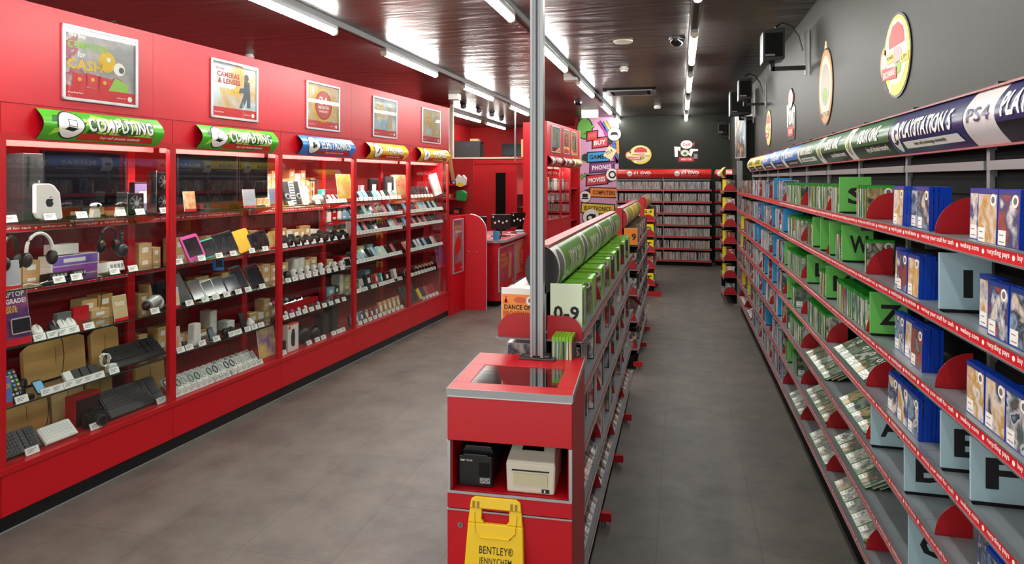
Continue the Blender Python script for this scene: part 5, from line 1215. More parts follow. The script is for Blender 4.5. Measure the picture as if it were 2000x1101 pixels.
# ------------------------------------------------------------------ counter, curved screen, back room
e = empty('screen_partition', 'red floor standing partition with a rounded top corner by the counter', 'partition', None, (0, 0, 0))
A0, A1, B1 = (-3.464 + .01, 9.76), (-3.40, 10.33), (-3.04, 10.34)
def pan(p, q, h, nm, curve=False):
    L_ = hypot(q[0] - p[0], q[1] - p[1]); T = Matrix.Translation((p[0], p[1], 0)) @ Matrix.Rotation(atan2(q[1] - p[1], q[0] - p[0]), 4, 'Z')
    pts = [(0, 0), (L_, 0)] + ([(L_, h)] if not curve else [(L_, h - .27)] + [(L_ - .27 + .27 * cos(a), h - .27 + .27 * sin(a)) for a in [pi / 2 * j / 12 for j in range(1, 13)]]) + [(0, h)]
    mb = MB(); mb.prism(pts, 0, .02, RED, T); o = mb.build(nm, e)
    if curve:
        mb = MB(); mb.tube([T @ Vector((x, .01, z)) for x, z in pts[1:-1]], .011, SILV, 6); mb.build('edge_trim', e, smooth=True)
        mb = MB()
        for x, z in ((.07, .95), (.2, .95), (.07, .42), (.2, .42)): mb.disc(x, z, .008, -.004, 0, CHR, 10, T)
        mb.build('screw_cap', e)
pan(A0, A1, 1.54, 'side_board'); pan(A1, B1, 1.55, 'front_board', True)
ang = math.degrees(atan2(A1[1] - A0[1], A1[0] - A0[0])); PF = Frame(A0[0], A0[1], ang)
def p_dark(mb, w_, h):
    bgp(mb, w_, h, AD); mb.text('ALL WEEK', -w_ * .4, h * .34, w_ * .8, h * .06, -.005, GOLD, bold=.06); mb.text('DEALS', -w_ * .3, h * .26, w_ * .7, h * .05, -.005, TXTW, bold=.05); mb.prism([(-w_ * .3, -h * .2), (w_ * .2, -h * .1), (w_ * .35, h * .1), (0, h * .22), (-w_ * .35, 0)], -.006, -.004, SRED); foot(mb, w_, h)
poster(PF, .29, 1.06, .4, .86, 'tall silver framed blue and red poster on the partition', p_dark, 0)
e = empty('service_counter', 'red service counter with grey edged top', 'counter', None, (0, 0, 0)); CX, CY0, CY1 = -2.90, 10.68, 12.62
mb = MB(); mb.box(-3.62, CX, CY0, CY1, .09, 1.06, RED); mb.build('body', e)
mb = MB(); mb.box(-3.6, CX - .05, CY0 + .04, CY1, 0, .09, BLKM); mb.build('plinth', e)
mb = MB(); mb.prism([(-3.66, -1), (-2.96, -1)], 0, 0, RED) if False else None
vs = [(-3.66, CY0 - .06), (-2.94, CY0 - .06), (-2.82, CY0 + .06), (-2.82, CY1), (-3.66, CY1)]
mb.add([(x, y, 1.062) for x, y in vs] + [(x, y, 1.103) for x, y in vs], [(4, 3, 2, 1, 0), (5, 6, 7, 8, 9)] + [(i, (i + 1) % 5, (i + 1) % 5 + 5, i + 5) for i in range(5)], LGR); mb.build('top_edge', e)
mb = MB(); mb.add([(x, y, 1.1045) for x, y in [(-3.64, CY0 - .045), (-2.95, CY0 - .045), (-2.835, CY0 + .065), (-2.835, CY1), (-3.64, CY1)]], [(0, 1, 2, 3, 4)], mat('counter_surface', '#d06a72', .35)); mb.build('top', e)
QF = Frame(CX, 0, 90)
def p_cash2(mb, w_, h): p_cash(mb, w_, h); mb.add([(-w_ / 2, -.0045, -h * .33), (w_ / 2, -.0045, -h * .33), (w_ / 2, -.0045, h / 2), (-w_ / 2, -.0045, h / 2)], [(0, 1, 2, 3)], AD)
for i, (u0, u1) in enumerate(((973, 1004), (1006, 1033))):
    a, b = QF.s_at(u0), QF.s_at(u1); poster(QF, (a + b) / 2, .62, b - a, .74, 'framed ' + ('gold lettered poster on the counter front, partition end', 'round seal poster on the counter front, pole side')[i], (p_cash2, p_24)[i])
CTZ = 1.1055
def till_screen(x, y, label, rz, w_=.36, h=.27, z0=.12):
    e = empty('till_monitor', label, 'monitor', None, (x, y, CTZ), rz)
    mb = MB(); mb.box(-w_ / 2, w_ / 2, 0, .03, z0, z0 + h, BLK, Matrix.Rotation(R(10), 4, 'X')); mb.build('screen_back', e, bev=.005)
    mb = MB(); [mb.disc(-w_ * .3 + .07 * j, z0 + h * (.45 + .1 * (j % 2)), .018, -.004, 0, TXTW, 12, Matrix.Rotation(R(10), 4, 'X')) for j in range(4)]; mb.box(-w_ * .42, -w_ * .36, -.004, 0, z0 + h * .8, z0 + h * .9, TXTW, Matrix.Rotation(R(10), 4, 'X')); mb.build('sticker', e)
    mb = MB(); mb.box(-.02, .02, .0, .03, .01, z0 + .1, BLK); mb.box(-.1, .1, -.06, .1, 0, .012, BLK); mb.build('stand', e)
till_screen(-3.12, 11.55, 'black till monitor standing near the middle of the counter', R(18)); till_screen(-2.98, 12.25, 'black till monitor on the counter close beside the pole', R(48)); till_screen(-3.5, 11.3, 'black till monitor behind the partition corner', R(5), .38, .24)
for j, (x, y, w_, d_, c_, lb) in enumerate(((-3.05, 11.0, .3, .22, '#c8403c', 'red counter mat nearest the partition'), (-3.0, 11.75, .34, .24, '#d86060', 'pink counter mat before the middle till monitor'), (-3.1, 12.3, .3, .25, '#b83038', 'red counter mat at pole end of the counter'))):
    mb = MB(); mb.box(x - w_ / 2, x + w_ / 2, y - d_ / 2, y + d_ / 2, CTZ, CTZ + .004, mat('mat' + c_, c_, .5)); mb.box(x - w_ * .3, x + w_ * .3, y - d_ * .3, y + d_ * .3, CTZ + .004, CTZ + .005, TXTW); tag(mb.build('counter_mat'), lb, 'mat')
mb = MB(); mb.box(-3.02, -2.92, 10.68, 10.72, CTZ, CTZ + .15, BRC); tag(mb.build('leaflet_holder'), 'light blue leaflet box at the front end of the counter', 'leaflet')
mb = MB(); mb.lathe([(.03, CTZ), (.035, CTZ + .09), (.02, CTZ + .1), (.02, CTZ + .13)], mat('orange_plastic', '#e05a20', .4), 14, -2.98, 10.9); mb.lathe([(.036, CTZ), (.036, CTZ + .06)], BLK, 14, -2.98, 10.9); tag(mb.build('tape_dispenser', smooth=True), 'black and orange dispenser beside the leaflet box', 'dispenser')
for j in range(3): mb = MB(); mb.box(-2.96 - .02 * j, -2.84 - .02 * j, 12.1 + .03 * j, 12.25 + .03 * j, CTZ + .02 * j, CTZ + .02 * (j + 1) - .001, (WHT, BRC, TXTW)[j]); tag(mb.build('paper_tub'), 'small tub stacked by the pole end of counter, ' + ('lowest', 'middle', 'topmost')[j], 'tub')
mb = MB(); mb.tube([(-3.2 + .1 * j, 11.2 + .06 * j, CTZ + .012 + .01 * (j % 2)) for j in range(4)], .01, BLK); tag(mb.build('cable', smooth=True), 'black cable curled on the service counter', 'cable')
# back room block with a flat top
e = empty('storage_block', 'red storage block with a black doorway behind the counter', 'storage room'); BYF = 15.6; XR = -3.60
mb = MB(); mb.box(-6.4, -4.35, BYF, BYF + .06, 0, 2.5, REDP); mb.box(-4.35, -4.10, BYF, BYF + .06, 2.28, 2.5, REDP); mb.box(-4.10, XR, BYF, BYF + .06, 0, 2.5, REDP); mb.build('front_wall', e)
mb = MB(); mb.box(-6.4, XR + .02, BYF - .04, BYF + 3.0, 2.62, 2.66, CREAM); mb.box(-6.4, XR + .02, BYF - .02, BYF + .02, 2.5, 2.62, REDP); mb.build('top_shelf', e)
mb = MB(); mb.box(-4.345, -4.11, BYF + .02, BYF + .05, 0, 2.275, BLKM); mb.build('doorway_dark_sheet', e)  # black sheet set in the opening to stand for its dark inside
mb = MB(); mb.box(-4.06, XR, BYF - .06, BYF - .02, 0, 2.32, RED); mb.build('sliding_door', e)
mb = MB(); mb.box(XR, XR + .04, BYF - .06, BYF + 3.0, 0, 2.6, REDP); mb.build('end_wall', e)
mb = MB(); mb.box(-5.6, XR, 14.6, 14.64, 2.5, 2.53, STRIP); tag(mb.build('hanging_rail'), 'red and white rail hanging before the storage block', 'rail')
mb = MB(); mb.box(-5.6, -5.57, 14.6, 14.63, 2.53, CEIL - .001, GREY); mb.box(XR - .03, XR, 14.6, 14.63, 2.53, CEIL - .001, GREY); tag(mb.build('rail_hanger'), 'grey rods holding up the red and white rail', 'hanger rod')
e = empty('server_cabinet', 'black steel server cabinet on top of the storage block', 'server cabinet', None, (-5.28, 16.25, 2.661), R(6))
mb = MB(); mb.box(-.34, .34, 0, .5, 0, .44, BLK); mb.build('body', e, bev=.006); mb = MB(); mb.box(-.33, .33, -.012, 0, .01, .43, DGR); mb.disc(0, .33, .012, -.016, -.012, CHR, 12); mb.build('door', e)
mb = MB(); mb.box(.34, .36, .1, .4, .1, .35, DGR); mb.build('side_vent', e)
e = empty('television', 'black television standing on top of the storage block', 'television', None, (-4.05, 16.0, 2.661), R(4))
mb = MB(); mb.box(-.25, .25, 0, .04, .03, .34, BLK); mb.build('housing', e, bev=.004); mb = MB(); mb.box(-.235, .235, -.002, 0, .05, .325, SCR); mb.build('screen', e); mb = MB(); mb.box(-.12, .12, -.04, .08, 0, .012, BLK); mb.box(-.03, .03, .005, .03, .01, .05, BLK); mb.build('stand', e)
mb = MB(); mb.box(-3.78, -3.64, 15.9, 16.0, 2.661, 3.1, CARD2); tag(mb.build('cardboard_sheet'), 'upright cardboard panel beside the television', 'cardboard')
mb = MB(); mb.cb(-5.15, 16.5, 2.661 + .44 + .035, .22, .16, .06, CARD); tag(mb.build('cardboard_scrap'), 'small cardboard box on top of the server cabinet', 'cardboard box')
# wall shelves behind the partition
SX0, SX1, SY = -5.05, -4.35, 13.2
for k, z in enumerate((2.02, 1.72, 1.38)):
    e = empty('wall_shelf', 'red wall shelf behind the partition, ' + ('highest', 'middle', 'lowest')[k] + ' of three', 'shelf', None, (SX0, SY, z)); W_ = SX1 - SX0
    mb = MB(); mb.box(0, W_, 0, .3, -.015, 0, REDD); mb.build('board', e); mb = MB(); mb.box(0, W_, -.006, 0, -.03, .006, STRIP); mb.build('edge', e); mb = MB(); mb.box(W_ * .45, W_ * .45 + .006, .0, .3, 0, .26, ACR); mb.build('divider', e)
mb = MB(); mb.box(SX0 - .3, SX1 + .1, SY + .3, SY + .33, 0, 2.56, REDP); tag(mb.build('shelf_backing'), 'red board behind the three wall shelves', 'board')
r = random.Random(4)
for j in range(6):
    x = SX0 + .02 + .03 * j; mb = MB(); mb.box(0, .014, 0, .135, 0, .19, WHT if j % 2 else CLRC); mb.box(-.001, .0, .01, .12, .01, .18, SPINE); o = mb.build('upright_box'); o.location = (x, SY + .02, 1.3805 if j % 2 == 0 else 1.7205); tag(o, f'thin white case on the {("lowest", "middle")[j % 2]} red wall shelf, {ordn(j // 2)} one', 'case')
for j, (x, z, w_, h, t, mm_) in enumerate(((SX0 + .25, 1.72, .13, .09, 'small brown box on the middle red wall shelf', CARD), (SX0 + .42, 1.38, .18, .14, 'black and red boxed item on the lowest red wall shelf', BLK), (SX0 + .5, 1.72, .15, .05, 'white gadget on the middle red wall shelf', WHT), (SX0 + .42, 2.02, .07, .07, 'small blue and white tub on the highest red wall shelf', BRC))):
    mb = MB(); mb.box(0, w_, .03, .16, 0, h, mm_); mb.box(w_ * .2, w_ * .8, .029, .03, h * .2, h * .7, SR if mm_ is BLK else TXTW); o = mb.build('shelf_item', bev=.004); o.location = (x, SY, z + .0005); tag(o, t, 'shelf item')
e = empty('carrier_bag', 'white and yellow carrier bag with green below, beside the wall shelves', 'bag', None, (SX1 - .05, SY - .12, 2.04)); mb = MB(); mb.prism([(-.09, -.05), (.0, -.08), (.09, -.04), (.11, .1), (.05, .17), (.0, .12), (-.06, .18), (-.11, .08)], 0, .12, WHT); mb.prism([(-.08, -.05), (.07, -.06), (.06, .0), (-.05, .02)], -.004, 0, SYEL); mb.build('body', e, bev=.02); mb = MB(); mb.prism([(-.1, -.36), (.1, -.38), (.12, -.2), (.04, -.14), (-.1, -.16)], 0, .13, mat('bag_green', '#1f8a4a', .5)); mb.build('lower_bag', e, bev=.02)
for j, (x, tl, w_, h) in enumerate(((SX0 + .03, 7, .09, .72), (SX0 + .2, -9, .12, .66), (SX0 + .34, -12, .07, .8), (SX0 + .15, 5, .08, .5))):
    mb = MB(); mb.box(-w_ / 2, w_ / 2, 0, .03, 0, h, (DGR, CARD2, CARD, CARD)[j]); o = mb.build('cardboard_strip'); o.location = (x + .07, SY + .06 + .05 * j, 2.0205); o.rotation_euler = (R(-6), R(tl), 0); tag(o, ('dark tall board', 'wide cardboard strip', 'tall cardboard strip', 'short cardboard strip')[j] + ' leaning on the highest red wall shelf', 'cardboard')
mb = MB(); x_, y_ = -5.15, 13.8; mb.ball(x_, y_, 3.22, .1, .1, .1, REDD, 12); tag(mb.build('fire_bell', smooth=True), 'red alarm bell high behind the end of the fascia', 'alarm bell')
mb = MB(); mb.box(x_ - .07, x_ + .07, y_, y_ + .05, 2.72, 2.98, WHT); tag(mb.build('wall_box', bev=.004), 'white electrical box below the red alarm bell', 'electrical box')
m = MB(); m.box(-5.6, -4.9, 13.85, 13.9, 2.6, CEIL, REDP); m.box(-4.88, -4.82, 13.8, 13.88, 2.6, CEIL, CREAM); struct(m, 'trim_7')
# ------------------------------------------------------------------ goods in the display cabinets
r = random.Random(21)
SHN = {4: ['top', 'second', 'third', 'fourth', 'base'], 5: ['top', 'second', 'third', 'fourth', 'fifth', 'base']}
def zshelf(c_, k): q = (SHZ2 if c_ >= 3 else SHZ) + [CZ['sill']]; return q[k] + .0006
def at(c_, k):
    n = 5 if c_ >= 3 else 4
    return f'{SHN[n][k]} level of {CABW[c_]} cabinet'
def span(u0, u1, d): a, b = LF.s_at(u0, d), LF.s_at(u1, d); return (a + b) / 2, b - a
def hgt(u, v0, v1, d): return (v1 - v0) * LF.D(LF.s_at(u, d), d) / F
LCDG = mat('screen_grey', '#1a1c22', .1); TEAL, PINK, MUST = mat('teal_rubber', '#2fc0b0', .5), mat('pink_rubber', '#d83a9c', .5), mat('yellow_card', '#f0b400', .45)
ROSE, SKY, NVY, MGR = mat('rose_back', '#c84a4a', .3), mat('sky_back', '#7fb0d0', .3), mat('navy_back', '#1a2848', .3), mat('mint_back', '#9ac8b0', .35)
DBL = mat('deep_blue', '#1d5fae', .5); SLVP = mat('silver_plastic', '#b4b6ba', .35, .3); KEYM = mat('key_black', '#1c1c20', .4); KEYW = mat('key_white', '#f4f4f0', .4)
TK = []
def ticket(c_, k, s, d=.052, w_=.062, h=.034):
    w_ = min(w_ * 1.25, .085); h = .044
    TK.append((c_, k, s, d, w_))
    z = zshelf(c_, k); key = round(w_, 3)
    if ('tk', key) not in _bay:
        mb = MB(); T = Matrix.Rotation(R(-22), 4, 'X')
        mb.box(-w_ / 2, w_ / 2, -.001, .0, 0, h, PAPER, T); mb.box(-w_ / 2 - .003, w_ / 2 + .003, 0, .002, 0, h + .004, LGR, T); mb.box(-w_ / 2, w_ / 2, 0, .02, 0, .002, LGR)
        for j in range(3): mb.box(-w_ * .38, w_ * (.3 - .12 * j), -.0016, -.001, h * (.7 - .2 * j), h * (.78 - .2 * j), INKG, T)
        _bay[('tk', key)] = mb.mesh('price_ticket')
    o = bpy.data.objects.new('price_ticket', _bay[('tk', key)]); COL.objects.link(o); LF.put(o, s, d, z + .0014)
    tag(o, f'small white price ticket on the front edge, {at(c_, k)}', 'price ticket', f'price tickets, {at(c_, k)}')
def thing(name, label, cat, group=None): return empty(name, label, cat, group)
def slab(name, label, W, H, T_, body, scr=None, bez=.006, cat=None, group=None, cam_=False):
    e = thing(name, label, cat or name.replace('_', ' '), group)
    mb = MB(); rr = min(W, H) * .12; pts = []
    for cx, cz_, a0 in ((W / 2 - rr, rr, -90), (W / 2 - rr, H - rr, 0), (-W / 2 + rr, H - rr, 90), (-W / 2 + rr, rr, 180)):
        pts += [(cx + rr * cos(R(a0 + 90 * j / 4)), cz_ + rr * sin(R(a0 + 90 * j / 4))) for j in range(5)]
    mb.prism(pts, 0, T_, body); mb.build('body', e)
    if scr is not None: mb = MB(); mb.box(-W / 2 + bez, W / 2 - bez, -.0012, 0, bez * 1.4, H - bez * 1.4, scr); mb.build('screen', e)
    return e
def lean(o, s, c_, k, d=.075, a=24, rz=0.): LF.put(o, s, d, zshelf(c_, k) + .002, R(rz), R(-a)); return o
def boxy(name, label, W, H, Dp, m_, front=None, cat='box', group=None, lab=True):
    e = thing(name, label, cat, group); mb = MB(); mb.box(-W / 2, W / 2, 0, Dp, 0, H, m_); mb.build('carton', e, bev=.002)
    if front: mb = MB(); mb.box(-W * .46, W * .46, -.001, 0, H * .05, H * .95, front); mb.build('printed_face', e)
    if lab: mb = MB(); mb.box(-W * .25, W * .2, -.002, -.001 if front else 0, H * .3, H * .7, PAPER); mb.build('label', e)
    return e
def promo(u0, u1, v0, v1, c_, k, label, cs, words=(), d=.07):
    s, W = span(u0, u1, d); H = hgt((u0 + u1) / 2, v0, v1, d); e = thing('promo_card', label, 'promotional card')
    mb = MB(); mb.box(-W / 2, W / 2, 0, .003, 0, H, PAPER); mb.build('card', e)
    mb = MB(); mb.box(-W * .49, W * .49, -.001, 0, H * .12, H * .99, cs); mb.box(-W * .49, W * .49, -.001, 0, 0, H * .12, STRIP)
    for t, x, z, w_, h, m_ in words: mb.text(t, x * W, z * H, w_ * W, h * H, -.0018, m_, bold=.06)
    mb.build('print', e); lean(e, s, c_, k, d, 8); return e
def keyboard(u0, u1, c_, k, label, body, keys, wrist=0., tilt=34, d=.07, W=None, rows=6, depth=.15, rz=0.):
    s, W_ = span(u0, u1, d); W = W or W_; H = depth + wrist; e = thing('keyboard', label, 'keyboard')
    mb = MB(); mb.prism([(-W / 2, .0), (W / 2, .0), (W / 2, H * .96), (W / 2 - .02, H), (-W / 2 + .02, H), (-W / 2, H * .96)], 0, .022, body); mb.build('body', e, bev=.004)
    mb = MB(); n = int(W / .0195)
    for j in range(rows):
        for i in range(n):
            if i in (int(n * .68), int(n * .8)) and rows > 5: continue
            x = -W / 2 + .012 + i * (W - .024) / n; z = wrist + .01 + j * (depth - .018) / rows
            mb.box(x, x + (W - .024) / n - .003, -.006, 0, z, z + (depth - .018) / rows - .003, keys)
    mb.build('keys', e); 
    if wrist: mb = MB(); mb.box(-W / 2 + .01, W / 2 - .01, -.004, 0, .006, wrist - .004, body); mb.build('wrist_rest', e)
    LF.put(e, s, d, zshelf(c_, k) + .003, R(rz), R(-tilt)); return e
def headphones(u, c_, zc, label, cup, band, d=.14, w_=.085, h=.19, rz=0):
    e = thing('headphones', label, 'headphones'); mb = MB()
    mb.tube([(-w_, 0, -.02)] + [(w_ * cos(a), 0, h * .55 * sin(a)) for a in [pi - pi * j / 12 for j in range(13)]] + [(w_, 0, -.02)], .011, band); mb.build('headband', e, smooth=True)
    for sg in (-1, 1): mb = MB(); mb.ball(sg * w_, 0, -.06, .03, .042, .05, cup, 16); mb.build('ear_cup', e, smooth=True)
    mb = MB(); mb.box(-.004, .004, -.002, .004, h * .5, h * .5 + .001, INK); 
    LF.put(e, LF.s_at(u, d), d, zc, R(rz)); return e
def pillar(name, label, W, H, m_, c_, k, s, d=.1, cat='stand', extra=None):
    e = thing(name, label, cat); mb = MB(); mb.box(-W / 2, W / 2, 0, W * .8, 0, H, m_); mb.build('body', e, bev=.006)
    if extra: mb = MB(); extra(mb, W, H); mb.build('face', e)
    LF.put(e, s, d, zshelf(c_, k)); return e
# ---- nearest cabinet
def monitor(u0, u1, v0, v1, c_, k, label, d=.2, h0=.07):
    s, W = span(u0, u1, d); H = hgt((u0 + u1) / 2, v0, v1, d); e = thing('monitor', label, 'monitor')
    mb = MB(); mb.box(-W / 2, W / 2, 0, .035, h0, h0 + H, BLK); mb.build('housing', e, bev=.003); mb = MB(); mb.box(-W / 2 + .012, W / 2 - .012, -.0015, 0, h0 + .018, h0 + H - .012, SCR); mb.build('screen', e)
    mb = MB(); mb.box(-.03, .03, .01, .03, .005, h0 + .02, BLK); mb.box(-.11, .11, -.05, .07, 0, .008, BLK); mb.build('stand', e); LF.put(e, s, d, zshelf(c_, k)); return e
monitor(84, 247, 288, 398, 0, 0, 'large black television at the top of the nearest cabinet', .26, .06)
s, W = span(24, 62, .2); e = thing('computer_tower', 'dark grey computer tower beside the large television', 'computer'); H = .43
mb = MB(); mb.box(-W / 2, W / 2, 0, .2, 0, H, DGR); mb.build('case', e, bev=.004); mb = MB(); mb.box(-W * .3, -W * .2, -.002, 0, H * .5, H * .95, BLK); mb.box(W * .25, W * .33, -.002, 0, H * .45, H * .5, SLVP); mb.box(W * .25, W * .33, -.002, 0, H * .56, H * .6, SLVP); mb.build('ports', e); LF.put(e, s, .1, zshelf(0, 0))
s, W = span(70, 123, .07); e = thing('mini_computer', 'white square mini computer with a dark fruit emblem standing on edge', 'computer'); H = .235
mb = MB(); mb.prism([(-W / 2 + .01, 0), (W / 2 - .05, 0), (W / 2, .04), (W / 2 - .01, H - .05), (W / 2 - .06, H), (-W / 2 + .01, H)] if False else [(-W / 2 + .05, 0), (W / 2 - .01, 0), (W / 2, .012), (W / 2 - .02, H - .06), (W / 2 - .06, H - .012), (W / 2 - .09, H), (-W / 2 + .01, H), (-W / 2, H - .01), (-W / 2, .05), (-W / 2 + .02, .014)], 0, .035, WHT); mb.build('body', e, bev=.005)
mb = MB(); ap = [(0, -.026), (.008, -.03), (.018, -.024), (.026, -.006), (.022, .0), (.018, .008), (.024, .018), (.014, .025), (.003, .021), (-.006, .025), (-.02, .02), (-.027, .004), (-.022, -.016), (-.012, -.029)]
mb.prism([(x, z + H * .48) for x, z in ap], -.001, 0, INK); mb.prism([(0, H * .48 + .027), (.008, H * .48 + .03), (.012, H * .48 + .04), (.004, H * .48 + .037)], -.001, 0, INK); mb.build('emblem', e); LF.put(e, s, .07, zshelf(0, 0) + .001)
for u in (23, 100, 162, 238, 276, 323): ticket(0, 0, LF.s_at(u, .05))
def webcam(u, c_, k, label, m_=SLVP, hb=.06):
    e = thing('webcam', label, 'webcam'); mb = MB(); mb.ball(0, 0, hb + .02, .045, .025, .02, m_, 14); mb.build('body', e, smooth=True); mb = MB(); mb.disc(0, hb + .02, .012, -.027, -.02, SCR, 14); mb.build('lens', e); mb = MB(); mb.prism([(-.03, 0), (.03, 0), (.02, hb), (-.02, hb)], -.01, .03, CREAM); mb.build('clip', e); LF.put(e, LF.s_at(u, .12), .12, zshelf(c_, k))
webcam(187, 0, 0, 'silver webcam on a card between the mini computer and camera'); webcam(236, 0, 0, 'black webcam with round lens before the boxed graphics card', BLK)
def gpu(u0, u1, H, c_, k, label, d=.1, upright=True):
    s, W = span(u0, u1, d); e = thing('graphics_card', label, 'graphics card'); mb = MB(); mb.box(-W / 2, W / 2, 0, .1, 0.01, H, BLK); mb.box(-W / 2 - .006, -W / 2, 0, .1, 0, H + .01, CHR); mb.build('body', e, bev=.004)
    n = max(1, round(H / (W + .02)))
    for j in range(n): mb = MB(); z = .01 + (H - .01) * (j + .5) / n; q = min(W, H / n) * .42; mb.disc(0, z, q, -.006, 0, DGR, 22); mb.disc(0, z, q * .3, -.01, -.006, SLVP, 14); [mb.box(-q * .08, q * .08, -.009, -.006, q * .3, q * .95, GREY, Matrix.Translation((0, 0, z)) @ Matrix.Rotation(R(45 * t), 4, 'Y')) for t in range(8)]; mb.build('fan', e)
    LF.put(e, s, d, zshelf(c_, k)); return e
gpu(250, 281, .16, 0, 0, 'short graphics card standing before the purple boxed card'); gpu(307, 332, .32, 0, 0, 'tall graphics card with two fans beside the cabinet post')
s, W = span(262, 301, .3); e = boxy('boxed_card', 'black and purple boxed computer part behind the short graphics card', W, .24, .05, BLK, mat('box_lilac', '#8a78a8', .4)); LF.put(e, s, .3, zshelf(0, 0) + .001)
s, W = span(236, 247, .25); e = boxy('teal_box', 'slim teal and white box beside the large television', W, .16, .03, TEAL, mat('teal_print', '#58a8b8', .4), lab=False); LF.put(e, s, .22, zshelf(0, 0) + .001)
# second level
headphones(20, 0, 1.66, 'black headphones hanging at the far edge of the nearest cabinet', BLK, BLK, rz=30)
headphones(77, 0, 1.665, 'white and black patterned headphones hanging over second glass shelf', BLK, mat('pattern_white', '#d8d8d4', .5))
headphones(212, 0, 1.70, 'small black headphones hanging by the cardboard boxes', BLK, BLK, w_=.06, h=.13)
headphones(238, 0, 1.66, 'black headset hanging next to the small black headphones', BLK, BLK, w_=.05, h=.14, rz=50)
s, W = span(112, 160, .3); e = boxy('laptop_box', 'white laptop box lying on its side behind the headphones', W, .07, .1, WHT, None, lab=False); LF.put(e, s, .33, zshelf(0, 1) + .15)
s, W = span(105, 200, .3); e = boxy('tablet_box', 'long purple and white device box behind the headphones', W, .07, .12, WHT, mat('box_purple', '#8060c0', .4)); LF.put(e, s, .33, zshelf(0, 1) + .07)
s, W = span(105, 200, .3); e = boxy('device_box', 'long white and violet device box under the purple one', W, .068, .12, WHT, mat('box_violet', '#9a50b0', .4), lab=False); LF.put(e, s, .33, zshelf(0, 1) + .001)
for u0, u1, lb, m_, h in ((95, 132, 'black router with cable on second shelf', BLK, .05), (138, 168, 'black media box beside the router', BLK, .05), (208, 243, 'white card reader with rows of slots', WHT, .07)):
    s, W = span(u0, u1, .1); e = thing('small_device', lb + ' of the nearest cabinet', 'electronic device'); mb = MB(); mb.prism([(-W / 2, 0), (W / 2, 0), (W / 2 - .01, h), (-W / 2 + .01, h)], 0, .1, m_); mb.build('body', e, bev=.004)
    mb = MB(); [mb.box(-W * .3 + W * .2 * j, -W * .3 + W * .2 * j + W * .12, -.002, 0, h * .3, h * .7, LGR) for j in range(4)]; mb.build('buttons', e); LF.put(e, s, .09, zshelf(0, 1), 0, R(-10))
for u in (118, 152, 226, 262): ticket(0, 1, LF.s_at(u, .05))
mb = MB(); mb.tube([LF.pt(LF.s_at(45 + 8 * j, .1), .1, zshelf(0, 1) + .01 + .008 * sin(j * 1.3)) for j in range(7)], .003, WHT); tag(mb.build('cable', smooth=True), 'white cable lying on the second shelf of the nearest cabinet', 'cable')
for (u, za, zb, lb) in ((150, 1.43, 1.845, 'thin black cable dangling beside the second shelf headphones'), (195, 1.12, 1.43, 'black cable loop hanging below the white card reader'), (122, .74, 1.08, 'black cable hanging in front of tall cardboard'), (92, .42, .72, 'black cable hanging behind the black keyboard')):
    mb = MB(); p = [LF.pt(LF.s_at(u + 5 * sin(t * 4), .33), .34, za + (zb - za) * t) for t in [j / 8 for j in range(9)]]; mb.tube(p, .0025, BLK); tag(mb.build('cable', smooth=True), lb, 'cable')
# third level
PUR = art('card_purple', ['#6a2a7a', '#8a3a70', '#4a2a68', '#b05070', '#703080'], 2, .35, val=1.)
promo(2, 62, 572, 682, 0, 2, 'purple upgrade poster card at the end of third shelf', PUR, (('LAPTOP', -.4, .86, .8, .1, TXTW), ('UPGRADE?', -.44, .74, .88, .09, TXTW), ('TRADE IN', -.42, .66, .5, .05, GOLD), ('& SAVE', -.42, .58, .55, .08, GOLD), ), .06)
s_, W_ = span(22, 58, .055); e = slab('laptop_print', 'silver laptop picture standing against the purple poster card', .12, .1, .004, SLVP, LCDG); lean(e, LF.s_at(43, .052), 0, 2, .05, 8); REST[-1][1] += .07
promo(6, 42, 516, 572, 0, 1, 'small grey notice card at the end of second shelf', mat('notice_grey', '#a8acb4', .5), (('webuy.com', -.2, .1, .6, .06, TXTW),))
for j, (u, m_, lb) in enumerate(((76, WHT, 'white mouse nearest the purple poster card'), (108, BLK, 'black glossy mouse between white ones'), (124, WHT, 'white slim mouse after the black one'), (141, WHT, 'white slim mouse nearest the black ticket stand'))):
    e = thing('computer_mouse', lb, 'computer mouse'); mb = MB(); mb.ball(0, 0, 0, .034, .02, .055, m_, 16); mb.build('shell', e, smooth=True); mb = MB(); mb.box(-.002, .002, -.021, -.012, .005, .05, LGR); mb.build('scroll_wheel', e)
    LF.put(e, LF.s_at(u, .1), .11, zshelf(0, 2), R(-5), R(-35))
for u in (80, 106, 125, 146, 176, 305): ticket(0, 2, LF.s_at(u, .05))
promo(224, 251, 580, 630, 0, 2, 'small orange topped promo card on third shelf of nearest cabinet', mat('notice_warm', '#c8b080', .5), (('TRADE', -.4, .6, .7, .15, TXTW),))
e = thing('headset', 'grey and white camera headset by the post on third shelf', 'headset'); mb = MB(); mb.lathe([(.02, -.06), (.045, -.05), (.045, .03), (.03, .06)], SLVP, 18, 0, 0, Matrix.Rotation(R(70), 4, 'Y')); mb.build('barrel', e, smooth=True); mb = MB(); mb.ball(.06, .01, -.02, .045, .03, .05, WHT, 14); mb.build('pad', e, smooth=True); mb = MB(); mb.ball(-.07, 0, -.02, .03, .035, .035, BLK, 14); mb.build('lens', e, smooth=True); LF.put(e, LF.s_at(300, .14), .14, zshelf(0, 2) + .075)
e = slab('tablet', 'black tablet leaning behind the grey headset', .16, .2, .01, BLK, LCDG, cat='tablet'); LF.put(e, LF.s_at(322, .25), .26, zshelf(0, 2) + .002, 0, R(-14))
s, W = span(148, 180, .3); e = boxy('red_game_box', 'red boxed item on rear ledge of the nearest cabinet', W, .11, .03, REDD, STRIP, lab=False); LF.put(e, s, .33, zshelf(0, 2) + .001)
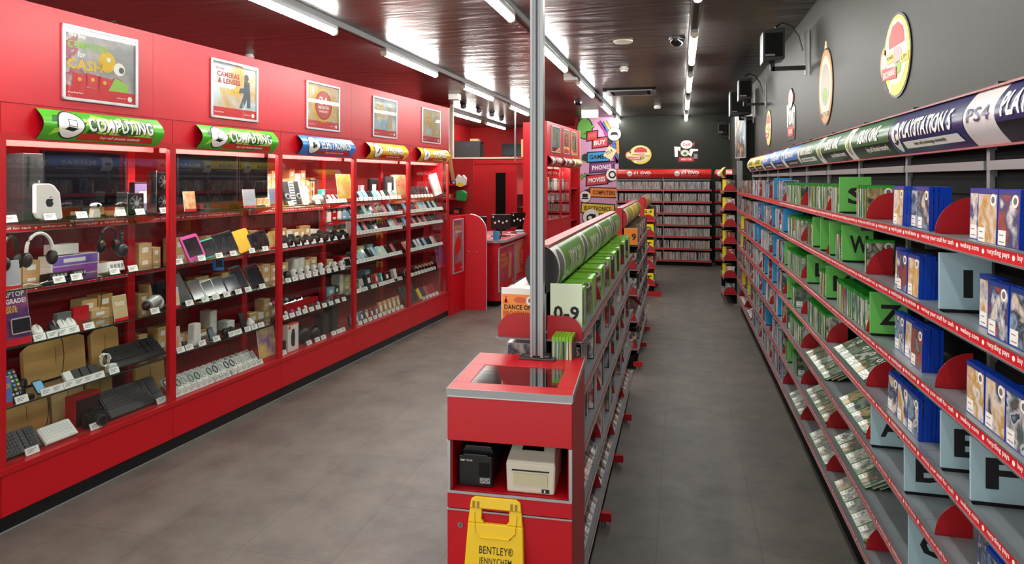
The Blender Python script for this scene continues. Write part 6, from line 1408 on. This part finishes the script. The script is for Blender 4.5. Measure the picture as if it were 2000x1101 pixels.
s, W = span(185, 220, .3); e = boxy('cardboard_box', 'low cardboard box on third level of the nearest cabinet', W, .06, .1, CARD2); LF.put(e, s, .33, zshelf(0, 2) + .001)
s, W = span(118, 146, .3); e = boxy('grey_box', 'grey boxed item beside the red boxed item', W, .09, .04, GREY, None, lab=False); LF.put(e, s, .33, zshelf(0, 2) + .001)
# fourth level
e = thing('control_panel', 'black button control panel with joystick on fourth shelf', 'control panel'); s, W = span(6, 50, .1)
mb = MB(); mb.box(-W / 2, W / 2, 0, .03, 0, .2, DGR); mb.build('body', e, bev=.004)
btn = [mat('b' + h, h, .4) for h in ('#d8d8d8', '#d86a4a', '#2a9ad8', '#4ac84a', '#e0d040', '#b87ab8')]
mb = MB()
for j in range(6):
    for i in range(5): mb.disc(-W * .38 + i * W * .19, .035 + j * .028, .008, -.008, 0, btn[(i * j + j) % 6], 10)
mb.build('buttons', e); LF.put(e, s, .1, zshelf(0, 3), 0, R(-30))
e = thing('joystick', 'black joystick base with price ticket beside the control panel', 'joystick'); mb = MB(); mb.box(-.06, .06, -.02, .05, 0, .03, BLK); mb.build('base', e, bev=.005); mb = MB(); mb.lathe([(.014, .03), (.012, .09), (.022, .1), (.018, .13), (.008, .14)], BLK, 14); mb.build('stick', e, smooth=True); LF.put(e, LF.s_at(46, .085), .085, zshelf(0, 3))
promo(0, 26, 733, 790, 0, 3, 'blue word game card at the end of fourth shelf', mat('notice_blue', '#5a78b8', .5), (('TRADE', -.4, .6, .8, .14, GOLD),))
e = slab('phone', 'small phone with a light blue screen on fourth shelf', .065, .1, .008, BLK, mat('screen_blue', '#8ac8f0', .2), cat='phone'); lean(e, LF.s_at(82, .1), 0, 3, .09, 40)
for j, (u, m_) in enumerate(((133, WHT), (148, BLK), (165, BLK), (181, BLK))):
    e = boxy('hard_drive', ('white', 'first black', 'second black', 'third black')[j] + ' portable drive on fourth shelf of nearest cabinet', .055, .09, .02, m_, None, 'hard drive', lab=False); LF.put(e, LF.s_at(u + 8, .09), .09, zshelf(0, 3) + .004, 0, R(-38))
for u in (45, 94, 115, 138, 158, 176, 196, 225): ticket(0, 3, LF.s_at(u, .05))
e = thing('charger', 'white plug charger with coiled cable on fourth shelf', 'charger'); mb = MB(); mb.box(-.03, .03, 0, .05, 0, .06, WHT); mb.build('plug', e, bev=.006); mb = MB(); mb.tube([(-.05 + .035 * cos(a), .01 + .002 * a, .1 + .045 * sin(a)) for a in [j * pi / 6 for j in range(30)]], .005, WHT); mb.build('cable', e, smooth=True); LF.put(e, LF.s_at(222, .09), .09, zshelf(0, 3))
keyboard(228, 326, 0, 3, 'black keyboard with wrist rest on fourth shelf of nearest cabinet', BLK, KEYM, .05, 48, .09, None, 6, .14)
# base level
keyboard(-30, 84, 0, 4, 'black keyboard at the camera end of the cabinet base', BLK, KEYM, 0, 40, .09, None, 6, .16); keyboard(92, 154, 0, 4, 'compact white keyboard leaning on the cabinet base', WHT, KEYW, 0, 48, .07, None, 5, .13)
keyboard(217, 324, 0, 4, 'large black gaming keyboard at the cabinet base beside post', BLK, KEYM, .06, 40, .08, None, 6, .16)
s, W = span(146, 196, .2); e = thing('red_camera_box', 'red and black camera box standing on the cabinet base', 'box'); mb = MB(); mb.box(-W / 2, W / 2, 0, .09, 0, .215, REDD); mb.build('carton', e); mb = MB(); mb.box(-W * .46, W * .48, -.001, 0, .006, .19, mat('box_maroon_dark', '#2a1012', .5)); mb.build('printed_face', e); LF.put(e, s, .2, zshelf(0, 4))
def camera(s, c_, k, label, d=.1, sc=1., m_=BLK):
    e = thing('camera', label, 'camera'); W = .13 * sc; H = .085 * sc
    mb = MB(); mb.box(-W / 2, W / 2, 0, .045 * sc, 0, H, m_); mb.prism([(-.03 * sc, H), (.03 * sc, H), (.02 * sc, H + .028 * sc), (-.02 * sc, H + .028 * sc)], .0, .04 * sc, m_); mb.box(-W / 2 - .0, -W / 2 + .03 * sc, -.02 * sc, 0, .005, H * .9, m_); mb.build('body', e, bev=.005)
    mb = MB(); mb.lathe([(.034 * sc, 0), (.034 * sc, .045 * sc), (.03 * sc, .05 * sc), (.03 * sc, .06 * sc)], DGR, 20, 0, 0, Matrix.Translation((.01, 0, H * .48)) @ Matrix.Rotation(R(90), 4, 'X')); mb.disc(.01, H * .48, .024 * sc, -.0605 * sc, -.06 * sc, SCR, 20); mb.build('lens', e, smooth=True)
    LF.put(e, s, d, zshelf(c_, k), R(r.uniform(-15, 15))); return e
camera(LF.s_at(188, .11), 0, 4, 'black camera before the red camera box', .11, 1.15)
for u in (66, 190, 318): ticket(0, 4, LF.s_at(u, .05), .055, .075)
# flattened cardboard stacked at the back
for j, (u0, u1, k, H, lb) in enumerate(((40, 160, 3, .26, 'wide flattened cardboard sheet behind the fourth shelf drives'), (172, 226, 3, .26, 'narrow flattened cardboard behind the white charger'), (2, 92, 4, .25, 'flattened cardboard behind the black base keyboard'), (98, 160, 4, .29, 'folded cardboard stack behind the compact white keyboard'), (168, 216, 4, .3, 'flattened cardboard behind the red camera box'), (262, 318, 4, .25, 'lit cardboard sheet behind the gaming keyboard'))):
    s, W = span(u0, u1, .4); e = thing('cardboard_sheet', lb, 'cardboard'); mb = MB(); pts = [(-W / 2, 0), (W / 2, 0), (W / 2, H - .02), (W / 2 - .04, H), (-W / 2 + .04, H), (-W / 2, H - .03)]
    for q in range(3): mb.prism([(x, z - .006 * q if z > .01 else z) for x, z in pts], q * .012, q * .012 + .006, CARD2 if j == 3 and q == 0 else CARD)
    mb.build('sheet', e); mb = MB(); mb.box(-.002, .002, -.001, 0, H * .4, H * .8, mat('fold_brown', '#6a4a28', .8)); mb.build('slot', e); LF.put(e, s, .36 if j < 2 else .37, zshelf(0, k) + .001, 0, R(-5))
# ---- second cabinet
monitor(347, 464, 322, 425, 1, 0, 'wide black monitor in the second cabinet nearest the post', .22, .05); monitor(467, 523, 330, 412, 1, 0, 'smaller black monitor behind the wide one', .3, .08)
AY = art('promo_yellow', ['#e8c050', '#f0e0b0', '#d88040', '#c8d4d8', '#e8b040'], 2.5, .35)
promo(361, 384, 397, 436, 1, 0, 'pale promo card in front of the wide black monitor', AY); promo(477, 501, 391, 427, 1, 0, 'grey promo card in front of the smaller black monitor', mat('notice_grey', '#a8acb4', .5)); promo(528, 547, 388, 423, 1, 0, 'blue promo card at the post of second cabinet top shelf', mat('notice_sky', '#8aa8c8', .5)); promo(528, 548, 457, 492, 1, 1, 'small mixed promo card after the last black tablet', AY)
for j, (u0, u1, v0, v1, bd, sc_, lb) in enumerate(((368, 405, 460, 512, PINK, LCDG, 'tablet in a thick pink case'), (402, 440, 470, 508, TEAL, LCDG, 'tablet in a teal frame next to pink one'), (428, 470, 456, 503, BLK, LCDG, 'wide black tablet between teal and yellow ones'), (469, 502, 450, 497, MUST, None, 'flat yellow folder case'), (493, 531, 455, 492, BLK, LCDG, 'black tablet after the yellow case'))):
    s, W = span(u0, u1, .08); H = hgt(u0, v0, v1, .08) * .98; e = slab('tablet', lb + ', second level of second cabinet', W * .9, H, .014, bd, sc_, .02 if bd is PINK else .008, 'tablet'); lean(e, s, 1, 1, .08 + .012 * (j % 2), 22); e.rotation_euler[1] = R(-8)
    ticket(1, 1, s + .02)
ticket(1, 1, LF.s_at(350, .05), .05, .08)
for j, (u0, u1, v0, v1, bd, lb) in enumerate(((349, 378, 527, 598, BLK, 'tall black stand case'), (381, 408, 543, 588, BLK, 'black phone on stand'), (403, 428, 540, 580, WHT, 'white framed tablet'), (424, 450, 535, 575, BLK, 'black phone after the white tablet'), (446, 474, 532, 570, NVY, 'dark navy tablet'), (466, 492, 513, 567, BLK, 'tall shiny black tablet'), (492, 522, 512, 562, BLK, 'wide black tablet by the post'))):
    s, W = span(u0, u1, .08); H = hgt(u0, v0, v1, .08) * .97; e = slab('tablet', lb + ', third level of second cabinet', W * .85, min(H, .3), .01, bd, LCDG if j else None, .008, 'tablet'); lean(e, s, 1, 2, .08 + .012 * (j % 2), 24); e.rotation_euler[1] = R(-7); ticket(1, 2, s + .015)
e = slab('tablet', 'small tablet in a bright blue rubber case hanging above third level', .12, .12, .02, DBL, LCDG, .02, 'tablet'); LF.put(e, LF.s_at(432, .2), .22, zshelf(1, 2) + .205, 0, R(-10), R(8))
promo(341, 352, 560, 600, 1, 2, 'small blue red promo card by post, third level second cabinet', AY); promo(341, 356, 640, 690, 1, 3, 'small dark promo card by post, fourth level second cabinet', AY)
e = thing('router', 'white tapered router standing on fourth level of second cabinet', 'router'); mb = MB(); mb.prism([(-.045, 0), (.045, 0), (.04, .185), (-.035, .185)], 0, .07, WHT); mb.build('body', e, bev=.01); mb = MB(); mb.prism([(-.075, 0), (-.045, 0), (-.045, .06)], .01, .05, WHT); mb.build('foot', e); LF.put(e, LF.s_at(386, .1), .1, zshelf(1, 3))
e = slab('phone', 'small grey phone leaning beside the white router', .06, .115, .01, BLK, mat('screen_slate', '#6a8090', .2), cat='phone'); lean(e, LF.s_at(414, .1), 1, 3, .09, 18)
e = slab('phone_stand', 'tall black phone on stand near fourth level middle', .07, .17, .01, BLK, LCDG, cat='phone'); lean(e, LF.s_at(477, .1), 1, 3, .09, 16)
e = thing('white_cone', 'white cone shaped gadget beside the tall black phone', 'gadget'); mb = MB(); mb.lathe([(.03, 0), (.04, .05), (.012, .1)], WHT, 16); mb.build('body', e, smooth=True); LF.put(e, LF.s_at(493, .09), .1, zshelf(1, 3), 0, 0, R(-20))
for u, w_, lb in ((447, .1, 'black game controller on fourth level of second cabinet'), (352, .06, 'small black gadget by the white router')):
    e = thing('game_controller', lb, 'controller'); mb = MB(); mb.ball(-w_ * .4, 0, .03, w_ * .3, .03, .035, BLK, 12); mb.ball(w_ * .4, 0, .03, w_ * .3, .03, .035, BLK, 12); mb.box(-w_ * .4, w_ * .4, -.02, .02, .02, .06, BLK); mb.build('body', e, smooth=True); mb = MB(); mb.disc(-w_ * .25, .045, .009, -.03, -.02, DGR, 10); mb.disc(w_ * .25, .045, .009, -.03, -.02, DGR, 10); mb.build('sticks', e); LF.put(e, LF.s_at(u, .12), .12, zshelf(1, 3), 0, R(-20))
for u in (355, 372, 397, 425, 455, 468, 486, 499, 512): ticket(1, 3, LF.s_at(u, .05))
# bagged leads on the base
def bag_item(s, c_, k, j, m1, label, group, W=.072, H=.15, a=38, d=.07):
    e = thing('bagged_lead', label, 'bagged cable', group); mb = MB(); mb.box(-W / 2, W / 2, 0, .004, 0, H, mat('bag_milky', '#b4bab4', .25)); mb.box(-W * .4, W * .38, -.001, 0, H * .1, H * .5, PAPER if j % 3 else mat('bag_print', '#d8dccc', .4)); mb.build('bag', e)
    mb = MB(); mb.tube([(W * .28 * cos(t * 1.9), -.004 - .0004 * t, H * .68 + H * .24 * sin(t * 1.9)) for t in [q * .35 for q in range(20)]], .0035, m1); mb.build('lead', e, smooth=True); lean(e, s, c_, k, d, a); e.rotation_euler[1] = R(-8)
q0 = LF.s_at(345, .08); q1 = LF.s_at(512, .08); n = 15
for row in range(2):
    for j in range(n):
        s = q0 + (q1 - q0) * j / n + .02 * row; bag_item(s, 1, 4, j, r.choice((WHT, WHT, LGR, mat('pcb_green', '#2a7a4a', .4), NVY, WHT)), f'bagged lead, {ordn(j)} along the {("front", "rear")[row]} row, base of second cabinet', 'bagged leads in the second cabinet', d=.07 + .07 * row, H=.14)
        if row == 0: ticket(1, 4, s + .01, .052, .07)
promo(508, 541, 640, 702, 1, 4, 'tall yellow and black promo card at base of second cabinet', art('promo_gold', ['#d8a830', '#4a4a48', '#e8c860', '#8a6a9a', '#2a2a2a'], 2.5, .4))
# ---- third cabinet
e = thing('mixing_deck', 'black and white striped mixing deck at post of third cabinet', 'mixing deck'); s, W = span(557, 588, .1); H = .24
mb = MB(); mb.box(-W / 2, W / 2, 0, .03, 0, H, DGR); mb.box(-W * .15, W * .17, -.003, 0, .004, H - .004, PAPER); mb.build('body', e, bev=.003)
mb = MB(); [mb.box(-W * .13, W * .15, -.004, -.003, .02 + j * .027, .03 + j * .027, INK) for j in range(8)]; mb.build('stripes', e)
for x in (-W * .34, W * .36): mb = MB(); mb.disc(x, H * .35, W * .13, -.01, 0, SLVP, 18, None, H * .13); mb.disc(x, H * .35, W * .08, -.012, -.01, BLK, 14, None, H * .08); mb.build('jog_wheel', e)
lean(e, s, 2, 0, .09, 12)
e = thing('music_keyboard', 'small white key music keyboard standing on end', 'keyboard'); s, W = span(589, 606, .1); mb = MB(); mb.box(-W / 2, W / 2, 0, .03, 0, .19, SLVP); mb.build('body', e); mb = MB(); [mb.box(-W * .45, W * .3, -.004, 0, .01 + j * .016, .022 + j * .016, TXTW) for j in range(11)]; mb.build('keys', e); lean(e, s, 2, 0, .09, 16)
e = thing('microphone_stand', 'thin black stand with a bar head in the third cabinet', 'stand'); mb = MB(); mb.tube([(0, 0, 0), (0, 0, .25)], .004, BLK); mb.build('stem', e); mb = MB(); mb.tube([(-.05, 0, .255), (.05, 0, .255)], .013, BLK); mb.build('head', e, smooth=True); mb = MB(); mb.lathe([(.04, 0), (.04, .006)], BLK, 14); mb.build('base', e); LF.put(e, LF.s_at(610, .2), .2, zshelf(2, 0))
e = thing('white_handset', 'white rounded controller on top level of third cabinet', 'controller'); mb = MB(); mb.ball(0, 0, .05, .1, .035, .05, WHT, 18); mb.build('body', e, smooth=True); LF.put(e, LF.s_at(622, .1), .11, zshelf(2, 0)); s = LF.s_at(634, .25); e = boxy('green_box', 'small green box at back of third cabinet top level', .09, .09, .04, TEAL); LF.put(e, s, .27, zshelf(2, 0) + .06)
mb = MB(); mb.box(-.03, .03, 0, .04, 0, .06, GREY); o = mb.build('display_riser'); LF.put(o, s, .27, zshelf(2, 0)); tag(o, 'small grey riser under the green box', 'riser')
promo(662, 690, 353, 408, 2, 0, 'warm coloured promo card on top level of third cabinet', AY); promo(636, 664, 415, 455, 2, 0, 'figure promo card hanging below top shelf of third cabinet', AY) if False else None
promo(679, 691, 437, 467, 2, 1, 'narrow blue promo card beside post, camera shelf', AY)
for j in range(5):
    e = slab('stylus_set', f'thin dark accessory card, {ordn(j)} along the top level of third cabinet', .05, .11, .008, (DGR, WHT, ROSE, DGR, LGR)[j], None, cat='accessory', group='thin accessory cards of third cabinet'); lean(e, LF.s_at(643 + 8 * j, .09), 2, 0, .09, 40); ticket(2, 0, LF.s_at(643 + 8 * j, .05))
for u in (570, 598, 622): ticket(2, 0, LF.s_at(u, .05), .05, .08)
for j in range(9):
    u = 558 + 14.0 * j; camera(LF.s_at(u, .11), 2, 1, f'black camera, {ordn(j)} along second level of third cabinet', .11, r.uniform(.85, 1.2)); ticket(2, 1, LF.s_at(u, .05))
for j in range(9):
    u = 565 + 13.2 * j; s = LF.s_at(u, .1); m_ = (BLK, WHT, WHT, WHT, WHT, WHT, WHT, WHT, WHT)[j]
    e = thing('smart_speaker', ('black' if j == 0 else 'white') + f' smart speaker or bulb, {ordn(j)} along third level of third cabinet', 'smart speaker', 'smart speakers of third cabinet'); hh = r.uniform(.06, .11); mb = MB(); mb.lathe([(.026, 0), (.036, .02), (.036, hh * .75), (.024, hh)], m_, 18); mb.build('body', e, smooth=True); mb = MB(); mb.disc(0, hh * .5, .014, -.037, -.03, DGR, 14); mb.build('grille', e); LF.put(e, s, .11, zshelf(2, 2), 0, R(-20)); ticket(2, 2, LF.s_at(u, .05))
e = slab('tablet', 'white framed tablet at post end of third cabinet speakers', .14, .12, .012, WHT, LCDG, .014, 'tablet'); lean(e, LF.s_at(681, .09), 2, 2, .09, 15)
for row in range(2):
    for j in range(10):
        u = 560 + 12.6 * j if row == 0 else 556 + 6.2 * j; e = thing('earphones', f'boxed earphones, {ordn(j)} along the {("front", "rear raised")[row]} row, fourth level of third cabinet', 'earphones', 'boxed earphones of third cabinet')
        mm_ = (WHT, PINK, WHT, WHT, DGR, SKY, BLK, BLK, BLK, BLK)[j]; mb = MB(); mb.box(-.03, .03, 0, .02, 0, .07, ACR); mb.build('holder', e); mb = MB(); mb.ball(0, -.006, .04, .02, .012, .022, mm_, 12); mb.build('bud_case', e, smooth=True)
        lean(e, LF.s_at(u, .09), 2, 3, .08 + .16 * row, 35); REST[-1][1] += .0865 * row 
        if row == 0: ticket(2, 3, LF.s_at(u, .05))
mb = MB(); s0_, s1_ = LF.s_at(552, .26), LF.s_at(618, .26); mb.box(0, s1_ - s0_, 0, .06, .0, .085, REDD); o = mb.build('display_step'); LF.put(o, s0_, .235, zshelf(2, 3)); tag(o, 'low red step behind the front row of boxed earphones', 'display step')
s, W = span(562, 583, .08); e = thing('boxed_scanner', 'tall white box printed with a black scanner, third cabinet base', 'box'); mb = MB(); mb.box(-W / 2, W / 2, 0, .06, 0, .27, WHT); mb.build('carton', e); mb = MB(); mb.prism([(x * W * .35, .13 + z * .09) for x, z in ((-.2, -1), (.4, -.9), (.5, .2), (.3, 1), (-.3, .95), (-.6, .1), (-.5, -.7))], -.001, 0, INK); mb.build('printed_face', e); mb = MB(); mb.box(-W * .4, W * .5, -.001, .061, .262, .272, mat('box_orange', '#e85a20', .5)); mb.box(-W * .42, -W * .25, -.001, 0, .225, .255, STRIP); mb.build('orange_lid', e); LF.put(e, s, .08, zshelf(2, 4))
for j, (u, w_, h, lb) in enumerate(((598, .2, .18, 'black shoulder bag on the third cabinet base'), (619, .16, .14, 'round black pouch beside the shoulder bag'), (640, .12, .24, 'tall black speaker on the third cabinet base'), (658, .14, .3, 'largest black speaker at the third cabinet base'))):
    e = thing('bag' if j < 2 else 'speaker', lb, 'bag' if j < 2 else 'speaker'); mb = MB()
    if j < 2: mb.ball(0, .05, h * .5, w_ / 2, .05, h / 2, BLK, 16); mb.build('body', e, smooth=True); mb = MB(); mb.tube([(-w_ * .3, .05, h * .8), (-w_ * .2, .05, h * 1.1), (w_ * .2, .05, h * 1.1), (w_ * .3, .05, h * .8)], .006, BLK); mb.build('strap', e)
    else: mb.box(-w_ / 2, w_ / 2, 0, .12, 0, h, BLK); mb.build('body', e, bev=.01); mb = MB(); mb.box(-w_ * .42, w_ * .42, -.003, 0, .01, h - .01, DGR); mb.build('grille', e)
    LF.put(e, LF.s_at(u, .12), .1 + .04 * (j > 1), zshelf(2, 4))
for u in (556, 606, 622, 634, 654, 664, 672): ticket(2, 4, LF.s_at(u, .05), .055, .07)
e = pillar('black_bottle', 'small black canister at the third cabinet base beside post', .06, .12, BLK, 2, 4, LF.s_at(555, .12), .1)
# ---- phones in the fourth and farthest cabinets
PM = [(BLK, 'black'), (BLK, 'black'), (DGR, 'dark grey'), (BLK, 'black'), (WHT, 'white'), (SLVP, 'silver'), (ROSE, 'red'), (SKY, 'light blue'), (NVY, 'navy'), (MGR, 'mint green'), (BLK, 'black')]
PB = {}
for c_, ks in ((3, (0, 1, 2, 3)), (4, (1, 2, 3))):
    a, b = LP[5 - c_] + .08, LP[4 - c_] - .1
    for k in ks:
        n = 15 if c_ == 3 else 13
        if (c_, k) == (3, 0): n = 11
        for j in range(n):
            s = a + (b - a) * j / n; m_, nm = r.choice(PM); H = .12 if (c_, k) == (3, 0) else .15
            key = (nm, H)
            lb = f'{nm} phone, {ordn(j)} from the near end, {at(c_, k)}'
            if key not in PB: PB[key] = slab('phone', lb, .07, H, .009, m_, LCDG if nm in ('black', 'dark grey', 'navy', 'white') else None, .004, 'phone', 'x'); o = PB[key]
            else: o = copy_tree(PB[key]); o['label'] = lb; LABELS.setdefault(lb, []).append((o.name, 1))
            o['group'] = f'phones, {at(c_, k)}'; lean(o, s + .03, c_, k, .085, r.uniform(26, 34)); o.rotation_euler[1] = R(r.uniform(-14, -8))
            ticket(c_, k, s + .035, .052, .075)
for (c_, k, j0, W, H, m_, lb) in ((3, 4, .08, .05, .05, WHT, 'small white gadget'), (3, 4, .2, .05, .05, MGR, 'small mint gadget'), (3, 4, .38, .12, .16, BLK, 'pair of tall black boxes'), (3, 4, .53, .07, .14, ROSE, 'upright red phone box'), (3, 4, .63, .05, .13, TEAL, 'upright teal phone box'), (3, 4, .75, .12, .13, BLK, 'black upright phone box'), (3, 4, .93, .08, .14, WHT, 'white boxed phone by the post')):
    a, b = LP[2], LP[1]; s = a + .06 + (b - a - .14) * j0; e = boxy('phone_box', f'{lb}, {at(c_, k)}', W, H, .05, m_, None, 'box'); LF.put(e, s, .11, zshelf(c_, k) + .001, 0, R(-14))
    for q in (-.03, .03): ticket(c_, k, s + q, .052, .06)
for j in range(11):
    a, b = LP[2], LP[1]; s = a + .09 + (b - a - .2) * j / 10; m_ = (NVY, SKY, SKY, GREY, ROSE, ROSE, CARD2, CARD2, CARD2, CARD2, CARD2)[j]
    e = boxy('boxed_watch', f'small {("navy", "blue", "blue and white", "grey", "pink", "red", "brown card", "brown card", "brown card", "brown card", "brown card")[j]} package, {ordn(j)} along {at(3, 5)}', .075, .13 if j < 6 else .16, .03, m_, ARTS['mix'] if j < 6 else None, 'package', 'packages on the base of fourth cabinet'); LF.put(e, s, .09, zshelf(3, 5) + .001, 0, R(-14)); ticket(3, 5, s, .052, .07)
a, b = LP[1], LP[0]
for j in range(8): s = a + .1 + (b - a - .5) * j / 8; e = slab('phone', f'dark boxed phone row item, {ordn(j)} along {at(4, 0)}', .07, .16, .012, DGR, LCDG, cat='phone', group='dark phones on top of farthest cabinet'); lean(e, s, 4, 0, .1, 20); ticket(4, 0, s, .052, .06)
e = boxy('flat_box', 'large plain white box leaning on farthest cabinet top level', .22, .33, .03, WHT, None, lab=False); lean(e, LF.s_at(856, .1), 4, 0, .08, 14); e.rotation_euler[1] = R(-9)
e = boxy('flat_box', 'grey box leaning behind the large plain white box', .2, .3, .03, SLVP, None, lab=False); lean(e, LF.s_at(849, .2), 4, 0, .15, 14); e.rotation_euler[1] = R(-9)
for (u0, u1, v0, v1, m_, lb, d, k) in ((704, 712, 347, 363, SLVP, 'small grey printed card', .3, 0), (722, 740, 338, 366, BLK, 'black tall games box', .3, 0), (752, 770, 335, 366, DGR, 'black and white tall box', .3, 0), (766, 782, 332, 366, WHT, 'white leaning box behind promo card', .33, 0)):
    s, W = span(u0, u1, d); H = hgt(u0, v0, v1, d); e = boxy('tall_box', f'{lb}, {at(3, 0)}', W * .9, H + .06, .04, m_, None); LF.put(e, s, d, zshelf(3, 0) + .02)
promo(776, 797, 341, 387, 3, 0, 'pink and gold promo card on top of fourth cabinet', AY); promo(855, 873, 482, 524, 4, 4, 'purple promo card by the end post of farthest cabinet', PUR)
for j in range(9):
    s = a + .1 + (b - a - .4) * j / 9; m_, nm = ((WHT, 'white'), (BLK, 'black'), (BLK, 'black'), (WHT, 'white'), (CREAM, 'cream'), (CREAM, 'cream'), (WHT, 'white'), (MUST, 'yellow'), (WHT, 'white'))[j]
    e = thing('smart_watch', f'{nm} smart watch on a holder, {ordn(j)} along {at(4, 4)}', 'watch', 'smart watches of the farthest cabinet'); mb = MB(); mb.tube([(0, .02 * sin(t), .06 + .045 * cos(t)) for t in [q * pi / 6 for q in range(13)]], .009, m_); mb.build('strap', e, smooth=True); mb = MB(); mb.box(-.019, .019, -.03, -.018, .04, .08, BLK); mb.build('face', e, bev=.003); mb = MB(); mb.prism([(-.02, 0), (.02, 0), (.012, .05), (-.012, .05)], -.005, .03, ACR); mb.build('holder', e); LF.put(e, s, .11, zshelf(4, 4)); ticket(4, 4, s, .052, .07)
for j in range(9):
    s = a + .1 + (b - a - .3) * j / 9; m_, nm = ((BLK, 'black'), (DGR, 'dark grey'), (BLK, 'black'), (BLK, 'black'), (MUST, 'yellow'), (NVY, 'navy'), (ROSE, 'red'), (REDD, 'deep red'), (REDD, 'dark red'))[j]
    e = slab('phone_case', f'{nm} wallet case, {ordn(j)} along {at(4, 5)}', .085, .26 if j < 4 else .16, .015, m_, None, cat='phone case', group='wallet cases of the farthest cabinet'); lean(e, s, 4, 5, .09, 24); e.rotation_euler[1] = R(-10)
    if j > 3: ticket(4, 5, s, .052, .07)
# ---- stock boxes on the ledges behind
for c_ in range(5):
    a, b = LP[5 - c_], LP[4 - c_]; shs = (SHZ2 if c_ >= 3 else SHZ)
    for k, z in enumerate(shs):
        zz = z - .0595; s = a + .08; j = 0
        if c_ == 0 and k in (0,): s = b - .42
        if c_ == 0 and k >= 2: s = b - .42
        if c_ == 1 and k == 0: s = b - .26
        if c_ >= 3 and k == 0: continue
        if c_ == 4 and k > 2: continue
        while s < b - .16:
            w_ = r.choice((.085, .1, .13, .16)); h = r.uniform(.075, .115); st = 4 if c_ in (1, 2) and k == 0 else 2 if (c_ in (1, 2, 3) and k < 3) or r.random() < .3 else 1
            if r.random() < .93:
                m_ = r.choice((CARD2, CARD2, CARD2, WHT, CARD)) if c_ < 3 else r.choice((CARD2, DGR, SKY, WHT, REDD))
                for q in range(st):
                    key = (w_, m_.name); lb = f'stock carton, {ordn(j)} along rear ledge, {at(c_, k)}'
                    e = boxy('stock_box', lb, w_ - .004, h, .12, m_, None, 'box', f'stock boxes, {at(c_, k)}'); LF.put(e, s + w_ / 2, DEP - .03, zz + q * (h + .001) + .0005); j += 1
            s += w_ + .003

# goods in the cabinets beyond the counter
for j in range(22):
    k = j % 2; i = j // 2; s = .08 + i * .165; 
    if .98 < s < 1.16: continue
    m_, nm = ((SKY, 'light blue'), (WHT, 'white'), (DGR, 'dark'), (REDD, 'red'), (CARD2, 'brown'))[(i * 3 + k) % 5]
    e = boxy('boxed_item', f'{nm} boxed item, {ordn(i)} along the {("upper", "lower")[k]} shelf beyond the counter', .1, (.26 if k == 0 else .17) - .02 * (i % 3), .08, m_, ARTS['mix'] if (i + k) % 2 else None, 'box', 'boxed items in the cabinets beyond the counter'); LF2.put(e, s, .12, (1.9, 1.65)[k] + .001)

def settle():
    for o, z in REST:
        M = o.rotation_euler.to_matrix(); lo = 1e9
        for m_ in [o] + list(o.children) + [g for c_ in o.children for g in c_.children]:
            if m_.type == 'MESH': lo = min(lo, min((M @ v.co).z for v in m_.data.vertices))
        o.location.z = z + .0008 - lo
settle()
for k, v in LABELS.items():
    if len(v) > 1 and len({g for _, g in v}) > 1 or len(v) > 1 and v[0][1] is None: print('DUP LABEL', len(v), k)
print('OBJECTS', len(bpy.data.objects))
